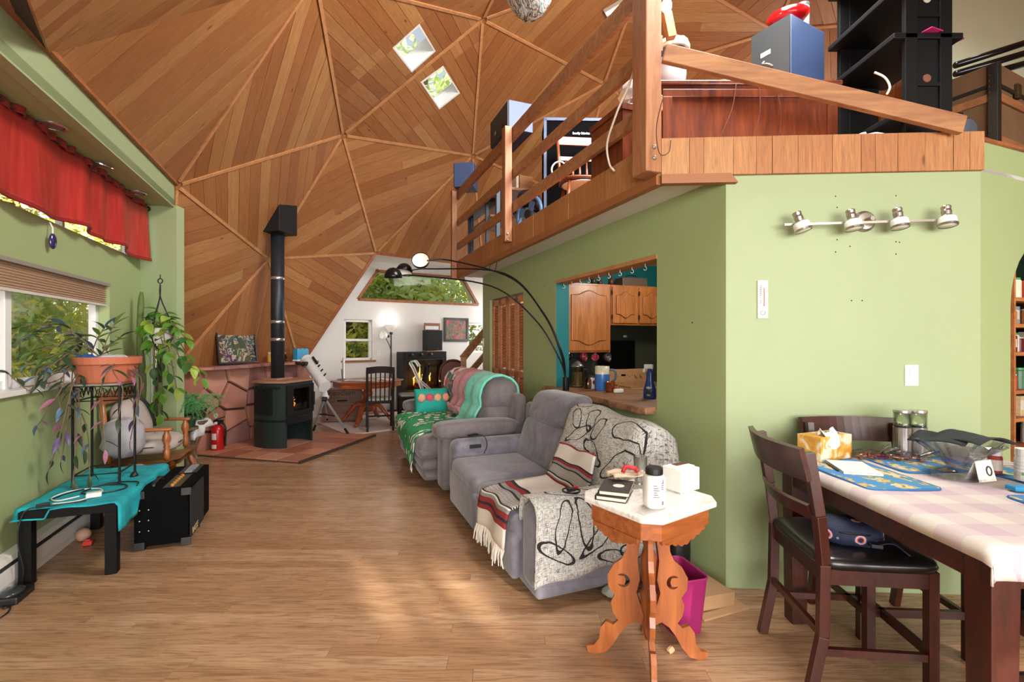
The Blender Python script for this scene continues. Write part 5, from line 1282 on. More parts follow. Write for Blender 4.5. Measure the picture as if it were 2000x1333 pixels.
one('clear_plastic_bag', MB().ell((0, 0, 0), (.10, .055, .02), 18, 10).jit(.006, 5), M('clear_plastic', '#cfcbd2', .2, var=.1), 'crumpled clear plastic bag on the pot soil', 'plastic bag', PC + Vector((.09, -.06, .175)), .1, smooth=True)
m_lv = [leafmat('leaf_dark', '#2b3b2c', '#46583c'), leafmat('leaf_green', '#4f7a3a', '#86a64c', .4), leafmat('leaf_purple', '#4b3a63', '#6f5f86'), leafmat('leaf_blue', '#3f5a7a', '#6c86a0'), leafmat('leaf_pink', '#9c4f78', '#c08aa0')]
LM = [leafmesh('leaf', .10, .034, m) for m in m_lv]
vine = thing('trailing_plant', 'trailing wandering plant with purple and green leaves spilling from the terracotta pot', 'plant', PC + Vector((0, 0, .15))); vo_ = Vector(vine.location)
rv = random.Random(17); m_stem = M('stem', '#6b5a44', .7)
def vines(root, o, paths, every, size, mats, rnd, spread=.8):
    for pth in paths:
        pts = [q - o for q in cr(pth, 7)]
        st = part('stem', MB().tube(pts, .0035, 5), m_stem, root)
        i = rnd.randint(2, 4); s = 1
        while i < len(pts):
            d = (pts[i] - pts[i - 1]).normalized(); side = d.cross(Z)
            if side.length < .1: side = Vector((rnd.uniform(-1, 1), rnd.uniform(-1, 1), 0))
            side.normalize(); dv = d * .7 + side * s * spread + Z * rnd.uniform(-.25, .35) + Vector((rnd.uniform(-.3, .3), rnd.uniform(-.3, .3), 0))
            put_leaf(rnd.choice(mats), pts[i], dv, st, rnd.uniform(-.6, .6), rnd.uniform(.7, 1.25) * size); s = -s; i += every + rnd.randint(0, 1)
        put_leaf(rnd.choice(mats), pts[-1], pts[-1] - pts[-2], st, 0, size)
paths = []
c0 = PC + Vector((-.10, -.02, .16))
for (u, v, Y, lift) in ((40, 640, 3.15, .22), (75, 655, 3.0, .16), (60, 690, 3.1, .14), (95, 720, 3.0, .12), (110, 640, 3.25, .2), (130, 690, 3.2, .16), (55, 715, 3.0, .1), (150, 660, 3.3, .14), (85, 745, 2.95, .08), (205, 640, 3.35, .06), (235, 660, 3.25, .03), (225, 632, 3.4, .05)):
    e = at(u, v, Y); b = c0 + Vector((rv.uniform(-.05, .12), rv.uniform(-.08, .08), 0))
    paths.append([b, b * .6 + e * .4 + Z * lift * .6, b * .25 + e * .75 + Z * lift * .35, e])
vines(vine, vo_, paths, 3, 1.15, [LM[0], LM[1], LM[0], LM[3], LM[1]], rv)
paths = []
for (u, v, Y, uu, vv) in ((20, 760, 3.0, 110, 745), (5, 720, 2.85, 60, 765), (75, 830, 3.0, 120, 760), (120, 900, 3.05, 135, 800), (95, 920, 3.05, 120, 830), (165, 880, 3.1, 155, 800), (140, 960, 3.1, 150, 860), (255, 860, 3.3, 270, 760), (230, 820, 3.1, 240, 762), (205, 880, 3.15, 200, 800), (115, 860, 2.98, 130, 800), (175, 930, 3.15, 170, 840), (270, 790, 3.35, 275, 740)):
    e = at(u, v, Y); mid = at(uu, vv, Y + .03); b = PC + Vector((rv.uniform(-.16, -.05) if uu < 200 else rv.uniform(.05, .17), rv.uniform(-.15, .05), .17))
    paths.append([b, (b + mid) / 2 + Vector((0, -.06, .03)), mid, e])
vines(vine, vo_, paths, 3, .95, [LM[0], LM[2], LM[3], LM[4], LM[0], LM[0]], rv)
# hanging pothos in macrame hanger
HP = at(311, 668, 4.42)
hp_ = thing('hanging_pot', 'white pot in a dark macrame hanger beside the slit window', 'hanging pot', HP)
part('pot', MB().lathe([(0, -.02), (.07, -.02), (.085, .0), (.10, .12), (.095, .125), (.08, .11), (0, .10)], 20), M('pot_white', '#d8d6cf', .4), hp_, smooth=False)
top = at(313, 556, 4.42) - HP
m_rope = M('rope_dark', '#24282a', .9)
for i in range(3):
    a = .6 + i * 2 * PI / 3; part('cord', MB().tube(cr([top, top * .75 + Vector((.006 * math.cos(a), .006 * math.sin(a), 0)), Vector((.105 * math.cos(a), .105 * math.sin(a), .12)), Vector((.075 * math.cos(a), .075 * math.sin(a), -.02)), Vector((0, 0, -.08))], 5), .006, 6), m_rope, hp_)
part('tassel', MB().tube([(0, 0, -.08), (0, 0, -.2), (0, 0, -.38)], [.012, .016, .02], 8), m_rope, hp_)
part('knot_ring', MB().tube([top + Vector((.022 * math.cos(a), 0, .03 + .022 * math.sin(a))) for a in [2 * PI * i / 12 for i in range(12)]], .005, 6, True), m_rope, hp_)
part('ceiling_cord', MB().cyl(top + Z * .05, top + Z * .09, .004, 6), m_rope, hp_)
m_po = [leafmat('pothos_green', '#4c8e34', '#8cc044', .5), leafmat('pothos_lime', '#9cc444', '#d0e070', .5), leafmat('pothos_dark', '#2c5a2a', '#4a7a34', .3)]
PM = [leafmesh('leaf', .11, .075, m, .3, .6) for m in m_po]
pv = thing('pothos_plant', 'lush green pothos trailing from the macrame hanger', 'plant', HP + Z * .12); po_ = Vector(pv.location)
rh = random.Random(29); paths = []
for (u, v, Y) in ((285, 640, 4.3), (340, 640, 4.3), (365, 665, 4.25), (350, 700, 4.3), (300, 720, 4.3), (330, 730, 4.3), (375, 720, 4.2), (318, 770, 4.35), (300, 790, 4.35), (312, 810, 4.35), (345, 760, 4.3), (290, 680, 4.35), (325, 690, 4.25), (395, 740, 4.25), (300, 612, 4.4), (330, 625, 4.4)):
    e = at(u, v, Y); b = HP + Vector((rh.uniform(-.06, .06), rh.uniform(-.06, .06), .12)); paths.append([b, b * .55 + e * .45 + Z * .10, b * .15 + e * .85 + Z * .03, e])
vines(pv, po_, paths, 3, .95, PM, rh, 1.0)
# slim climbing cactus behind the pothos
one('tall_cactus', MB().tube(cr([g(-1.62, 5.42, .55), g(-1.60, 5.43, 1.0), g(-1.62, 5.42, 1.4), g(-1.61, 5.43, 1.86)], 6), [.03] * 12 + [.026] * 5 + [.02, .012], 8), M('cactus', '#5f6f3a', .7, var=.3, scale=30, bump=.5), 'thin tall cactus stem in the window bay corner', 'cactus', smooth=True)
# ---- armchair with turned posts
AC = g(-1.40, 5.05); ac = thing('wooden_armchair', 'old wooden armchair with turned arm posts and grey cushions beneath the window', 'chair', AC, TH - PI / 2)
m_mpl = WOOD('maple_brown', '#7a3d1e', '#b06a3a', 'z', .4, coat=.3); m_mpx = WOOD('maple_brown_flat', '#7a3d1e', '#b06a3a', 'y', .4, coat=.3)
# local: +y is the front (faces into the room), x is the width
seat = MB().grid(lambda a, b: ((a - .5) * .62 * (1 - .12 * (1 - b)), -.26 + .52 * b, .40 - .035 * math.sin(PI * b) + .03 * max(0, b - .8) * 5 * (1 if b < .95 else .4)), 10, 10).grid(lambda a, b: ((a - .5) * .62 * (1 - .12 * (1 - b)), -.26 + .52 * b, .36 - .035 * math.sin(PI * b) + .02 * max(0, b - .8) * 4), 10, 10, flip=True)
part('seat', seat, m_mpx, ac, smooth=True)
tp = [(.0, 0), (.018, 0), (.022, .03), (.026, .08), (.018, .10), (.024, .115), (.018, .13), (.032, .17), (.028, .21), (.016, .235), (.022, .25), (.0, .25)]
for sx in (-1, 1):
    part('arm_post', MB().lathe(tp, 14, (sx * .285, .16, .40)), m_mpl, ac, smooth=True)
    part('arm', MB().tube(cr([(sx * .27, -.26, .66), (sx * .30, -.05, .665), (sx * .285, .20, .66)], 5), [.024] * 5 + [.03] * 6, 8, ell=.5), m_mpx, ac, smooth=True)
    part('leg', MB().tube([(sx * .24, .18, .38), (sx * .28, .24, .2), (sx * .30, .27, .0)], [.022, .028, .016], 8), m_mpl, ac, smooth=True)
    part('leg', MB().tube([(sx * .22, -.2, .38), (sx * .25, -.22, .2), (sx * .27, -.22, .0)], [.022, .028, .016], 8), m_mpl, ac, smooth=True)
    part('back_post', MB().tube([(sx * .25, -.24, .40), (sx * .27, -.26, .66), (sx * .29, -.28, .98)], [.02, .024, .018], 8), m_mpl, ac, smooth=True)
part('back_rail', MB().bar((-.30, -.275, .93), (.30, -.275, .93), .03, .09), m_mpx, ac)
part('stretcher', MB().cyl((-.27, .22, .14), (.27, .22, .14), .013, 8), m_mpl, ac)
t = thing('seat_cushion', 'pale grey round cushion heaped on the armchair seat', 'cushion', g(-1.40, 5.05, .45), TH - PI / 2)
part('cover', MB().ell((.02, .0, .06), (.24, .20, .085), 22, 12, .8, .7).jit(.004, 6), M('cushion_grey', '#b4aaa4', .9, var=.1, bump=.2), t, smooth=True)
part('piping', MB().tube([(.02 + .24 * math.cos(a), .20 * math.sin(a), .06) for a in [2 * PI * i / 24 for i in range(24)]], .006, 6, True), M('piping_dark', '#3a3434', .8), t)
t = thing('back_cushion', 'pale grey cushion with dark strap leaning on the armchair back', 'cushion', g(-1.56, 5.06, .60), TH - PI / 2)
part('cover', MB().ell((.02, .0, .12), (.24, .09, .18), 22, 12, .7, .6, Matrix.Rotation(.35, 3, 'X')), M('cushion_grey', '#b4aaa4', .9), t, smooth=True)
part('strap', MB().tube(cr([(-.20, .10, .02), (-.22, .06, .18), (-.17, -.01, .30)], 5), .02, 6, ell=.4), M('strap_dark', '#2e3236', .8), t)
one('laundry_bag', MB().ell((0, 0, 0), (.15, .11, .16), 18, 12, .8, .8).jit(.012, 9), M('bag_grey', '#a3a0a6', .6, var=.25, scale=14), 'crumpled grey plastic bag behind the plant stand', 'bag', g(-1.52, 4.72, .62), smooth=True)
one('paper_sack', MB().ell((0, 0, 0), (.14, .12, .20), 14, 10, .6, .6).jit(.012, 10), M('sack_grey', '#8f8a8c', .8, var=.25, scale=10), 'grey fabric bag on the floor beside the armchair', 'bag', g(-1.44, 4.64, .205), smooth=True)
# ---- stump table with plastic sheet, fern tub
p = onz(392, 893); SP = Vector((-3.55, 5.24, 0))
stp = thing('driftwood_stand', 'gnarled driftwood plant stand under a white plastic sheet', 'stand', SP)
m_drift = WOOD('driftwood', '#4a3a2c', '#7c6850', 'z', .9, bump=.4)
for i, (dx, dy) in enumerate(((.10, -.05), (-.10, -.03), (-.02, .11))):
    part('root_leg', MB().tube(cr([(dx * 1.5, dy * 1.5, .015), (dx * 1.05, dy, .10), (dx * .5, dy * .8, .25), (dx * .8, dy * .6, .40), (dx * .6, dy, .50)], 4), [.03, .026, .03, .035, .03] * 3 + [.03, .03], 7).jit(.006, i), m_drift, stp)
part('stump_top', MB().lathe([(0, .48), (.16, .48), (.18, .50), (.17, .52), (0, .52)], 14).jit(.008, 3), m_drift, stp)
def plast(a, b):
    x, y = (a - .5) * .38, (b - .5) * .38; r = max(0, max(abs(x) - .14, abs(y) - .13)); dr = r * (1.6 + (1.6 if (x > 0 and y < 0) else 0))
    return (SP.x + x * (1 - .25 * min(1, r * 6)), SP.y + y * (1 - .25 * min(1, r * 6)), .535 - dr + .006 * math.sin(a * 17) * (r > 0))
one('plastic_sheet', MB().sheet(plast, 20, 20, .003), M('plastic_white', '#d9d8da', .35, var=.06), 'white plastic sheet draped over the driftwood stand', 'plastic sheet', smooth=True)
tb = thing('storage_tub', 'clear plastic tub of stones and soil on the white plastic sheet', 'tub', (SP.x + .02, SP.y, .542))
part('tub', MB().lathe([(.0, 0), (.13, 0), (.14, .01), (.165, .12), (.175, .125), (.165, .13), (.155, .12), (.13, .02), (0, .015)], 4 * 6, sx=1, sy=.75), glassmat('tub_plastic', '#c9cfc8', .2, .7), tb)
part('gravel', MB().ell((0, 0, .05), (.125, .09, .045), 14, 8).jit(.008, 5), M('gravel', '#8a8f84', .9, var=.5, scale=60), tb)
part('tub_label', MB().box((-.03, -.108, .085), (.08, .004, .03), Matrix.Rotation(-.15, 3, 'X')), M('label_purple', '#4b3a6a', .5), tb)
fn_ = thing('asparagus_fern', 'feathery asparagus fern arching beside the stone wall', 'fern', (-3.40, 5.0, .64)); rfn = random.Random(33)
m_fern = leafmat('fern_green', '#5aa868', '#98d898', .45); m = MB(); frond = []
for i in range(64):
    a = rfn.uniform(0, 2 * PI); L = rfn.uniform(.16, .34); e = Vector((math.cos(a) * L, math.sin(a) * L * .8, rfn.uniform(-.08, .20))); pth = cr([(0.05 * math.cos(a), .05 * math.sin(a), 0), e * .5 + Z * .10, e], 8)
    f = MB(); f.tube(pth, .0018, 4)
    for q in pth[3:]:
        for s in range(7):
            d = Vector((rfn.uniform(-1, 1), rfn.uniform(-1, 1), rfn.uniform(-.6, 1))).normalized() * rfn.uniform(.02, .045); n_ = d.cross(Vector((rfn.random(), rfn.random(), .3))).normalized() * .0032
            f.add([q - n_, q + n_, q + d], [(0, 1, 2)])
    part('frond', f, m_fern, fn_)
one('fern_pot', MB().lathe([(0, 0), (.07, 0), (.09, .12), (.08, .12), (0, .10)], 18), M('pot_dark_green', '#26402f', .5), 'dark green pot under the asparagus fern', 'flower pot', (-3.41, 5.0, .50))
one('fern_stool', MB().lathe([(0, 0), (.10, 0), (.10, .02), (.03, .05), (.03, .44), (.10, .47), (.10, .497), (0, .497)], 14), m_drift, 'small round plant stool behind the armchair', 'stool', (-3.41, 5.0, .0))
# ---- amplifier
AN0, AN1, AD0, AD1, AZ = -1.185, -.86, 3.85, 4.24, .40
am = thing('guitar_amplifier', 'black guitar amplifier with scuffed corners beside the low table', 'amplifier', g((AN0 + AN1) / 2, (AD0 + AD1) / 2), TH)
aw, al = AN1 - AN0, AD1 - AD0; m_tolex = M('tolex_black', '#08090a', .9, spec=.1, var=.3, scale=120, bump=.3, bscale=300)
part('cabinet', MB().box((-.01, 0, AZ / 2 + .012), (aw - .02, al, AZ - .024)), m_tolex, am, bevel=.008)
part('grille', MB().box((aw / 2 - .008, 0, AZ / 2 + .01), (.012, al - .04, AZ - .08)), M('amp_grille', '#161616', .9, bump=.6, bscale=250), am)
part('control_panel', MB().box((.04, .0, AZ - .002), (.10, al - .06, .008)), M('amp_panel', '#35322f', .35), am)
for i in range(6): part('control_knob', MB().cyl((.04, -.14 + i * .05, AZ), (.04, -.14 + i * .05, AZ + .018), .011, 10), M('knob_amber', '#b5803a', .4), am)
part('carry_handle', MB().tube(cr([(-.08, -.10, AZ - .01), (-.08, -.08, AZ + .02), (-.08, .08, AZ + .02), (-.08, .10, AZ - .01)], 5), .012, 8, ell=.5), m_bk, am)
for sx in (-1, 1):
    for z in (.03, AZ - .03): part('corner_cap', MB().box((sx * (aw / 2 - .03), -al / 2 - .001, z), (.06, .008, .05)), M('corner_vinyl', '#303234', .35, var=.3, scale=60), am, bevel=.003)
for i in range(3):
    for j in range(2): part('rivet', MB().ell((-.13 + j * .05, -al / 2 - .002, .13 + i * .07), (.004, .003, .004), 8, 6), M('rivet_white', '#d8d8d4', .4), am)
for sx in (-1, 1):
    for sy in (-1, 1): part('rubber_foot', MB().cyl((sx * (aw / 2 - .04), sy * (al / 2 - .04), 0), (sx * (aw / 2 - .04), sy * (al / 2 - .04), .014), .018, 10), m_bk, am)
text('BASSE', .06, M('amp_badge', '#c9b48a', .4), am, (aw / 2 - .0005, -.08, .08), (PI / 2, 0, PI / 2))
a2 = thing('small_amplifier', 'small black amplifier with sliders behind the larger guitar amplifier', 'amplifier', g(-1.02, 4.45), TH)
part('cabinet', MB().box((0, 0, .19), (.24, .28, .38)), m_tolex, a2, bevel=.006); part('panel', MB().box((.03, 0, .383), (.12, .26, .006)), M('panel_dark', '#26282c', .3), a2)
for i in range(7): part('slider', MB().box((.03, -.10 + i * .034, .39), (.05, .006, .008)), M('slider_silver', '#b8bcc0', .3, metal=.7), a2)
# ---- bits on the floor under the bench
one('toy_ball', MB().ell((0, 0, .045), (.045, .045, .045), 18, 12), M('ball_tan', '#b78f78', .7, var=.2), 'tan rubber ball on the floor under the low table', 'ball', onz(163, 1058), smooth=True)
t = thing('red_toy', 'small red toy on the floor beside the tan ball', 'toy', onz(172, 1067), .4)
part('body', MB().box((0, 0, .02), (.05, .04, .03)).box((0, 0, .04), (.03, .03, .012)), M('toy_red', '#c8382c', .4), t, bevel=.005); part('base', MB().box((0, 0, .004), (.045, .036, .008)), m_bk, t)
t = thing('mouse_trap', 'flat black plastic trap on the floor at the heater end', 'trap', onz(24, 1172), TH)
part('tray', MB().box((0, 0, .02), (.12, .17, .04)), m_bk, t, bevel=.008); part('lid', MB().ell((0, 0, .042), (.05, .07, .02), 14, 8), M('smoke_plastic', '#34383a', .15), t, smooth=True)
one('loose_lead', MB().tube(cr([onz(0, 1180, .006), onz(8, 1190, .006), onz(20, 1185, .006), onz(16, 1197, .006), onz(0, 1208, .006)], 6), .004, 6), m_bk, 'short black cord on the floor by the heater', 'cord', smooth=True)
# ================================================================== carved side table with marble top
TS = Vector((.595, 2.077, 0)); TR = math.radians(34.8); TZ0 = .70
m_east = WOOD('eastlake_wood', '#7c3c1c', '#ac6432', 'z', .4, coat=.25); m_eastx = WOOD('eastlake_wood_flat', '#7c3c1c', '#ac6432', 'x', .4, coat=.25)
m_marb = NT('white_marble'); _v = m_marb.coord(); _f = m_marb.noise(_v, 9, 5, .6, 2.5); m_marb.set(Base_Color=m_marb.ramp(_f, [(.35, lin('#c4bfb8')), (.5, lin('#e4e1dc')), (.62, lin('#d6d1ca'))]), Roughness=.25); m_marb = m_marb.m
et = thing('side_table', 'carved wooden side table with crescent cut-outs and a white marble top', 'side table', TS, TR)
def cham(a, b, c): return [(a - c, -b), (a, -b + c), (a, b - c), (a - c, b), (-a + c, b), (-a, b - c), (-a, -b + c), (-a + c, -b)]
part('marble_top', MB().prism([(x, y, TZ0) for x, y in cham(.235, .215, .06)], (0, 0, .024)), m_marb, et, bevel=.007)
part('apron', MB().prism([(x, y, TZ0 - .075) for x, y in cham(.21, .19, .055)], (0, 0, .075)), m_eastx, et, bevel=.003)
def scallop(L, n=9):
    top = [(-L, 0), (L, 0)]; low = []
    for i in range(41):
        t = 1 - 2 * i / 40; x = L * t; z = -.012 - .038 * (1 - abs(t)) - .010 * abs(math.sin(t * PI * 3.5)); low.append((x, z))
    return top + low
for i, (dx, dy, L, r) in enumerate(((0, -.182, .14, 0), (0, .182, .14, 0), (.202, 0, .12, PI / 2), (-.202, 0, .12, PI / 2))):
    R_ = Matrix.Rotation(r, 4, 'Z'); m = MB().prism([(x, 0, z + TZ0 - .073) for x, z in scallop(L)], (0, .014, 0)).xf(Matrix.Translation((dx, dy, 0)) @ R_); part('scalloped_skirt', m, m_eastx, et)
prof_leg = [(.03, .635), (.035, .52), (.045, .44), (.035, .36), (.05, .30), (.03, .24), (.012, .21), (.02, .16), (.055, .175), (.09, .15), (.12, .11), (.15, .055), (.185, .012), (.225, 0), (.262, .0), (.268, .028), (.235, .036), (.212, .07), (.206, .12), (.182, .152), (.15, .142), (.128, .165), (.15, .195), (.16, .24), (.145, .275), (.172, .31), (.175, .36), (.148, .41), (.112, .44), (.094, .48), (.09, .55), (.10, .635)]
def crescent(cx, cz, R, s=1):
    o = [(cx + R * math.cos(a), cz + R * math.sin(a)) for a in [math.radians(40 + 280 * i / 14) for i in range(15)]]
    i_ = [(cx + .55 * R + R * .95 * math.cos(a), cz + R * .95 * math.sin(a)) for a in [math.radians(223 - 86 * i / 8) for i in range(9)]]
    return o + i_
def fixn(o):
    import bmesh
    b = bmesh.new(); b.from_mesh(o.data); bmesh.ops.triangulate(b, faces=[f for f in b.faces if len(f.verts) > 4]); bmesh.ops.recalc_face_normals(b, faces=b.faces); b.to_mesh(o.data); b.free()
def legmesh():
    a = bpy.data.objects.new('leg', mesh_of('leg', MB().prism([(r, -.011, z) for r, z in prof_leg], (0, .022, 0)), m_east)); COL.objects.link(a)
    b = bpy.data.objects.new('cut', mesh_of('cut', MB().prism([(r, -.03, z) for r, z in crescent(.108, .345, .030)], (0, .06, 0)), m_east)); COL.objects.link(b)
    fixn(a); fixn(b)
    md = a.modifiers.new('b', 'BOOLEAN'); md.object = b; md.operation = 'DIFFERENCE'; md.solver = 'EXACT'
    dg = bpy.context.evaluated_depsgraph_get(); me = bpy.data.meshes.new_from_object(a.evaluated_get(dg)); bpy.data.objects.remove(a); bpy.data.objects.remove(b); return me
lm_ = legmesh()
for a in (-100, 6, 80, 163):
    o = part('carved_leg', lm_, None, et, rz=math.radians(a) - TR)
part('column', MB().lathe([(0, .10), (.012, .10), (.022, .13), (.03, .17), (.022, .20), (.034, .24), (.036, .30), (.022, .33), (.03, .36), (.034, .46), (.02, .50), (.036, .56), (.03, .625), (0, .625)], 12), m_east, et, smooth=True)
ztop_ = TZ0 + .0245
def onT(x, y): return Matrix.Translation(TS) @ Matrix.Rotation(TR, 4, 'Z') @ Vector((x, y, ztop_))
def tp_(u, v): return onz(u, v, ztop_)
p = tp_(1208, 972)
for i, (dz, lb, c) in enumerate(((0, 'lower black notebook on the marble top', '#1e1c1b'), (.019, 'upper black notebook with a sticker on the marble top', '#2a2725'))):
    t = thing('notebook', lb, 'notebook', (p.x + .01 * i - .01, p.y + .03 + .012 * i, ztop_ + dz), TR - 1.02 + .06 * i)
    part('cover', MB().box((0, 0, .0012), (.13, .19, .0024)).box((0, 0, .0172), (.13, .19, .0024)).box((-.0645, 0, .0092), (.003, .19, .0145)), M('cover_%d' % i, c, .5), t)
    part('pages', MB().box((.002, 0, .0092), (.122, .182, .0134)), M('page_edges', '#d8cdb8', .8), t)
    if i: part('sticker', MB().lathe([(0, .0186), (.025, .0186)], 16, (.01, .0, 0), cap=False), M('sticker_white', '#d8d5ce', .5), t)
p2 = tp_(1225, 950); m = MB().sheet(lambda a, b: ((a - .5) * .17, (b - .5) * .10, .012 + .014 * math.sin(a * 7 + b * 3) * math.sin(b * 6) + .006 * math.sin(b * 15)), 14, 10, .002)
t = thing('food_wrapper', 'crumpled paper wrapper with a red twist on the notebooks', 'wrapper', (p2.x, p2.y, ztop_ + .044), .2)
part('paper', m, M('wrapper_tan', '#cbb59c', .6, var=.2), t, smooth=True); part('red_twist', MB().tube(cr([(-.02, .0, .025), (.0, .015, .04), (.03, .0, .038), (.05, -.01, .025)], 4), .010, 7).jit(.003, 3), M('twist_red', '#b5222a', .4), t, smooth=True)
p = tp_(1253, 948)
one('drinking_glass', MB().lathe([(0, 0), (.026, 0), (.028, .005), (.033, .13), (.031, .13), (.026, .012), (0, .01)], 20, cap=False), glassmat('tumbler_glass', '#eef0f0', .02, .72), 'empty clear drinking glass on the marble top', 'glass', (p.x, p.y + .02, ztop_), smooth=True)
p = tp_(1282, 996)
t = thing('supplement_bottle', 'white supplement bottle with black cap and printed label on the marble top', 'bottle', (p.x, p.y + .03, ztop_), .15)
part('body', MB().ell((0, 0, .0675), (.043, .043, .0675), 24, 12, .25, .75), M('bottle_white', '#e3e1dd', .35), t, smooth=True)
part('cap', MB().lathe([(0, .135), (.034, .135), (.035, .14), (.035, .158), (.03, .163), (0, .163)], 24), M('cap_black', '#1c1c1e', .4), t)
lab = MB()
k = 10
def lblock(a0, a1, z0, z1, r=.0452):
    vs = [(r * math.cos(a0 + (a1 - a0) * i / k), r * math.sin(a0 + (a1 - a0) * i / k), z) for z in (z0, z1) for i in range(k + 1)]; lab.add(vs, [(i, i + 1, k + 2 + i, k + 1 + i) for i in range(k)])
for i in range(6): lblock(-2.4, -1.75 + .1 * (i % 3), .095 - i * .009, .099 - i * .009)
for i in range(4): lblock(-1.35, -.75 - .06 * (i % 2), .105 - i * .008, .109 - i * .008)
lblock(-1.3, -.7, .02, .035)
part('label_print', lab, M('print_grey', '#77747a', .6), t)['kind'] = 'stuff'
part('label_dot', MB().lathe([(0, 0), (.012, 0), (.012, .002), (0, .002)], 14, (.0415 * math.cos(-.9), .0425 * math.sin(-.9), .112), (math.cos(-.9), math.sin(-.9), 0)), M('dot_maroon', '#6a2630', .5), t)
p = tp_(1338, 962)
t = thing('white_carton', 'small white cardboard carton with brown lid edge on the marble top', 'carton', (p.x + .0, p.y + .05, ztop_), TR - .05)
part('body', MB().box((0, 0, .05), (.13, .10, .10)), M('carton_white', '#e6e3de', .6), t, bevel=.002); part('lid', MB().box((-.005, .01, .102), (.128, .075, .006)), M('carton_white', '#e6e3de', .6), t); part('strip', MB().box((.02, .022, .106), (.08, .03, .004)), M('carton_brown', '#5b3a2a', .6), t)
one('eyeglasses', MB().tube([(.02 * math.cos(a), .0, .02 + .02 * math.sin(a)) for a in [2 * PI * i / 14 for i in range(14)]], .0018, 5, True).tube(cr([(.02, 0, .03), (.03, .04, .035), (.03, .09, .02)], 4), .002, 5), m_bk, 'thin black glasses beside the white carton', 'glasses', (tp_(1290, 955).x, tp_(1290, 955).y + .02, ztop_))
one('paper_slip', MB().sheet(lambda a, b: ((a - .5) * .07, (b - .5) * .03, .001), 2, 2, .001), M('slip_print', '#c9c7c4', .6, var=.3, scale=60), 'printed paper slip on the marble top edge', 'paper', (tp_(1262, 1001).x, tp_(1262, 1001).y, ztop_), .6)
# magenta waste bin, cardboard, wood chip
b_ = Vector((.82, 2.36, 0)); bn_ = thing('waste_bin', 'magenta plastic waste bin behind the carved table leg', 'bin', b_, .25)
def rr_(w, d, r, n=4):
    o = []
    for cx, cy, a0 in ((w - r, d - r, 0), (-w + r, d - r, 90), (-w + r, -d + r, 180), (w - r, -d + r, 270)):
        for i in range(n + 1): a = math.radians(a0 + 90 * i / n); o.append((cx + r * math.cos(a), cy + r * math.sin(a)))
    return o
lo_, hi_ = rr_(.075, .10, .03), rr_(.095, .125, .035); li_, hi2 = rr_(.070, .095, .03), rr_(.091, .121, .033); k = len(lo_)
vs = [(x, y, 0) for x, y in lo_] + [(x, y, .27) for x, y in hi_] + [(x, y, .27) for x, y in hi2] + [(x, y, .006) for x, y in li_]
part('body', MB().add(vs, [tuple(range(k))[::-1], tuple(range(3 * k, 4 * k))] + [(j * k + i, j * k + (i + 1) % k, (j + 1) * k + (i + 1) % k, (j + 1) * k + i) for j in range(3) for i in range(k)]), M('magenta_plastic', '#8e1f5a', .35, var=.06), bn_, smooth=False)
part('rim', MB().tube([(x, y, .27) for x, y in hi_], .005, 6, True), M('magenta_plastic', '#8e1f5a', .35), bn_)
cb = thing('cardboard_box', 'flattened brown cardboard box on the floor by the wall corner', 'cardboard', (1.02, 2.62, 0), TH + PI / 2)
m_card = M('cardboard', '#b08a64', .85, var=.12, scale=6, bump=.15)
part('lower_flap', MB().box((0, 0, .006), (.42, .30, .01)), m_card, cb); part('upper_flap', MB().box((.02, .02, .05), (.36, .24, .07), Matrix.Rotation(.06, 3, 'X')), m_card, cb)
part('printed_icon', MB().box((.02, -.03, .0875), (.07, .05, .001)), M('icon_dark', '#4a3626', .8), cb)
one('wood_chip', MB().ell((0, 0, .015), (.018, .012, .015), 6, 5).jit(.003, 2), M('chip_tan', '#c39a70', .8), 'small tan wood chip on the floor by the carved table', 'wood chip', onz(1310, 1277))
one('floor_cloth', MB().ell((0, 0, .03), (.07, .05, .028), 14, 8).jit(.008, 3), M('rag_grey', '#9aa09a', .9, var=.2), 'grey crumpled cloth on the floor under the loveseat end', 'cloth', (.56, 2.60, .003), smooth=True)
one('fan_heater', MB().ell((0, 0, .16), (.07, .09, .16), 16, 10, .5, .6), m_bk, 'black rounded fan heater standing between loveseat and wall', 'fan heater', (.98, 2.86, .0), .2, smooth=True)
# ================================================================== dining table
DZ = .80
m_esp = WOOD('espresso_wood', '#28100a', '#4a1f12', 'z', .38, coat=.12); m_espx = WOOD('espresso_wood_flat', '#28100a', '#4a1f12', 'x', .38, coat=.12)
X0, X1, Y0, Y1 = 1.375, 2.45, 1.365, 2.43
dt = thing('dining_table', 'square dark wooden dining table under a checked cloth', 'table', ((X0 + X1) / 2, (Y0 + Y1) / 2, 0))
hx, hy = (X1 - X0) / 2, (Y1 - Y0) / 2
part('tabletop', MB().box((0, 0, DZ - .012), (2 * hx, 2 * hy, .024)), m_espx, dt, bevel=.003)
for s in (-1, 1):
    part('apron', MB().box((s * (hx - .02), 0, DZ - .07), (.025, 2 * hy - .1, .09)), m_espx, dt); part('apron', MB().box((0, s * (hy - .02), DZ - .07), (2 * hx - .1, .025, .09)), m_espx, dt)
    for q in (-1, 1): part('leg', MB().add([(s * (hx - .045) + a * w_, q * (hy - .045) + b * w_, z) for z, w_ in ((.0, .036), (DZ - .024, .044)) for a, b in ((-1, -1), (1, -1), (1, 1), (-1, 1))], [(3, 2, 1, 0), (4, 5, 6, 7), (0, 1, 5, 4), (1, 2, 6, 5), (2, 3, 7, 6), (3, 0, 4, 7)]), m_esp, dt, bevel=.003)
k = NT('checked_cloth'); v = k.coord(); X = k.sep(v)
cx = k.math('GREATER_THAN', k.math('FRACT', k.math('MULTIPLY', X[0], 5.2)), .5); cy = k.math('GREATER_THAN', k.math('FRACT', k.math('MULTIPLY', X[1], 5.2)), .5)
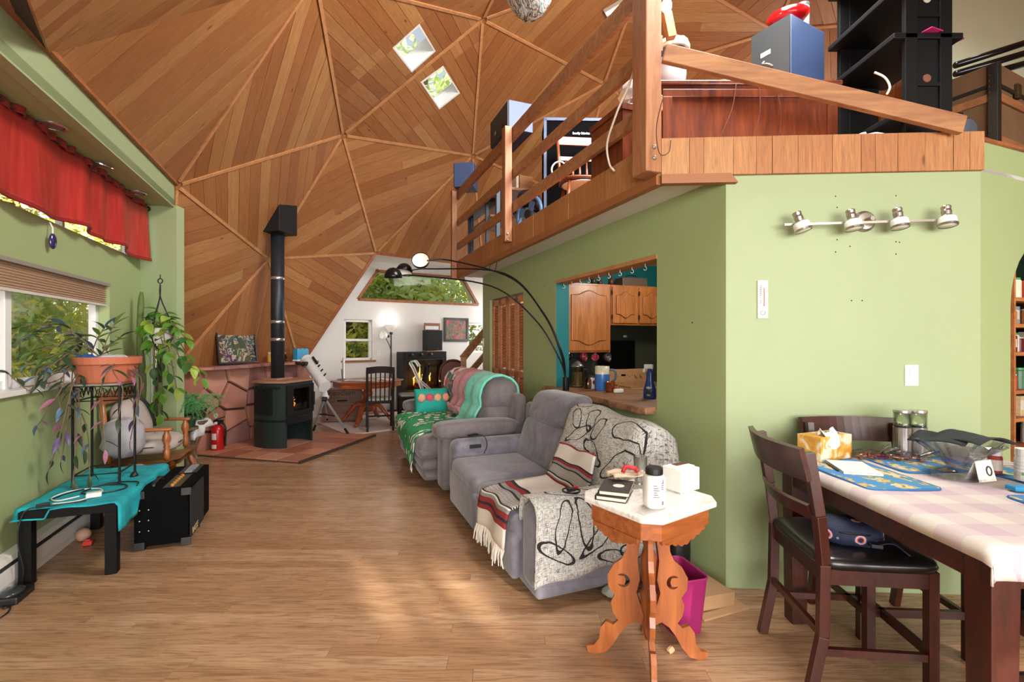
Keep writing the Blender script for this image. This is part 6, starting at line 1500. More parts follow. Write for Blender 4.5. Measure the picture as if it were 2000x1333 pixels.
edge = k.math('LESS_THAN', X[1], 1.352); e2 = k.math('GREATER_THAN', k.math('FRACT', k.math('MULTIPLY', X[0], 9)), .8)
f = k.math('ADD', k.math('MULTIPLY', cx, .35), k.math('MULTIPLY', cy, .4)); f = k.math('MAXIMUM', f, k.math('MULTIPLY', k.math('MULTIPLY', edge, e2), .9))
k.set(Base_Color=k.mix(f, lin('#d3ccc4'), lin('#bca2b0')), Roughness=.9); k.bump(k.noise(k.mapping(v, (300, 300, 300)), 1), .15, .002)
cx0, cx1, cy0, cy1 = X0 - .006, X1 + .006, Y0 - .006, Y1 + .006
def clothf(a, b):
    x = cx0 - .045 + (cx1 - cx0 + .09) * a; y = cy0 - .09 + (cy1 - cy0 + .13) * b; z = DZ + .006 + .0022 * math.sin(a * 19) * math.sin(b * 15)
    ox = max(0, cx0 - x); oy = max(0, cy0 - y); ox2 = max(0, x - cx1); oy2 = max(0, y - cy1)
    dr = max(ox, ox2, oy2) ; drn = oy
    if dr > 0: x = min(max(x, cx0 - .006), cx1 + .006); y = min(y, cy1 + .006)
    if drn > 0: y = cy0 - .008 - .02 * drn + .012 * math.sin(a * 26) * min(1, drn * 8)
    return (x, y, z - max(dr, drn) * (1.0 if drn <= 0 or dr <= 0 else 1.15))
one('table_cloth', MB().sheet(clothf, 44, 44, .005), k.m, 'white and pink checked cloth on the dark dining table', 'tablecloth', smooth=True)
DT = DZ + .0125
# ---- chairs
m_seat = M('seat_black', '#171312', .3, var=.15, coat=.15)
def dchair(label, loc, rz):
    """local +y is the front; back posts at -y"""
    t = thing('dining_chair', label, 'chair', loc, rz, None); W = .225; SH = .53
    part('seat_pad', MB().ell((0, .01, SH + .005), (W + .02, .225, .032), 28, 10, .5, .28), m_seat, t, smooth=True)
    for c, d in (((0, .19, SH - .045), (2 * W - .04, .022, .06)), ((0, -.19, SH - .045), (2 * W - .04, .022, .06)), ((W - .01, 0, SH - .045), (.022, .36, .06)), ((-W + .01, 0, SH - .045), (.022, .36, .06))): part('seat_rail', MB().box(c, d), m_espx, t)
    for s in (-1, 1):
        part('leg', MB().bar((s * (W - .015), .195, .0), (s * (W - .015), .195, SH - .01), .036, .036), m_esp, t)
        pts = [(s * (W - .01), -.25, .0), (s * (W - .01), -.20, .25), (s * (W - .01), -.195, SH), (s * (W - .005), -.215, .72), (s * (W - .005), -.255, .965)]
        m = MB()
        for a, b in zip(pts, pts[1:]): m.bar(a, b, .034, .04)
        part('back_post', m, m_esp, t, bevel=.003)
        part('side_stretcher', MB().bar((s * (W - .012), -.2, .19), (s * (W - .012), .19, .19), .02, .028), m_esp, t)
    def curve(z0, z1, dep, th, ov):
        return lambda a, b: (-(W + ov) + 2 * (W + ov) * a, -.262 + (z0 - .72) * -.0 - dep * math.sin(PI * a) - (.02 if z0 < .8 else .03) * b + (.035 if z0 < .8 else 0), z0 + (z1 - z0) * b)
    part('top_rail', MB().sheet(curve(.86, .985, .045, .02, .022), 12, 3, .022), m_espx, t)
    part('back_slat', MB().sheet(curve(.70, .755, .035, .02, -.02), 12, 2, .016), m_espx, t)
    part('front_stretcher', MB().bar((-W + .02, .195, .20), (W - .02, .195, .20), .02, .035), m_espx, t); part('back_stretcher', MB().bar((-W + .02, -.205, .26), (W - .02, -.205, .26), .02, .028), m_espx, t)
    return t
dchair('dark ladder back dining chair holding the navy bag', (1.43, 2.05, 0), -PI / 2 - .10)
dchair('dark ladder back dining chair between the table and the green wall', (1.80, 2.29, 0), PI - .06)
dchair('dark dining chair tucked in beside the sunlit table leg', (1.86, 1.50, 0), .03)
# ---- navy bag with little rainbows
k = NT('rainbow_print'); v = k.coord(); d = k.vor(k.mapping(v, (1, 1, 1)), 10, 'F1', 'Distance'); d2 = k.vor(v, 60, 'F1', 'Distance')
col = k.ramp(d, [(0, lin('#1b2440')), (.16, lin('#c25a50')), (.19, lin('#d8b7b0')), (.22, lin('#8f7aa8')), (.25, lin('#1b2440'))], 'CONSTANT'); k.set(Base_Color=k.mix(k.math('LESS_THAN', d2, .07), col, lin('#b7c2d6')), Roughness=.75); m_bag = k.m
bp_ = (1.40, 1.99, .565)
bg = thing('belt_bag', 'navy belt bag with rainbow print lying on the dining chair seat', 'bag', bp_, -.35)
part('pouch', MB().ell((0, 0, .045), (.125, .085, .05), 22, 12, .7, .8).jit(.003, 3), m_bag, bg, smooth=True); part('strap', MB().sheet(lambda a, b: (.06 + .16 * a, -.10 - .02 * math.sin(a * 6) + .03 * b, .02 + .03 * math.sin(a * 5) + .0 * b), 12, 2, .004), m_bag, bg); part('buckle', MB().box((.07, -.10, .03), (.04, .03, .016)), m_bk, bg, bevel=.003)
part('zip', MB().tube(cr([(-.11, -.03, .055), (-.04, -.082, .06), (.05, -.08, .06), (.11, -.03, .055)], 5), .004, 6), m_bk, bg)
# ---- things on the dining table
def tab(u, v): return onz(u, v, DT)
k = NT('quilted_mat'); v = k.coord(); X = k.sep(v); fl = k.vor(v, 55, 'F1', 'Color'); bandf = k.math('GREATER_THAN', k.math('FRACT', k.math('ADD', k.math('MULTIPLY', X[0], 7), k.math('MULTIPLY', X[1], 2))), .45)
flo = k.ramp(k.sep(fl)[0], [(0, lin('#d0a860')), (.3, lin('#5f8f7a')), (.5, lin('#d8c49a')), (.75, lin('#4a86b4'))], 'CONSTANT')
k.set(Base_Color=k.mix(bandf, lin('#4486ba'), flo), Roughness=.85); k.bump(k.math('MAXIMUM', k.math('ABSOLUTE', k.math('SINE', k.math('MULTIPLY', k.math('ADD', X[0], X[1]), 80))), k.math('ABSOLUTE', k.math('SINE', k.math('MULTIPLY', k.math('SUBTRACT', X[0], X[1]), 80)))), .5, .004); m_mat = k.m
for (x, y, w_, h_, r, lb) in ((1.555, 2.115, .15, .235, .03, 'quilted blue placemat under the white notepad'), (1.97, 2.27, .21, .14, .02, 'quilted blue placemat beneath the glass bowl side'), (2.27, 2.03, .15, .20, 0, 'quilted blue placemat under the pill bottles'), (2.06, 1.66, .20, .14, -.04, 'quilted blue placemat at the empty corner of the table')):
    t = thing('placemat', lb, 'placemat', (x, y, DT - .004), r, 'blue quilted placemats')
    part('mat', MB().prism([(a, b, 0) for a, b in rr_(w_, h_, .03)], (0, 0, .006)), m_mat, t); part('binding', MB().tube([(a, b, .003) for a, b in rr_(w_, h_, .03)], .0045, 6, True), M('binding_blue', '#2a6aa4', .8), t)
MT = DT + .003
p = tab(1697, 915)
t = thing('notepad', 'white notepad lying across the blue placemat', 'notepad', (1.555, 2.17, MT), -.25); part('pages', MB().box((0, 0, .004), (.15, .20, .008)), M('pad_white', '#e2e2e0', .6), t); part('top_sheet', MB().sheet(lambda a, b: ((a - .5) * .15, (b - .5) * .2, .010 + .004 * b * b), 4, 6, .001), M('pad_white', '#e2e2e0', .6), t); part('pen', MB().cyl((-.082, -.06, .005), (-.082, .07, .005), .004, 8), m_bk, t)
m_tis = NT('tissue_box_print'); _v = m_tis.coord(); m_tis.set(Base_Color=m_tis.ramp(m_tis.noise(_v, 14, 3, .5, 1), [(.42, lin('#e0d6bd')), (.5, lin('#d6a548')), (.62, lin('#c48a34'))]), Roughness=.5); m_tis = m_tis.m
t = thing('tissue_box', 'yellow flowered tissue box with a torn paper tissue', 'tissue box', (1.575, 2.40, DT), .42)
part('box', MB().box((0, 0, .06), (.24, .12, .12)), m_tis, t, bevel=.002); part('opening', MB().ell((.03, 0, .1195), (.07, .035, .004), 14, 6), M('slot_dark', '#3a2a20', .8), t); part('tissue', MB().sheet(lambda a, b: (-.03 + .10 * (a - .5) + .01 * math.sin(b * 9), -.02 - .05 * b + .02 * math.sin(a * 9), .12 + .05 * math.sin(PI * b) - .05 * b + .012 * math.sin(a * 14)), 12, 10, .0015), M('tissue_white', '#e9e7e3', .8), t, smooth=True)
for i, (x, y, r, lb) in enumerate(((1.78, 2.385, .15, 'clear bag of almonds near the tissue box'), (1.92, 2.35, -.3, 'clear bag of almonds next to the steel mills'))):
    t = thing('nut_bag', lb, 'food bag', (x, y, DT), r); rn_ = random.Random(60 + i)
    m = MB()
    for k_ in range(26): m.ell((rn_.gauss(-.01, .035), rn_.gauss(0, .018), .008 + rn_.random() * .012), (.011, .007, .006), 7, 5, rot=Matrix.Rotation(rn_.uniform(0, 3), 3, 'Z'))
    part('almonds', m, M('almond', '#8a5232', .7, var=.3, scale=80), t, smooth=True)['kind'] = 'stuff'
    part('bag', MB().ell((.0, 0, .018), (.085, .05, .024), 18, 10, .9, .8).jit(.004, i), glassmat('bag_film', '#f0eef0', .12, .80), t, smooth=True); part('bag_neck', MB().sheet(lambda a, b: (.07 + .07 * a, (b - .5) * (.03 + .06 * a), .02 + .035 * a + .008 * math.sin(b * 12)), 8, 8, .001), glassmat('bag_film', '#f0eef0', .12, .80), t, smooth=True)
m_stl = M('brushed_steel', '#b9b4ae', .28, metal=.9, var=.12, scale=40)
for i, (u, lb) in enumerate(((1762, 'brushed steel grinder with clear top nearer the tissue box'), (1793, 'brushed steel grinder with clear top nearer the glass bowl'))):
    p = at(u, 880, 2.42); t = thing('salt_grinder', lb, 'grinder', (p.x, 2.42, DT), 0, 'steel grinders')
    part('steel_body', MB().lathe([(0, 0), (.038, 0), (.038, .15), (0, .15)], 26), m_stl, t, smooth=False); part('glass_top', MB().lathe([(.037, .15), (.037, .222), (.033, .222), (.033, .152)], 26, cap=False), glassmat('clear_glass2', '#f2f4ee', .02, .8), t, smooth=True); part('lid', MB().lathe([(0, .222), (.036, .222), (.038, .226), (.038, .236), (0, .238)], 26), m_stl, t); part('inner_band', MB().lathe([(0, .151), (.033, .151), (.033, .158), (0, .158)], 20), m_bk, t)
# glass bowl with black napkins
gb = thing('glass_bowl', 'cut glass pedestal bowl holding black napkins', 'bowl', (1.925, 2.06, DT), .2)
n = 36; prf = [(.085, 0), (.088, .008), (.05, .03), (.035, .045), (.055, .07), (.105, .115), (.155, .155)]
vs = []; 
for r, z in prf:
    for j in range(n): s = 1 + (.05 if j % 2 else -.02) * (r > .05); vs.append((r * s * math.cos(2 * PI * j / n), r * s * math.sin(2 * PI * j / n), z + (.012 if (j % 4 == 0 and z > .15) else 0)))
for r, z in prf[::-1][:4]:
    for j in range(n): vs.append((r * .94 * math.cos(2 * PI * j / n), r * .94 * math.sin(2 * PI * j / n), z + .004))
K = len(prf) + 4; fsx = [(i * n + j, i * n + (j + 1) % n, (i + 1) * n + (j + 1) % n, (i + 1) * n + j) for i in range(K - 1) for j in range(n)]
part('bowl', MB().add(vs, fsx + [tuple(range(n))[::-1], tuple((K - 1) * n + j for j in range(n))]), glassmat('cut_crystal', '#f0eef6', .04, .80), gb)
for i, (dx, dy, r, dz, lb) in enumerate(((-.0, .06, .5, .155, 'lower black napkin on the glass bowl'), (.06, .0, .2, .168, 'upper black napkin on the glass bowl'))):
    one('napkin', MB().sheet(lambda a, b: ((a - .5) * .21, (b - .5) * .20, .012 * math.sin(PI * a) - .03 * (a - .5) ** 2 + .008 * math.sin(b * 5 + a * 4)), 10, 8, .004), M('napkin_black', '#23282a', .85), lb, 'napkin', (1.93 + dx, 2.06 + dy, DT + dz), r, smooth=True)
# pill bottles, orange bowl, card, packet
t = thing('pill_bottle', 'pill bottle with red edged label behind the folded card', 'bottle', (2.13, 2.10, MT + .003)); part('body', MB().lathe([(0, 0), (.024, 0), (.025, .07), (.02, .078), (0, .078)], 20), M('label_red_edge', '#a8413a', .4), t); part('label', MB().lathe([(.0255, .014), (.0255, .06)], 20, cap=False), M('label_cream', '#d9cfc4', .5, var=.25, scale=70), t); part('cap', MB().lathe([(0, .078), (.023, .078), (.023, .10), (0, .10)], 20), M('cap_white', '#e8e6e2', .4), t)
t = thing('white_pill_bottle', 'larger white ribbed pill bottle beside the orange bowl', 'bottle', (2.15, 1.99, MT + .003)); part('body', MB().lathe([(0, 0), (.038, 0)] + [(.038 - .0015 * (i % 2), .01 + i * .007) for i in range(12)] + [(.03, .102), (0, .102)], 24), M('cap_white', '#e8e6e2', .4), t); part('cap', MB().lathe([(0, .102), (.035, .102), (.035, .13), (0, .13)], 24), M('cap_white', '#e8e6e2', .4), t); part('leaf_mark', MB().box((-.030, -.024, .03), (.004, .014, .012), .8), M('mark_green', '#4f9a4a', .5), t)
t = thing('orange_bowl', 'orange glazed bowl with green rim at the table end', 'bowl', (2.29, 1.99, MT + .003)); part('bowl', MB().lathe([(0, 0), (.04, 0), (.075, .03), (.09, .08), (.088, .115), (.084, .115), (.084, .08), (.06, .03), (0, .015)], 28, cap=False), M('glaze_orange', '#cf6a1e', .2, var=.15), t, smooth=True); part('rim', MB().tube([(.087 * math.cos(a), .087 * math.sin(a), .112) for a in [2 * PI * i / 28 for i in range(28)]], .005, 6, True), M('glaze_green', '#4c6b32', .3), t)
p = tab(1905, 944)
t = thing('folded_card', 'small folded white card with a printed oval by the glass bowl', 'card', (1.985, 1.985, DT), .25); part('card', MB().prism([(-.05, 0, 0), (.05, 0, 0), (.045, .018, .085), (-.048, .018, .085)], (0, .0015, 0)).prism([(-.05, .05, 0), (.05, .05, 0), (.045, .018, .085), (-.048, .018, .085)], (0, .0015, 0)), M('card_white', '#e6e4da', .6), t); part('printed_oval', MB().tube([(.018 + .014 * math.cos(a), .0075 + .018 * math.sin(a) * .2, .042 + .018 * math.sin(a)) for a in [2 * PI * i / 16 for i in range(16)]], .003, 5, True), M('print_black', '#3a3c38', .6), t)
t = thing('pen_packet', 'bright blue packet with white lettering lying on the table', 'packet', (2.09, 1.86, DT), -.12); part('packet', MB().box((0, 0, .009), (.26, .05, .018)), M('packet_blue', '#1f8fc8', .35, var=.1), t, bevel=.005); part('label', MB().box((.07, -.006, .0185), (.09, .02, .001)), M('card_white', '#e6e4da', .6), t)
t = thing('mail_pile', 'small pile of mail and a pink card near the steel grinders', 'mail', (1.96, 2.395, DT), .1)
for i, (c, dx, dy, r) in enumerate((('#e0dcd8', 0, 0, 0), ('#b83f7a', -.06, .03, .3), ('#d9a27c', .06, .02, -.2), ('#26292c', .02, .04, .1))): part('sheet', MB().box((dx, dy, .002 + i * .003), (.16, .07, .0025), r), M('mail_%d' % i, c, .6), t)
# ================================================================== on the green wall
FW_ = C1 - fn * .0
def onF(u, v, off=0.0): return onpl(u, v, C1 - fn * off, fn)
fa_ = math.atan2(fd.y, fd.x)
c = onF(1690, 434, .0); tl = thing('track_light', 'brushed nickel track light with four swivel heads on the green wall', 'wall light', c, fa_)
m_nk = M('brushed_nickel', '#b0a79e', .3, metal=.9, var=.1, scale=30)
a, b = onF(1531, 440, .075) - c, onF(1868, 430, .075) - c
inv = Matrix.Rotation(-fa_, 3, 'Z'); a, b = inv @ a, inv @ b
part('backplate', MB().lathe([(0, 0), (.058, 0), (.058, .012), (.045, .022), (0, .026)], 28, (-.01, 0, 0), (0, -1, 0)), m_nk, tl, smooth=False)
part('stem', MB().cyl((-.01, -.02, 0), (-.01, -.075, .002), .012, 10), m_nk, tl)
part('bar', MB().bar(a, b, .014, .012), m_nk, tl)
for (u, v, tilt) in ((1562, 432, .35), (1664, 428, .12), (1755, 425, .05), (1849, 421, -.05)):
    p = inv @ (onF(u, v, .095) - c); ax = Vector((math.sin(tilt) * .8, -.18, -1)).normalized()
    h = part('lamp_head', MB().lathe([(0, -.05), (.021, -.05), (.023, -.045), (.021, -.03), (.023, -.02), (.021, 0), (.034, .01), (.036, .015)], 20, p, ax, cap=False), m_nk, tl, smooth=False)
    part('glass_shade', MB().lathe([(.036, .012), (.040, .02), (.042, .055), (.040, .06), (.0, .058)], 20, p, ax, cap=False), M('frosted_shade', '#e6e6e0', .35), h, smooth=True)
    part('shade_ring', MB().lathe([(.0405, .048), (.044, .05), (.044, .060), (.0405, .062)], 20, p, ax, cap=False), m_nk, h)
    part('swivel', MB().cyl(p + Vector((0, .02, -.0)), p + Vector((0, .0, .0)), .012, 8), m_nk, h)
c = onF(1488.5, 586); th_ = thing('wall_thermometer', 'cream wall thermometer with red spirit column on the green wall', 'thermometer', c, fa_)
hT = (onF(1488, 549) - onF(1488, 623)).length; wT = (onF(1499, 586) - onF(1478.5, 586)).length
part('board', MB().box((0, -.005, 0), (wT, .010, hT)), M('thermo_cream', '#e0dcc6', .5), th_, bevel=.002); part('spirit_tube', MB().cyl((.006, -.0115, -.03), (.006, -.0115, .065), .0018, 6), M('spirit_red', '#a03a34', .4), th_); part('spirit_bulb', MB().ell((.006, -.0115, -.033), (.0035, .0025, .0045), 8, 6), M('spirit_red2', '#b8382c', .4), th_)
for i in range(10): text(str(120 - 20 * i) if i < 7 else str(-10 * (i - 6)), .008, M('ink_black', '#2c2a26', .6), th_, (-.013, -.0106, .075 - i * .0105), (PI / 2, 0, 0), name='scale_number')
m = MB()
for i in range(22): m.box((.018, -.0105, .078 - i * .005), (.005 if i % 2 else .008, .0008, .001))
part('scale_marks', m, M('ink_black', '#2c2a26', .6), th_)['kind'] = 'stuff'
part('dial', MB().lathe([(.012, 0), (.0135, .001), (.0115, .0012)], 18, (.0, -.0105, -.075), (0, -1, 0), cap=False), M('ink_black', '#2c2a26', .6), th_)
c = onF(1779.5, 734); sw_ = thing('wall_switch', 'white rocker light switch on the pale green wall', 'switch', c, fa_)
part('plate', MB().box((0, -.003, 0), (.072, .006, .116)), m_trimw, sw_, bevel=.002); part('rocker', MB().box((.004, -.008, 0), (.033, .006, .067), Matrix.Rotation(.06, 3, 'X')), M('rocker_white', '#f0efec', .3), sw_, bevel=.001)
m = MB()
for (u, v) in ((1632, 384), (1635, 406), (1635, 469), (1632, 493), (1750, 383), (1750, 407), (1750, 473), (1757, 474), (1750, 497), (1663, 588), (1684, 588), (1660, 482)):
    m.lathe([(0, 0), (.004, 0), (.003, .001), (0, .0012)], 8, onF(u, v), -fn)
part('nail_hole', m, M('hole_dark', '#20221a', .9), bpy.data.objects['wall_front'])['kind'] = 'stuff'
m = MB()
for (u, v) in ((1063, 560), (1047, 637), (1352, 631), (1067, 600)): m.lathe([(0, 0), (.006, 0), (.004, .001), (0, .0012)], 8, onpl(u, v, C1, NV), -NV)
part('nail_hole', m, M('hole_dark', '#20221a', .9), bpy.data.objects['wall_kitchen'])['kind'] = 'stuff'
t = thing('low_socket', 'white wall socket low on the green wall behind the dining chairs', 'socket', onF(1843, 1077), fa_); part('plate', MB().box((0, -.003, 0), (.072, .006, .116)), m_trimw, t, bevel=.002); part('outlet', MB().box((0, -.007, .0), (.034, .004, .07)), M('outlet_ivory', '#d8d6d0', .4), t)
# ================================================================== arc lamp, pass-through shelf and the kitchen beyond
m_lbk = M('lamp_black', '#17181b', .25, metal=.5)
AB = fr(SO, 1.06, 1.64)
al_ = thing('arc_lamp', 'black three armed arc floor lamp with dome shades behind the sofas', 'floor lamp', AB, 0)
part('base', MB().lathe([(0, 0), (.13, 0), (.13, .02), (.03, .03), (0, .03)], 20), m_lbk, al_)
zc = onpl(1104, 738, AB, Vector((0, 1, 0))).z
part('pole', MB().cyl((0, 0, .02), (0, 0, zc), .030, 14), m_lbk, al_)
for i, (hu, hv, Y, pk) in enumerate(((822, 512, 4.85, ((1000, 545), (1065, 620), (1095, 690))), (790, 528, 5.0, ((985, 535), (1060, 610), (1098, 690))), (768, 537, 4.7, ((960, 560), (1045, 625), (1092, 700))))):
    Yb = AB.y; pts = [at(1104, 738, Yb)] + [at(u, v, Yb + (Y - Yb) * f) for (u, v), f in zip(pk[::-1], (.15, .35, .6))] + [at(hu + 60 - 8 * i, hv + (-2, -2, 2)[i], Y + .03), at(hu + 12, hv - 2 + 3 * i, Y)]
    part('arc_arm', MB().tube([q - AB for q in cr(pts, 8)], .0075, 8), m_lbk, al_, smooth=True)
    hp0 = at(hu, hv, Y) - AB; ax = (Vector((.2, -.5, -.85)), Vector((-.1, -.3, -.95)), Vector((.0, .15, -1)))[i]
    if i == 0: ax = Vector((.05, -.75, .35))
    s = part('shade', MB().lathe([(0, -.07), (.035, -.062), (.065, -.04), (.085, 0), (.09, .035), (.086, .035), (.08, 0), (.06, -.035), (.03, -.055), (0, -.06)], 24, hp0, ax, cap=False), m_lbk, al_, smooth=True)
    part('inner_bowl', MB().lathe([(.083, .03), (.078, 0), (.058, -.03), (.03, -.05), (0, -.055)], 22, hp0, ax, cap=False), M('shade_white', '#eeeae2', .5), s, smooth=True)
SZ = .945
sa, sb = po0 + .006, tP(1072)
m_slab = WOOD('slab_wood', '#6b4a34', '#a87c56', 'x', .55, bump=.2)
ang = TH + PI / 2; slp = C1 + DV * sa
pts = [(sa_, -(.09 + .018 * math.sin(sa_ * 7) + .01 * math.sin(sa_ * 19))) for sa_ in [(sb - sa) * i / 24 for i in range(25)]]
ol_ = [C1 + DV * (sa + a) + NV * b for a, b in pts if True]
m = MB().prism([q + Z * (SZ - .05) for q in ol_] + [C1 + DV * sb + NV * -.002 + Z * (SZ - .05), C1 + DV * sa + NV * -.002 + Z * (SZ - .05)], Z * .05)
m.prism([C1 + DV * (sa + .0) + NV * -.004 + Z * (SZ - .05), C1 + DV * (po1 - .008) + NV * -.004 + Z * (SZ - .05), C1 + DV * (po1 - .008) + NV * .62 + Z * (SZ - .05), C1 + DV * sa + NV * .62 + Z * (SZ - .05)], Z * .05)
one('counter_slab', m, m_slab, 'rough edged wooden slab counter in the kitchen pass-through', 'counter', bevel=.008)
def ks(u, v): return onz(u, v, SZ)
p = ks(1128, 757)
t = thing('french_press', 'glass french press jug with patterned print on the counter slab', 'french press', (p.x, p.y, SZ)); part('jug', MB().lathe([(0, 0), (.058, 0), (.06, .01), (.06, .19), (.063, .2), (.057, .2), (.055, .015), (0, .012)], 22, cap=False), glassmat('press_glass', '#e6e2d4', .05, .7), t, smooth=True); part('coffee', MB().lathe([(0, .012), (.053, .012), (.053, .15), (0, .15)], 20), M('coffee_pattern', '#b7a27c', .5, var=.6, scale=60), t); part('lid', MB().lathe([(0, .2), (.064, .2), (.066, .21), (.05, .225), (.03, .245), (.015, .255), (0, .26)], 20), M('lid_steel', '#8e8c8c', .25, metal=.8), t, smooth=True); part('handle', MB().tube(cr([(.06, 0, .17), (.10, 0, .16), (.105, 0, .08), (.06, 0, .05)], 5), .009, 7), m_bk, t)
p = ks(1148, 760); one('amber_jar', MB().lathe([(0, 0), (.032, 0), (.036, .02), (.036, .08), (.026, .095), (.026, .11), (0, .11)], 18), glassmat('amber_glass', '#b59a80', .05, .75), 'small amber glass jar on the counter slab', 'jar', (p.x, p.y, SZ), smooth=True)
p = ks(1157, 759); t = thing('coffee_tin', 'white coffee tin with a red emblem on the counter slab', 'tin', (p.x, p.y, SZ)); part('tin', MB().lathe([(0, 0), (.048, 0), (.048, .105), (0, .105)], 22), M('tin_white', '#e0dcd6', .4), t); part('lid', MB().lathe([(0, .105), (.05, .105), (.05, .118), (0, .118)], 22), m_bk, t); part('emblem', MB().lathe([(0, 0), (.02, 0), (.02, .002), (0, .002)], 14, (.012, -.0465, .06), (.25, -1, 0)), M('emblem_red', '#8a2c26', .5), t)
p = ks(1176, 763); t = thing('blue_pitcher', 'tall blue and cream pottery mug on the counter slab', 'mug', (p.x, p.y, SZ)); part('body', MB().lathe([(0, 0), (.066, 0), (.069, .006), (.067, .15)], 24, cap=False), M('glaze_blue', '#3c6fb4', .25, var=.25, scale=14), t, smooth=True); part('rim_band', MB().lathe([(.067, .15), (.066, .222), (.06, .222), (.06, .1), (0, .1)], 24, cap=False), M('glaze_cream', '#d2cdb4', .3, var=.1), t, smooth=True); part('handle', MB().tube(cr([(.065, 0, .19), (.115, 0, .18), (.12, 0, .11), (.066, 0, .06)], 6), .010, 8), M('glaze_dark', '#4a5a6e', .3), t, smooth=True)
for q in (t,): q.rotation_euler = (0, 0, -.2)
p = ks(1192, 767); t = thing('copper_mug', 'copper mug with handle on the counter slab', 'mug', (p.x, p.y, SZ)); part('body', MB().lathe([(0, 0), (.038, 0), (.042, .012), (.04, .09), (.042, .092), (.037, .092), (.036, .01), (0, .008)], 22, cap=False), M('copper', '#b56a44', .25, metal=.9), t, smooth=True); part('handle', MB().tube(cr([(.04, 0, .075), (.065, 0, .07), (.066, 0, .035), (.041, 0, .025)], 5), .006, 7), M('copper', '#b56a44', .25, metal=.9), t, smooth=True)
p = ks(1208, 769); one('salt_shaker', MB().lathe([(0, -.045), (.016, -.042), (.02, -.03), (.02, .03), (.016, .042), (0, .045)], 16, (0, 0, .02), (1, .1, 0)), M('shaker_white', '#e2dfd4', .3), 'white shaker lying on its side on the counter slab', 'shaker', (p.x, p.y, SZ), smooth=True)
p = ks(1269, 779); t = thing('spray_bottle', 'blue cleaner spray bottle with white trigger on the counter slab', 'spray bottle', (p.x, p.y, SZ), -.6)
part('body', MB().lathe([(0, 0), (.048, 0), (.052, .01), (.05, .07), (.035, .12), (.026, .155), (.03, .2), (.016, .225), (.014, .235), (0, .235)], 22, sy=.62), M('cleaner_blue', '#14408e', .2, var=.15), t, smooth=True); part('label', MB().ell((0, -.029, .055), (.032, .006, .034), 14, 8), M('label_navy', '#232a52', .4, var=.6, scale=60), t, smooth=True); part('label_arc', MB().ell((0, -.030, .085), (.02, .006, .012), 12, 6), M('label_pale', '#c4c8d0', .4), t, smooth=True); part('green_badge', MB().ell((0, -.030, .028), (.018, .006, .010), 12, 6), M('badge_green', '#86a83c', .4), t, smooth=True); part('trigger_head', MB().box((-.008, 0, .252), (.07, .03, .035)).bar((-.04, 0, .235), (-.05, 0, .205), .014, .02), M('trigger_white', '#dfe4ea', .35), t, bevel=.006)
p = ks(1100, 752); one('patterned_box', MB().box((0, 0, .04), (.07, .06, .08)), M('zigzag_print', '#8a8886', .6, var=.8, scale=60), 'small black and white patterned box at the slab end', 'box', (p.x, p.y, SZ), TH, bevel=.003)
# cup hooks on the header
m = None
for i in range(10):
    a = po0 + .05 + (po1 - po0 - .1) * i / 9; q = C1 + DV * a + NV * .06 + Z * (OPZ1 - .03)
    one('cup_hook', MB().tube([Vector((0, 0, 0)), Vector((0, 0, -.02))] + [Vector((.014 * math.sin(w_), 0, -.034 + .014 * math.cos(w_))) for w_ in [0, .7, 1.4, 2.1, 2.8, 3.5, 4.2]], .0028, 6), M('hook_white', '#dcd8cc', .4), 'small white cup hook under the pass-through header', 'hook', q, TH, 'cup hooks along the header', smooth=True)
# wall cabinets
m_oak = WOOD('honey_oak', '#8e4f26', '#b9763e', 'z', .4, coat=.2); CF = C1 + DV * (po1 + .33)
def nx(u): return tline(CF, NV, u)
def cabinet(label, u0, u1, z0, z1, doors):
    a, b = nx(u0), nx(u1); o = CF + NV * a; t = thing('wall_cabinet', label, 'cabinet', (o.x, o.y, 0), TH); W = b - a
    part('carcass', MB().box((W / 2, .17, (z0 + z1) / 2), (W, .32, z1 - z0)), m_oak, t)
    dw = W / doors
    for i in range(doors):
        x0, x1 = dw * i + .012, dw * (i + 1) - .012; h0, h1 = z0 + .02, z1 - .02; fw = .055 if doors == 1 else .045
        d = part('door', MB().box(((x0 + x1) / 2, 0, (h0 + h1) / 2), (x1 - x0, .018, h1 - h0)), m_oak, t, bevel=.004)
        n = 12; xs = [x0 + fw + (x1 - x0 - 2 * fw) * j / n for j in range(n + 1)]
        arc = lambda f: .05 * math.sin(PI * min(1, max(0, (f - .18) / .64))) ** 1.5 * min(1, (x1 - x0) / .4)
        top = [(xs[j], -.009, h1 - fw - .055 + arc(j / n)) for j in range(n + 1)]; bot = [(xs[j], -.009, h0 + fw + .055 - arc(j / n)) for j in range(n + 1)]
        part('raised_panel', MB().prism(bot + top[::-1], (0, -.012, 0)), m_oak, d, bevel=.008)
        part('panel_groove', MB().tube([Vector(q) + Vector((0, -.002, 0)) for q in bot + top[::-1]], .005, 5, True), M('oak_shadow', '#5c2f16', .6), d)
        for hz in (h0 + .07, h1 - .07): part('hinge', MB().box((x0 - .006, -.01, hz), (.012, .012, .045)), M('hinge_dark', '#3a2a1c', .4, metal=.6), d)
    return t
cabinet('tall single door oak wall cabinet in the kitchen', 1104, 1193, 1.275, 2.03, 1)
cabinet('shorter two door oak wall cabinet above the range', 1194, 1297, 1.58, 2.03, 2)
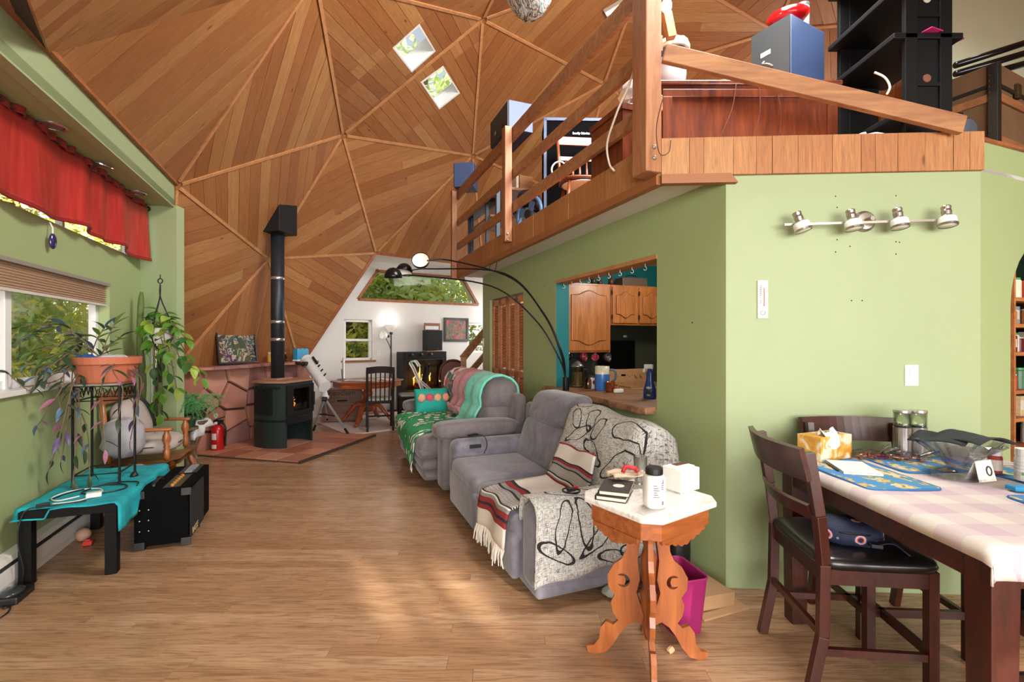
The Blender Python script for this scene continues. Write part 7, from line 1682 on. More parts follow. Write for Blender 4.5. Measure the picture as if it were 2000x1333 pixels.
# toolbox and bottles on the cabinets
def onC(u, ly, z=2.032): q = CF + NV * nx(u) + DV * ly; return Vector((q.x, q.y, z))
t = thing('metal_toolbox', 'long dull metal box with handle on top of the oak cabinets', 'toolbox', onC(1248, .15), TH); part('box', MB().box((0, 0, .05), (.34, .16, .10)), M('toolbox_brown', '#6b5a4a', .5, metal=.3, var=.2), t, bevel=.006); part('handle', MB().tube(cr([(-.06, 0, .10), (-.06, 0, .13), (.06, 0, .13), (.06, 0, .10)], 4), .006, 6), m_bk, t)
for i, (u, h, c, lb) in enumerate(((1170, .11, '#2a3a34', 'dark green bottle on top of the tall oak cabinet'), (1183, .08, '#4a3026', 'small brown bottle on top of the oak cabinets'), (1205, .12, '#57302a', 'red brown bottle on top of the oak cabinets'))): one('bottle', MB().lathe([(0, 0), (.03, 0), (.03, h * .6), (.012, h * .75), (.012, h), (0, h)], 14), M('cab_bottle_%d' % i, c, .3), lb, 'bottle', onC(u, .12), smooth=True)
# hanging ladles and cups under the cabinet
for i, (u, v, r, c, lb, ax) in enumerate(((1112, 697, .045, '#1b1b1c', 'black ladle bowl hanging nearest the teal reveal', (-.6, -.7, .2)), (1124, 692, .05, '#242324', 'black cup hanging under the oak cabinet', (.1, -.8, .4)), (1140, 697, .055, '#8a2f3c', 'red lined black cup hanging under the oak cabinet', (.8, -.5, .1)), (1163, 699, .042, '#b8465a', 'pink plastic scoop hanging under the oak cabinet', (-.5, -.8, .2)), (1186, 698, .055, '#4a3f3c', 'grey red cup hanging beside the oak cabinet edge', (.7, -.6, .1)))):
    t = thing('hanging_cup', lb, 'cup', onpl(u, v, CF + DV * .06 - NV * 0, DV)); part('cup', MB().lathe([(0, -r * .9), (r * .6, -r * .7), (r * .95, -.1 * r), (r, r * .4), (r * .93, r * .4), (r * .85, -.1 * r), (0, -r * .75)], 18, (0, 0, 0), ax, cap=False), M('cup_%d' % i, c, .3), t, smooth=True); part('hook_wire', MB().tube([(0, 0, r * .6), (0, 0, 1.275 - t.location.z)], .003, 5), M('lid_steel', '#8e8c8c', .25, metal=.8), t)
# range and black screen
r0, r1 = nx(1196), nx(1300); o = CF + NV * r0 + DV * -.05; t = thing('kitchen_range', 'tan kitchen range with push button control panel', 'range', (o.x, o.y, 0), TH); W = r1 - r0; m_tan = M('range_tan', '#c79a70', .35, var=.05)
zt2 = onpl(1235, 721, CF + DV * .3, DV).z
part('body', MB().box((W / 2, .04, .45), (W, .66, .90)), m_tan, t, bevel=.006); part('back_panel', MB().box((W / 2, .31, (.9 + zt2) / 2), (W, .05, zt2 - .9)), m_tan, t, bevel=.008); part('cooktop', MB().box((W / 2, .02, .905), (W - .04, .56, .012)), M('cooktop_tan', '#a9825e', .2), t); part('display', MB().box((W * .42, .284, zt2 - .07), (.06, .004, .022)), M('display_black', '#14120f', .2), t)
for i in range(2): part('knob', MB().cyl((W * .66 + i * .07, .285, zt2 - .075), (W * .66 + i * .07, .26, zt2 - .075), .018, 12), m_tan, t)
for i in range(8): part('button', MB().box((W * .18 + i * .035 + (.09 if i > 3 else 0), .284, zt2 - .07 - .018 * (i % 2)), (.012, .004, .008)), M('button_brown', '#7a5a40', .5), t)
a, b = nx(1196), nx(1268); o = CF + NV * a + DV * .31; z0, z1 = onpl(1232, 719, o, DV).z, onpl(1232, 667, o, DV).z
t = thing('flat_screen', 'plain black flat screen behind the range', 'screen', (o.x, o.y, 0), TH); part('panel', MB().box(((b - a) / 2, -.025, (z0 + z1) / 2 - .04), (b - a, .03, z1 - z0 + .09)), M('screen_black', '#020202', .5, spec=.1), t); part('stand', MB().box(((b - a) / 2, .0, z0 - .06), (.2, .05, .05)), m_bk, t)
wall('wall_splash', CF + DV * .352, NV, (.14, 2.2, .9, 1.6), [], DV * .006, M('splash_olive', '#3a3d33', .45, var=.15), 'dark olive splashback behind the range')
one('coat_hook', MB().ell((0, 0, 0), (.03, .015, .016), 12, 8), M('knob_white', '#d8d4c8', .3), 'white oval hook on the dark splashback', 'hook', onpl(1221, 658, CF + DV * .335, DV), TH, smooth=True)
lamp('kitchen_ceiling_lamp', 'POINT', CF - DV * .9 + NV * 1.0 + Z * 2.15, 22, size=.12, color=(1, .93, .82))  # added point light to brighten the kitchen, no fixture there
# ================================================================== pantry seen through the arch
def pn(a, d, z=0): return F1 + NV * a + DV * d + Z * z
pan = thing('pantry_shelves', 'orange brown wooden pantry shelves inside the arched opening', 'shelves', pn(1.55, .42), TH); m_pw = WOOD('pantry_wood', '#9c5a30', '#c07a44', 'x', .5); PO = pn(1.55, .42)
shz = [CAMZ - (v - 667) / F * 3.07 for v in (578, 632, 690, 768, 825, 885)] + [.3]
for z in shz: part('shelf', MB().box((0, 0, z - .012), (1.2, .36, .024)), m_pw, pan)
part('side_board', MB().box((-.61, 0, 1.1), (.02, .36, 2.2)), m_pw, pan)
rpn = random.Random(77); cols = ['#a03a32', '#d8d0c2', '#6a4a3a', '#b87a4a', '#3f6a4a', '#c9c2b4', '#7a2f2c', '#d0b48a', '#8f9aa0', '#b8452f']
kinds = [('food_can', 'can'), ('storage_jar', 'jar'), ('food_box', 'box')]
words = ['cream', 'red labelled', 'brown', 'green capped', 'pale', 'orange', 'dark', 'white']
lv = ['top pantry shelf', 'second pantry shelf', 'third pantry shelf', 'fourth pantry shelf', 'fifth pantry shelf', 'sixth pantry shelf']
for si, z in enumerate(shz[:6]):
    gap = ([.30] + [shz[i] - shz[i + 1] for i in range(6)])[si]
    for j in range(4):
        kn, kc = kinds[(si + j) % 3]; h = min(gap - .05, rpn.uniform(.10, .16)); c = cols[(si * 3 + j * 5) % 10]; x = -.50 + j * .12 + rpn.uniform(-.01, .01); q = PO + NV * x + DV * (-.08 + rpn.uniform(-.03, .03)) + Z * z
        lb = '%s %s number %s in the row on the %s' % (words[(si + 2 * j) % 8], kn.replace('_', ' '), ('one', 'two', 'three', 'four')[j], lv[si]); lb = '%s %s on the %s, %s from the arch edge' % (words[(si + 2 * j) % 8], kn.replace('_', ' '), lv[si], ('first', 'second', 'third', 'fourth')[j])
        mt = M('pantry_%s' % c[1:], c, .4, var=.35, scale=40)
        t = thing(kn, lb, kc, q, TH)
        if kn == 'food_box': part('carton', MB().box((0, 0, h / 2), (.09, .07, h)), mt, t); part('label', MB().box((0, -.0355, h * .55), (.07, .002, h * .5)), M('pantry_label', '#d9d2c4', .5, var=.3, scale=50), t)
        else: part('body', MB().lathe([(0, 0), (.04, 0), (.04, h * .85), (.034, h * .9), (0, h * .9)], 16), mt, t); part('lid', MB().lathe([(0, h * .9), (.036, h * .9), (.036, h), (0, h)], 16), M('pantry_lid_%d' % (j % 2), ('#d8d4ca', '#3f8a4a')[j % 2], .4), t)
lamp('pantry_lamp', 'POINT', pn(1.2, .22, 2.15), 12, size=.08, color=(1, .9, .75))  # added point light so the shelves behind the arch look lit
# ================================================================== loft railing and what stands on the loft
m_rail = WOOD('rail_fir', '#87583a', '#b08056', 'x', .55); m_railz = WOOD('rail_fir_post', '#8a5636', '#b07c54', 'z', .55)
LZ = 2.531
def lf(d, n=0.0, z=0.0): return LO + DV * d - NV * (-n) + Z * z          # d along the loft edge, n inwards
rl = thing('loft_railing', 'rough fir railing with three rails along the loft edge', 'railing', LO + DV * 2.3 + Z * 2.4); RO = Vector(rl.location)
for d, w_, z0, z1 in ((.02, .13, 2.34, 4.1), (tlo(1002), .095, 2.40, 3.56), (lend - .05, .09, 2.29, 3.56)):
    p = part('post', MB().prism([lf(d - w_ / 2, -.028, z0) - RO, lf(d + w_ / 2, -.028, z0) - RO, lf(d + w_ / 2, -.028 - w_ * .8, z0) - RO, lf(d - w_ / 2, -.028 - w_ * .8, z0) - RO], Z * (z1 - z0)), m_railz, rl, bevel=.006)
    for bz in (2.415, 2.475): part('bolt', MB().ell(lf(d - w_ * .52, -.08, bz) - RO, (.013, .013, .013), 8, 6), M('bolt_steel', '#a8a49c', .3, metal=.8), p)
for z, h, nm in ((3.50, .13, 'top_rail'), (3.10, .09, 'rail'), (2.76, .09, 'rail')):
    part(nm, MB().prism([lf(.0, -.02, z - h / 2) - RO, lf(.0, .018, z - h / 2) - RO, lf(.0, .018, z + h / 2) - RO, lf(.0, -.02, z + h / 2) - RO], DV * (lend - .02)), m_rail, rl, bevel=.004)
one('loose_rail_board', MB().bar(at(1297, 105, 2.60), at(1880, 246, 2.555), .038, .095), m_rail, 'loose fir board slanting down along the front loft edge', 'board', bevel=.004)
one('white_cable', MB().tube(cr([at(1248, 0, 2.78), at(1240, 130, 2.78), at(1205, 220, 2.9), at(1186, 280, 3.05), at(1190, 320, 3.08), at(1200, 335, 3.05)], 8), .007, 7), M('cord_white', '#ddd6c8', .5), 'thick white cord hanging beside the loft corner post', 'cord', smooth=True)
one('thin_wire', MB().tube(cr([at(1294, 195, 2.60), at(1282, 250, 2.58), at(1288, 300, 2.57), at(1306, 298, 2.60), at(1310, 275, 2.62)], 6), .003, 5), M('wire_brown', '#5a2f22', .6), 'thin brown wire looping at the loft corner', 'wire')
one('black_wire_loop', MB().tube(cr([at(975, 478, 5.5), at(962, 510, 5.6), at(956, 525, 5.65), at(966, 530, 5.6), at(972, 505, 5.5), at(978, 470, 5.4)], 6), .004, 5), m_bk, 'thin black wire loop hanging from the loft edge', 'wire')
m_spk = M('speaker_black', '#20262a', .55, var=.15); m_blue = M('speaker_blue_side', '#34466a', .5, var=.12, scale=5)
def speaker(name, label, loc, rz, w_, d, h, blue=True):
    t = thing(name, label, 'speaker', loc, rz)
    part('cabinet', MB().box((0, 0, h / 2), (w_, d, h)), m_blue if blue else m_spk, t, bevel=.005); part('baffle', MB().box((-w_ / 2 - .004, 0, h / 2), (.010, d - .02, h - .02)), m_spk, t)
    part('horn', MB().cyl((-w_ / 2 - .008, d * .2, h * .35), (-w_ / 2 - .018, d * .2, h * .35), min(w_, h) * .10, 14), M('cone_grey', '#5a5e60', .5), t); part('port', MB().cyl((-w_ / 2 - .008, -d * .2, h * .35), (-w_ / 2 - .014, -d * .2, h * .35), min(w_, h) * .09, 14), M('port_black', '#0c0d0e', .6), t); return t
c = lf((tlo(1000) + tlo(968)) / 2 + .03, .10); speaker('rail_speaker', 'blue sided loudspeaker standing on the loft top rail near the middle post', (c.x, c.y, 3.568), TH, .27, .56, .30)
c = lf(lend - .12, .10); speaker('end_speaker', 'blue sided loudspeaker at the far end of the loft rail', (c.x, c.y, 3.568), TH - .5, .28, .30, .34)
# low mahogany cabinet
m_mah = WOOD('mahogany', '#4a1f10', '#7a3a1c', 'z', .35, coat=.3); cb_ = thing('mahogany_cabinet', 'long dark mahogany cabinet behind the front loft edge', 'cabinet', (1.47, 3.18, LZ))
part('body', MB().box((0, 0, .235), (1.10, .46, .43)), m_mah, cb_); part('lid', MB().box((0, 0, .465), (1.14, .50, .03)), m_mah, cb_, bevel=.008)
part('panel_frame', MB().box((0, -.237, .40), (1.08, .016, .05)).box((-.51, -.237, .22), (.06, .016, .32)).box((.51, -.237, .22), (.06, .016, .32)), m_mah, cb_, bevel=.004); part('base_moulding', MB().cyl((-.53, -.245, .085), (.53, -.245, .085), .022, 10), m_mah, cb_, smooth=True)
CT = LZ + .481
for i, (u0, v0, u1, v1, lb) in enumerate(((1438, 165, 1410, 262, 'thin brown wire dangling nearest the drum'), (1484, 172, 1473, 270, 'thin dark wire dangling down the mahogany cabinet middle'), (1519, 185, 1521, 268, 'thin dark wire dangling below the large speaker'))): one('hanging_wire', MB().tube(cr([at(u0, v0, 2.925), at((u0 + u1) / 2 + 6, (v0 + v1) / 2, 2.915), at(u1, v1, 2.92)], 5), .0025, 5), M('wire_brown', '#5a2f22', .6), lb, 'wire')
t = thing('white_drum', 'white drum with fringed top on the mahogany cabinet', 'drum', (at(1312, 100, 3.12).x, 3.12, CT)); part('shell', MB().lathe([(0, 0), (.075, 0), (.09, .12), (.095, .26)], 24, cap=False), M('drum_white', '#c9c8d2', .5, var=.06), t, smooth=True); part('band', MB().lathe([(.096, .22), (.1, .24), (.1, .27), (.096, .28)], 24, cap=False), M('band_grey', '#4a4a50', .7), t); part('head', MB().lathe([(.097, .27), (.11, .275), (.112, .30), (.10, .33), (0, .335)], 28, cap=False).jit(.003, 2), M('fringe_tan', '#d6c4b0', .9, bump=.6), t)
t = speaker('large_speaker', 'tall blue sided loudspeaker standing on the mahogany cabinet', ((1.742 + 2.193) / 2 - .02, 3.36, CT), .51, .40, .28, .55)
t.rotation_euler = (0, 0, .51); t.children[1].location = (0, 0, 0)
for ch_ in list(t.children):
    if ch_.name.split('.')[0] in ('baffle', 'horn', 'port'): bpy.data.objects.remove(ch_)
part('baffle', MB().box((-.205, 0, .275), (.012, .27, .54)), m_spk, t); part('handle', MB().tube(cr([(-.212, .04, .32), (-.23, .04, .30), (-.23, .0, .28), (-.212, -.02, .26)], 4), .006, 6), M('bolt_steel', '#a8a49c', .3, metal=.8), t); part('tag', MB().box((-.212, .03, .37), (.002, .07, .03)), M('card_white', '#e6e4da', .6), t)
SPT = CT + .553
one('red_bowl', MB().lathe([(0, 0), (.06, 0), (.10, .03), (.13, .07), (.125, .07), (.09, .03), (0, .012)], 24, cap=False), M('red_gloss', '#b5161a', .15), 'glossy red bowl on top of the tall loudspeaker', 'bowl', (1.90, 3.28, SPT), smooth=True)
t = thing('silver_canister', 'silver canister on top of the tall loudspeaker', 'canister', (2.06, 3.38, SPT)); part('can', MB().lathe([(0, 0), (.045, 0), (.045, .2), (0, .2)], 20), M('canister_silver', '#b8bcc2', .3, metal=.7), t); part('lid', MB().lathe([(0, .2), (.047, .2), (.047, .22), (0, .22)], 20), m_bk, t)
t = thing('foil_tray', 'crumpled silver foil tray with dark bits on the mahogany cabinet', 'tray', (at(1415, 155, 3.05).x, 3.05, CT)); part('tray', MB().ell((0, 0, .025), (.10, .06, .025), 16, 8).jit(.005, 3), M('foil', '#c8cacc', .25, metal=.8), t); part('bits', MB().ell((.09, 0, .02), (.05, .03, .018), 12, 7).jit(.008, 5), M('bits_dark', '#2c2428', .6), t)
# clamp lamp with lit bulb by the corner post
q = at(1302, 12, 2.95); t = thing('clamp_lamp', 'lit bulb clamp lamp beside the loft corner post', 'lamp', q); part('bulb', MB().ell((0, 0, 0), (.032, .032, .042), 16, 10), M('bulb_lit', '#fff4dc', .4, emit=7), t, smooth=True); part('bracket', MB().bar((0, 0, -.05), (.03, 0, -.20), .05, .05), m_batt, t); part('socket', MB().cyl((0, 0, .04), (-.03, .0, .10), .02, 10), m_bk, t)
lamp('clamp_lamp_light', 'POINT', q + Vector((.0, -.02, .08)), 16, size=.05, color=(1, .85, .62))
lamp('loft_ceiling_lamp', 'POINT', (3.0, 3.3, 4.5), 22, size=.12, color=(1, .96, .9))  # added light above the frame for the loft end wall, no fixture
# black shelving unit
sh_ = thing('plastic_shelving', 'black ventilated plastic shelving unit standing on the loft', 'shelving', (2.40, 3.03, LZ)); m_pl = M('shelf_black', '#0c0d0e', .6, var=.15, spec=.25)
for z in (.17, .63, .90, 1.25): part('shelf', MB().box((0, 0, z), (.40, .58, .035)), m_pl, sh_, bevel=.006)
for sy in (-1, 1):
    p = part('end_column', MB().box((-.10, sy * .275, .7), (.07, .03, 1.40)).box((.10, sy * .275, .7), (.07, .03, 1.40)).box((0, sy * .265, .7), (.14, .02, 1.40)), m_pl, sh_, bevel=.003)
    for z in (.35, .75): part('cross_rib', MB().box((0, sy * .278, z), (.14, .02, .02)), m_pl, p)
    for z, c in ((.34, '#7a4a3a'), (.80, '#c9c4ba')): part('round_plug', MB().lathe([(0, 0), (.024, 0), (.022, .003), (0, .004)], 18, (0, sy * .276, z + .05), (0, sy, 0)), M('plug_%s' % c[1:], c, .5), p)
one('pink_folder', MB().box((0, 0, .004), (.30, .22, .006)), M('pink_paper', '#c8307a', .5), 'bright pink folder sticking out of the black shelving', 'folder', (2.49, 2.86, LZ + .652), .35)
one('white_cables', MB().tube(cr([at(1708, 142, 2.72), at(1728, 152, 2.71), at(1738, 170, 2.70), at(1732, 185, 2.70)], 6), .006, 6), M('cable_white', '#e2e0da', .5), 'short white cable ends hanging from the black shelving', 'cable', smooth=True)
one('grey_sack', MB().ell((0, 0, .05), (.12, .10, .05), 16, 8).jit(.008, 6), M('sack_light', '#b4b2b0', .8, var=.2), 'pale crumpled cloth on the loft floor under the shelving', 'cloth', (2.12, 2.84, LZ), smooth=True)
one('grey_disc', MB().lathe([(0, -.02), (.05, -.02), (.06, -.012), (.06, .012), (.05, .02), (0, .02)], 24, (0, 0, .06), (0, 1, .2)), M('wheel_grey', '#4a505a', .5), 'grey round disc leaning at the end of the loose board', 'disc', (at(1884, 245, 2.70).x, 2.70, LZ + .004), smooth=True)
# trunk
tr = thing('steamer_trunk', 'old brown steamer trunk with black straps and studs on the loft', 'trunk', (3.04, 3.18, LZ), .45); m_tk = M('trunk_brown', '#6b4f33', .7, var=.25, scale=6); m_tb = M('trunk_band', '#201d1a', .5, var=.2); m_sl = WOOD('trunk_slat', '#7a4a2c', '#a06a40', 'x', .6)
part('box', MB().box((0, 0, .28), (.42, .42, .54)), m_tk, tr, bevel=.006); part('lid', MB().box((0, 0, .50), (.435, .435, .13)), m_tk, tr, bevel=.006)
for z in (.1, .36): part('wood_slat', MB().box((0, -.218, z), (.44, .014, .05)).box((-.218, 0, z), (.014, .44, .05)), m_sl, tr, bevel=.003)
part('corner_band', MB().box((-.205, -.205, .28), (.05, .05, .56)), m_tb, tr, bevel=.004); part('rim_band', MB().box((0, 0, .432), (.445, .445, .02)), m_tb, tr)
part('latch', MB().box((.05, -.228, .44), (.05, .02, .09)), M('latch_brass', '#5a4a34', .4, metal=.7), tr, bevel=.003)
m = MB()
for i in range(14): m.ell((-.232, -.19 + .0, .04 + i * .035), (.003, .005, .005), 6, 5)
part('stud', m, M('latch_brass', '#5a4a34', .4, metal=.7), tr)['kind'] = 'stuff'
for i in range(3): one('black_pipe', MB().cyl(at(1866, 128 + i * 17, 3.3), at(2080, 60 + i * 22, 3.3), .022, 10), M('pipe_gloss', '#141516', .2), ('upper', 'middle', 'lower')[i] + ' black plastic pipe of the three behind the trunk', 'pipe', smooth=True)
# desk corner of the loft: desk, keyboard stand, spindle chair, black flight case, fan
dk = thing('loft_desk', 'wooden desk with a raised shelf at the far end of the loft', 'desk', lf(3.75, .42, LZ), TH); part('desktop', MB().box((0, 0, .72), (.60, 1.2, .03)), m_railz, dk)
for sx in (-1, 1):
    for sy in (-1, 1): part('leg', MB().box((sx * .26, sy * .55, .355), (.045, .045, .70)), M('leg_bluegrey', '#3a4a5c', .45), dk)
part('shelf', MB().box((-.1, .1, .45), (.34, .8, .02)), m_railz, dk); part('hutch', MB().box((.2, .1, .86), (.18, .9, .25)), m_batt, dk)
t = thing('desk_monitor', 'pale desk screen on the loft desk', 'screen', lf(3.5, .45, LZ + .736), TH); part('screen', MB().box((0, 0, .18), (.03, .44, .30)), M('monitor_pale', '#d8cdb8', .5), t); part('stand', MB().box((.02, 0, .015), (.14, .16, .03)), m_bk, t)
t = thing('keyboard_stand', 'black metal keyboard stand by the loft rail', 'stand', lf(4.0, .14, LZ), TH); part('foot_bar', MB().bar((0, -.6, .02), (0, .5, .02), .04, .04), m_bk, t)
for y in (-.45, .35): part('upright', MB().bar((0, y, .02), (0, y, .62), .035, .035), M('leg_bluegrey', '#3a4a5c', .45), t)
part('keyboard', MB().box((.02, -.05, .645), (.20, 1.0, .05)), m_bk, t)
t = thing('blue_fan', 'blue grey floor fan on the loft behind the rail', 'fan', lf(2.45, .25, LZ), TH + .3); part('ring', MB().tube([(0, .19 * math.cos(a), .22 + .19 * math.sin(a)) for a in [2 * PI * i / 24 for i in range(24)]], .022, 8, True), M('fan_blue', '#3f5f80', .4), t, smooth=True); part('hub', MB().lathe([(0, -.03), (.05, -.03), (.05, .03), (0, .03)], 14, (0, 0, .22), (1, 0, 0)), m_bk, t)
for i in range(4): part('blade', MB().box((0, .09 * math.cos(i * PI / 2 + .4), .22 + .09 * math.sin(i * PI / 2 + .4)), (.02, .10, .07), Matrix.Rotation(i * PI / 2 + .4, 3, 'X')), M('fan_blue', '#3f5f80', .4), t)
for q_ in (-1, 1): part('foot', MB().bar((-.1 * q_, .15 * q_, .0), (.0, .12 * q_, .2), .04, .04), M('fan_blue', '#3f5f80', .4), t)
fc = thing('flight_case', 'large black amplifier case with white lettering behind the spindle chair', 'amplifier', lf(2.5, .85, LZ), TH + 1.22); part('case', MB().box((0, 0, .65), (.35, .75, 1.28)), M('case_grille', '#0a0a0b', 1, spec=.05), fc, bevel=.006); part('front_grille', MB().box((-.182, 0, .52), (.012, .70, .92)), M('case_grille', '#0a0a0b', 1, spec=.05), fc); part('edge_trim', MB().box((-.178, 0, 1.275), (.02, .76, .03)).box((-.178, .37, .65), (.02, .03, 1.26)).box((-.178, -.37, .65), (.02, .03, 1.26)), m_blue, fc)
text('family fabrics', .036, M('logo_silver', '#b0b4b8', .3, metal=.8), fc, (-.190, -.02, 1.12), (PI / 2, 0, -PI / 2))
sc_ = thing('spindle_chair', 'brown spindle back chair on the loft behind the rail', 'chair', lf(1.91, .57, LZ), .1); m_sp = WOOD('spindle_brown', '#5a2a18', '#8a4a2a', 'z', .35, coat=.3)
part('seat', MB().ell((0, 0, .43), (.21, .21, .025), 20, 8, .8, .6), m_sp, sc_, smooth=True); part('seat_pad', MB().ell((0, 0, .40), (.19, .19, .02), 18, 8), M('pad_white', '#dcd8d0', .8), sc_, smooth=True)
for sx in (-1, 1):
    for sy in (-1, 1): part('leg', MB().tube([(sx * .14, sy * .14, .41), (sx * .17, sy * .17, .2), (sx * .19, sy * .19, .0)], [.016, .022, .012], 8), m_sp, sc_, smooth=True)
    part('back_post', MB().tube([(sx * .17, .17, .44), (sx * .18, .20, .7), (sx * .19, .23, .98)], [.014, .018, .014], 8), m_sp, sc_, smooth=True)
part('crest_rail', MB().bar((-.2, .225, .93), (.2, .225, .93), .025, .09), m_sp, sc_, bevel=.006); part('mid_rail', MB().bar((-.19, .205, .74), (.19, .205, .74), .02, .04), m_sp, sc_)
for i in range(4): part('spindle', MB().tube([(-.11 + i * .073, .175, .45), (-.11 + i * .073, .19, .6), (-.11 + i * .073, .20, .73)], [.007, .015, .006], 7), m_sp, sc_, smooth=True)
one('headphones', MB().tube([(.0, .07 * math.cos(a), .07 + .07 * math.sin(a)) for a in [2 * PI * i / 18 for i in range(18)]], .009, 7, True), M('headphone_white', '#d0ccc4', .4), 'white headphones hung on the spindle chair', 'headphones', at(1091, 345, 4.55), 1.2, smooth=True)
one('black_cushion', MB().ell((0, 0, .12), (.13, .16, .12), 16, 10, .7, .7), m_bk, 'black office chair cushion on the loft by the desk', 'cushion', lf(2.95, .45, LZ + .40), smooth=True)
t = thing('stool', 'black padded stool on the loft beside the desk', 'stool', lf(2.95, .45, LZ)); part('seat', MB().lathe([(0, .35), (.17, .35), (.18, .37), (.17, .40), (0, .40)], 18), m_bk, t); part('column', MB().cyl((0, 0, .02), (0, 0, .35), .03, 10), m_bk, t); part('base', MB().lathe([(0, 0), (.18, 0), (.18, .02), (0, .03)], 18), m_bk, t)
one('silver_bag', MB().ell((0, 0, .14), (.12, .10, .15), 14, 10).jit(.018, 4), M('foil', '#c8cacc', .25, metal=.8), 'crinkled silver foil bag behind the loft corner post', 'bag', (at(1243, 190, 3.35).x, 3.35, 2.98))
t = thing('music_chest', 'dark wooden chest under the silver bag on the loft', 'chest', (at(1243, 190, 3.35).x + .0, 3.35, LZ), TH); part('box', MB().box((-.1, .06, .20), (.22, .40, .40)), m_mah, t); part('lid', MB().box((-.1, .06, .422), (.24, .42, .04)), m_mah, t)
# hanging glass globe from the dome and a slim roof strip light
gz = at(1033, 36, 3.0); gl = thing('glass_pendant', 'marbled glass pendant shade hanging from the dome', 'pendant', gz)
k = NT('marbled_glass'); v = k.coord(); f = k.noise(v, 5.5, 3, .6, 3.0); k.set(Base_Color=k.ramp(f, [(.3, lin('#1f4a5c')), (.42, lin('#dfe4e2')), (.5, lin('#26282c')), (.56, lin('#e6e6e0')), (.68, lin('#5fa8a8'))]), Roughness=.1)
part('shade', MB().lathe([(0, 0), (.05, .008), (.10, .05), (.145, .13), (.16, .22), (.14, .32), (.08, .38), (.03, .40), (0, .40)], 26).jit(.004, 2), k.m, gl, smooth=True); part('cap', MB().cyl((0, 0, .40), (0, 0, .44), .035, 12), m_bk, gl); part('cord', MB().cyl((0, 0, .43), (0, 0, 5.02 - gz.z), .005, 6), m_bk, gl)
A_, B_, C_ = hub(2), hub(36), hub(3); n_ = (B_ - A_).cross(C_ - A_).normalized(); n_ = n_ if n_.z > 0 else -n_
a, b = onpl(1182, 27, A_ - n_ * .03, n_), onpl(1221, 4, A_ - n_ * .03, n_); t = thing('strip_light', 'slim white strip light fixed on the cedar dome', 'strip light', (a + b) / 2); part('housing', MB().bar(a - (a + b) / 2, b - (a + b) / 2, .12, .03, up=n_), M('strip_grey', '#a89c8c', .5), t); part('diffuser', MB().bar((a - b) * .46 - n_ * .016, (b - a) * .46 - n_ * .016, .055, .02, up=n_), M('strip_lit', '#fff2dc', .4, emit=1.2), t)
# ================================================================== outdoors: ground, shrubs and trees seen through the windows
gr = struct(part('ground', MB().box((0, 5, -.2), (120, 120, .1)), M('ground_earth', '#5f6b3c', .95, var=.3, scale=1.5)), 'grassy ground outside')
ro_ = random.Random(91); m_fol = [leafmat('foliage_dark', '#84986c', '#b0c48c', .5), leafmat('foliage_mid', '#9cb474', '#d4dea0', .5), leafmat('foliage_gold', '#c0bc54', '#e0d878', .5)]
m_bark = WOOD('bark', '#4a3c30', '#6d5a48', 'z', .9, bump=.5)
def crown(seed, n, r, blobs, ls, mat):
    R = random.Random(seed); m = MB(); bl = [(Vector((R.gauss(0, .5) * r[0], R.gauss(0, .5) * r[1], R.uniform(-.8, .9) * r[2])), R.uniform(.25, .5)) for _ in range(blobs)]
    for _ in range(n):
        c, s = R.choice(bl); d = Vector((R.gauss(0, 1), R.gauss(0, 1), R.gauss(0, 1))).normalized() * s * min(r) * R.uniform(.6, 1.1); p = c + d
        a = Vector((R.gauss(0, 1), R.gauss(0, 1), R.gauss(0, .7))).normalized(); b = a.cross(Vector((R.random(), R.random(), R.random()))).normalized(); L = ls * R.uniform(.6, 1.3)
        m.add([p - a * L, p + b * L * .4, p + a * L, p - b * L * .4], [(0, 1, 2, 3)])
    return mesh_of('crown', m, mat)
CR = [crown(i, 7500, (1.1, 1.1, 1.5), 34, .05, m_fol[i % 3]) for i in range(3)]
CRs = [crown(10 + i, 4500, (.8, .8, .9), 26, .042, m_fol[(i + 1) % 3]) for i in range(2)]
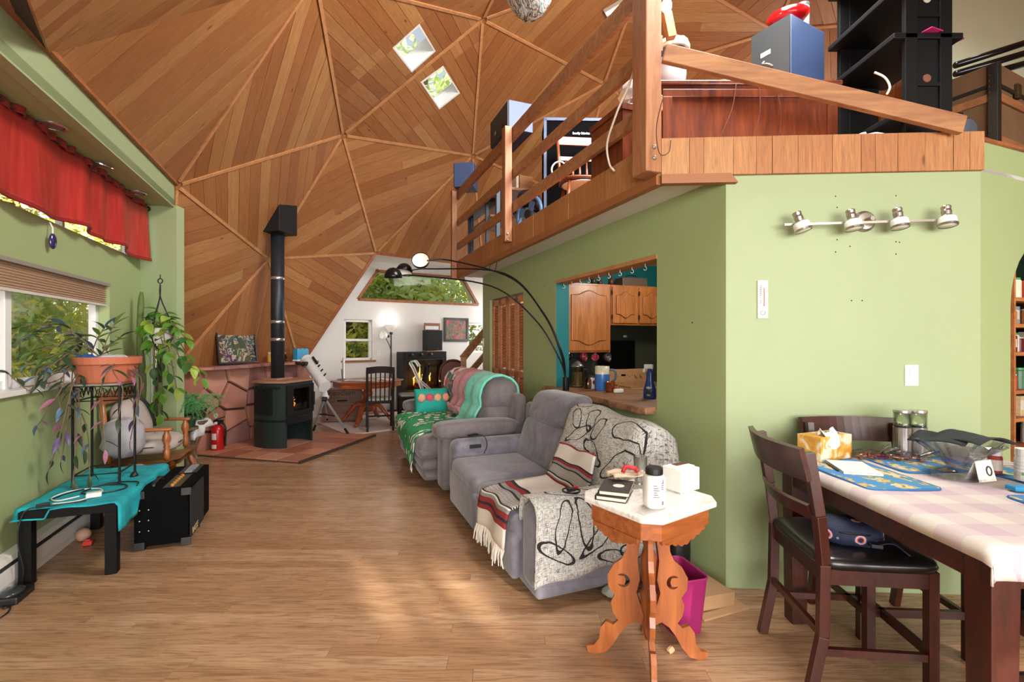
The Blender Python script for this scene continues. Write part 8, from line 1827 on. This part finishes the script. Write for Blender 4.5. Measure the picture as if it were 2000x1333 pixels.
tmesh = mesh_of('trunk', MB().tube([(0, 0, 0), (.05, 0, 1), (0, .04, 2), (.03, 0, 3.2)], [.12, .10, .08, .03], 9).tube([(.02, 0, 1.4), (.4, .1, 2.1), (.7, .2, 2.6)], [.05, .04, .015], 7).tube([(.02, 0, 1.7), (-.3, -.2, 2.3), (-.5, -.3, 2.9)], [.05, .035, .012], 7), m_bark, True)
wb = [(bb(.0, 4.2), 1.35, 0, 'dark green tree outside the sash window'), (bb(1.6, 4.6), 1.5, 1, 'sunlit green tree outside the trapezoid window middle'), (bb(3.2, 4.4), 1.35, 2, 'golden green tree outside the trapezoid window end'), (bb(-1.6, 5.0), 1.5, 1, 'green tree beyond the white bay corner'), (bb(4.9, 5.2), 1.5, 0, 'dark green tree outside the stair window'), (bb(.9, 7.0), 1.9, 0, 'tall dark tree further off behind the back bay'), (bb(3.6, 7.6), 2.0, 1, 'tall green tree further off beyond the stairs'),
      (g(-5.6, 8.2), 1.5, 1, 'green tree further out from the sliding window'), (g(-4.6, 9.8), 1.5, 2, 'golden tree past the slit window'), (g(-6.8, 6.6), 1.7, 0, 'dark leafy tree outside the sliding window'), (Vector((-2.6, 14.6, 0)), 3.1, 1, 'very tall tree seen up through the roof windows')]
for p, s, i, lb in wb:
    t = thing('tree', lb, 'tree', (p.x, p.y, -.15), ro_.uniform(0, 6), 'trees outside the windows'); t.scale = (s, s, s)
    part('trunk', tmesh, None, t); o = part('crown', CR[i], None, t, loc=(0, 0, 2.0)); o2 = part('lower_branches', CRs[i % 2], None, t, loc=(.1, .1, .8))
for i, (n, d, s, lb) in enumerate(((-3.35, 5.4, .8, 'bushy shrub right under the sliding window'), (-3.1, 6.7, .95, 'bushy shrub between the sliding and slit windows'), (-2.45, 7.7, .9, 'yellow green shrub at the slit window'), (-3.9, 6.3, 1.15, 'tall bushy shrub further from the window wall'), (-3.8, 7.9, 1.2, 'broad bushy shrub behind the slit window shrub'))):
    p = g(n, d); t = thing('shrub', lb, 'shrub', (p.x, p.y, -.15), i * 1.3, 'shrubs along the window wall'); part('foliage', CRs[(i + 1) % 2], None, t, loc=(0, 0, 1.1 * s)).scale = (s * 1.15, s * 1.15, s * 1.5); part('stem', tmesh, None, t).scale = (.3, .3, .3)
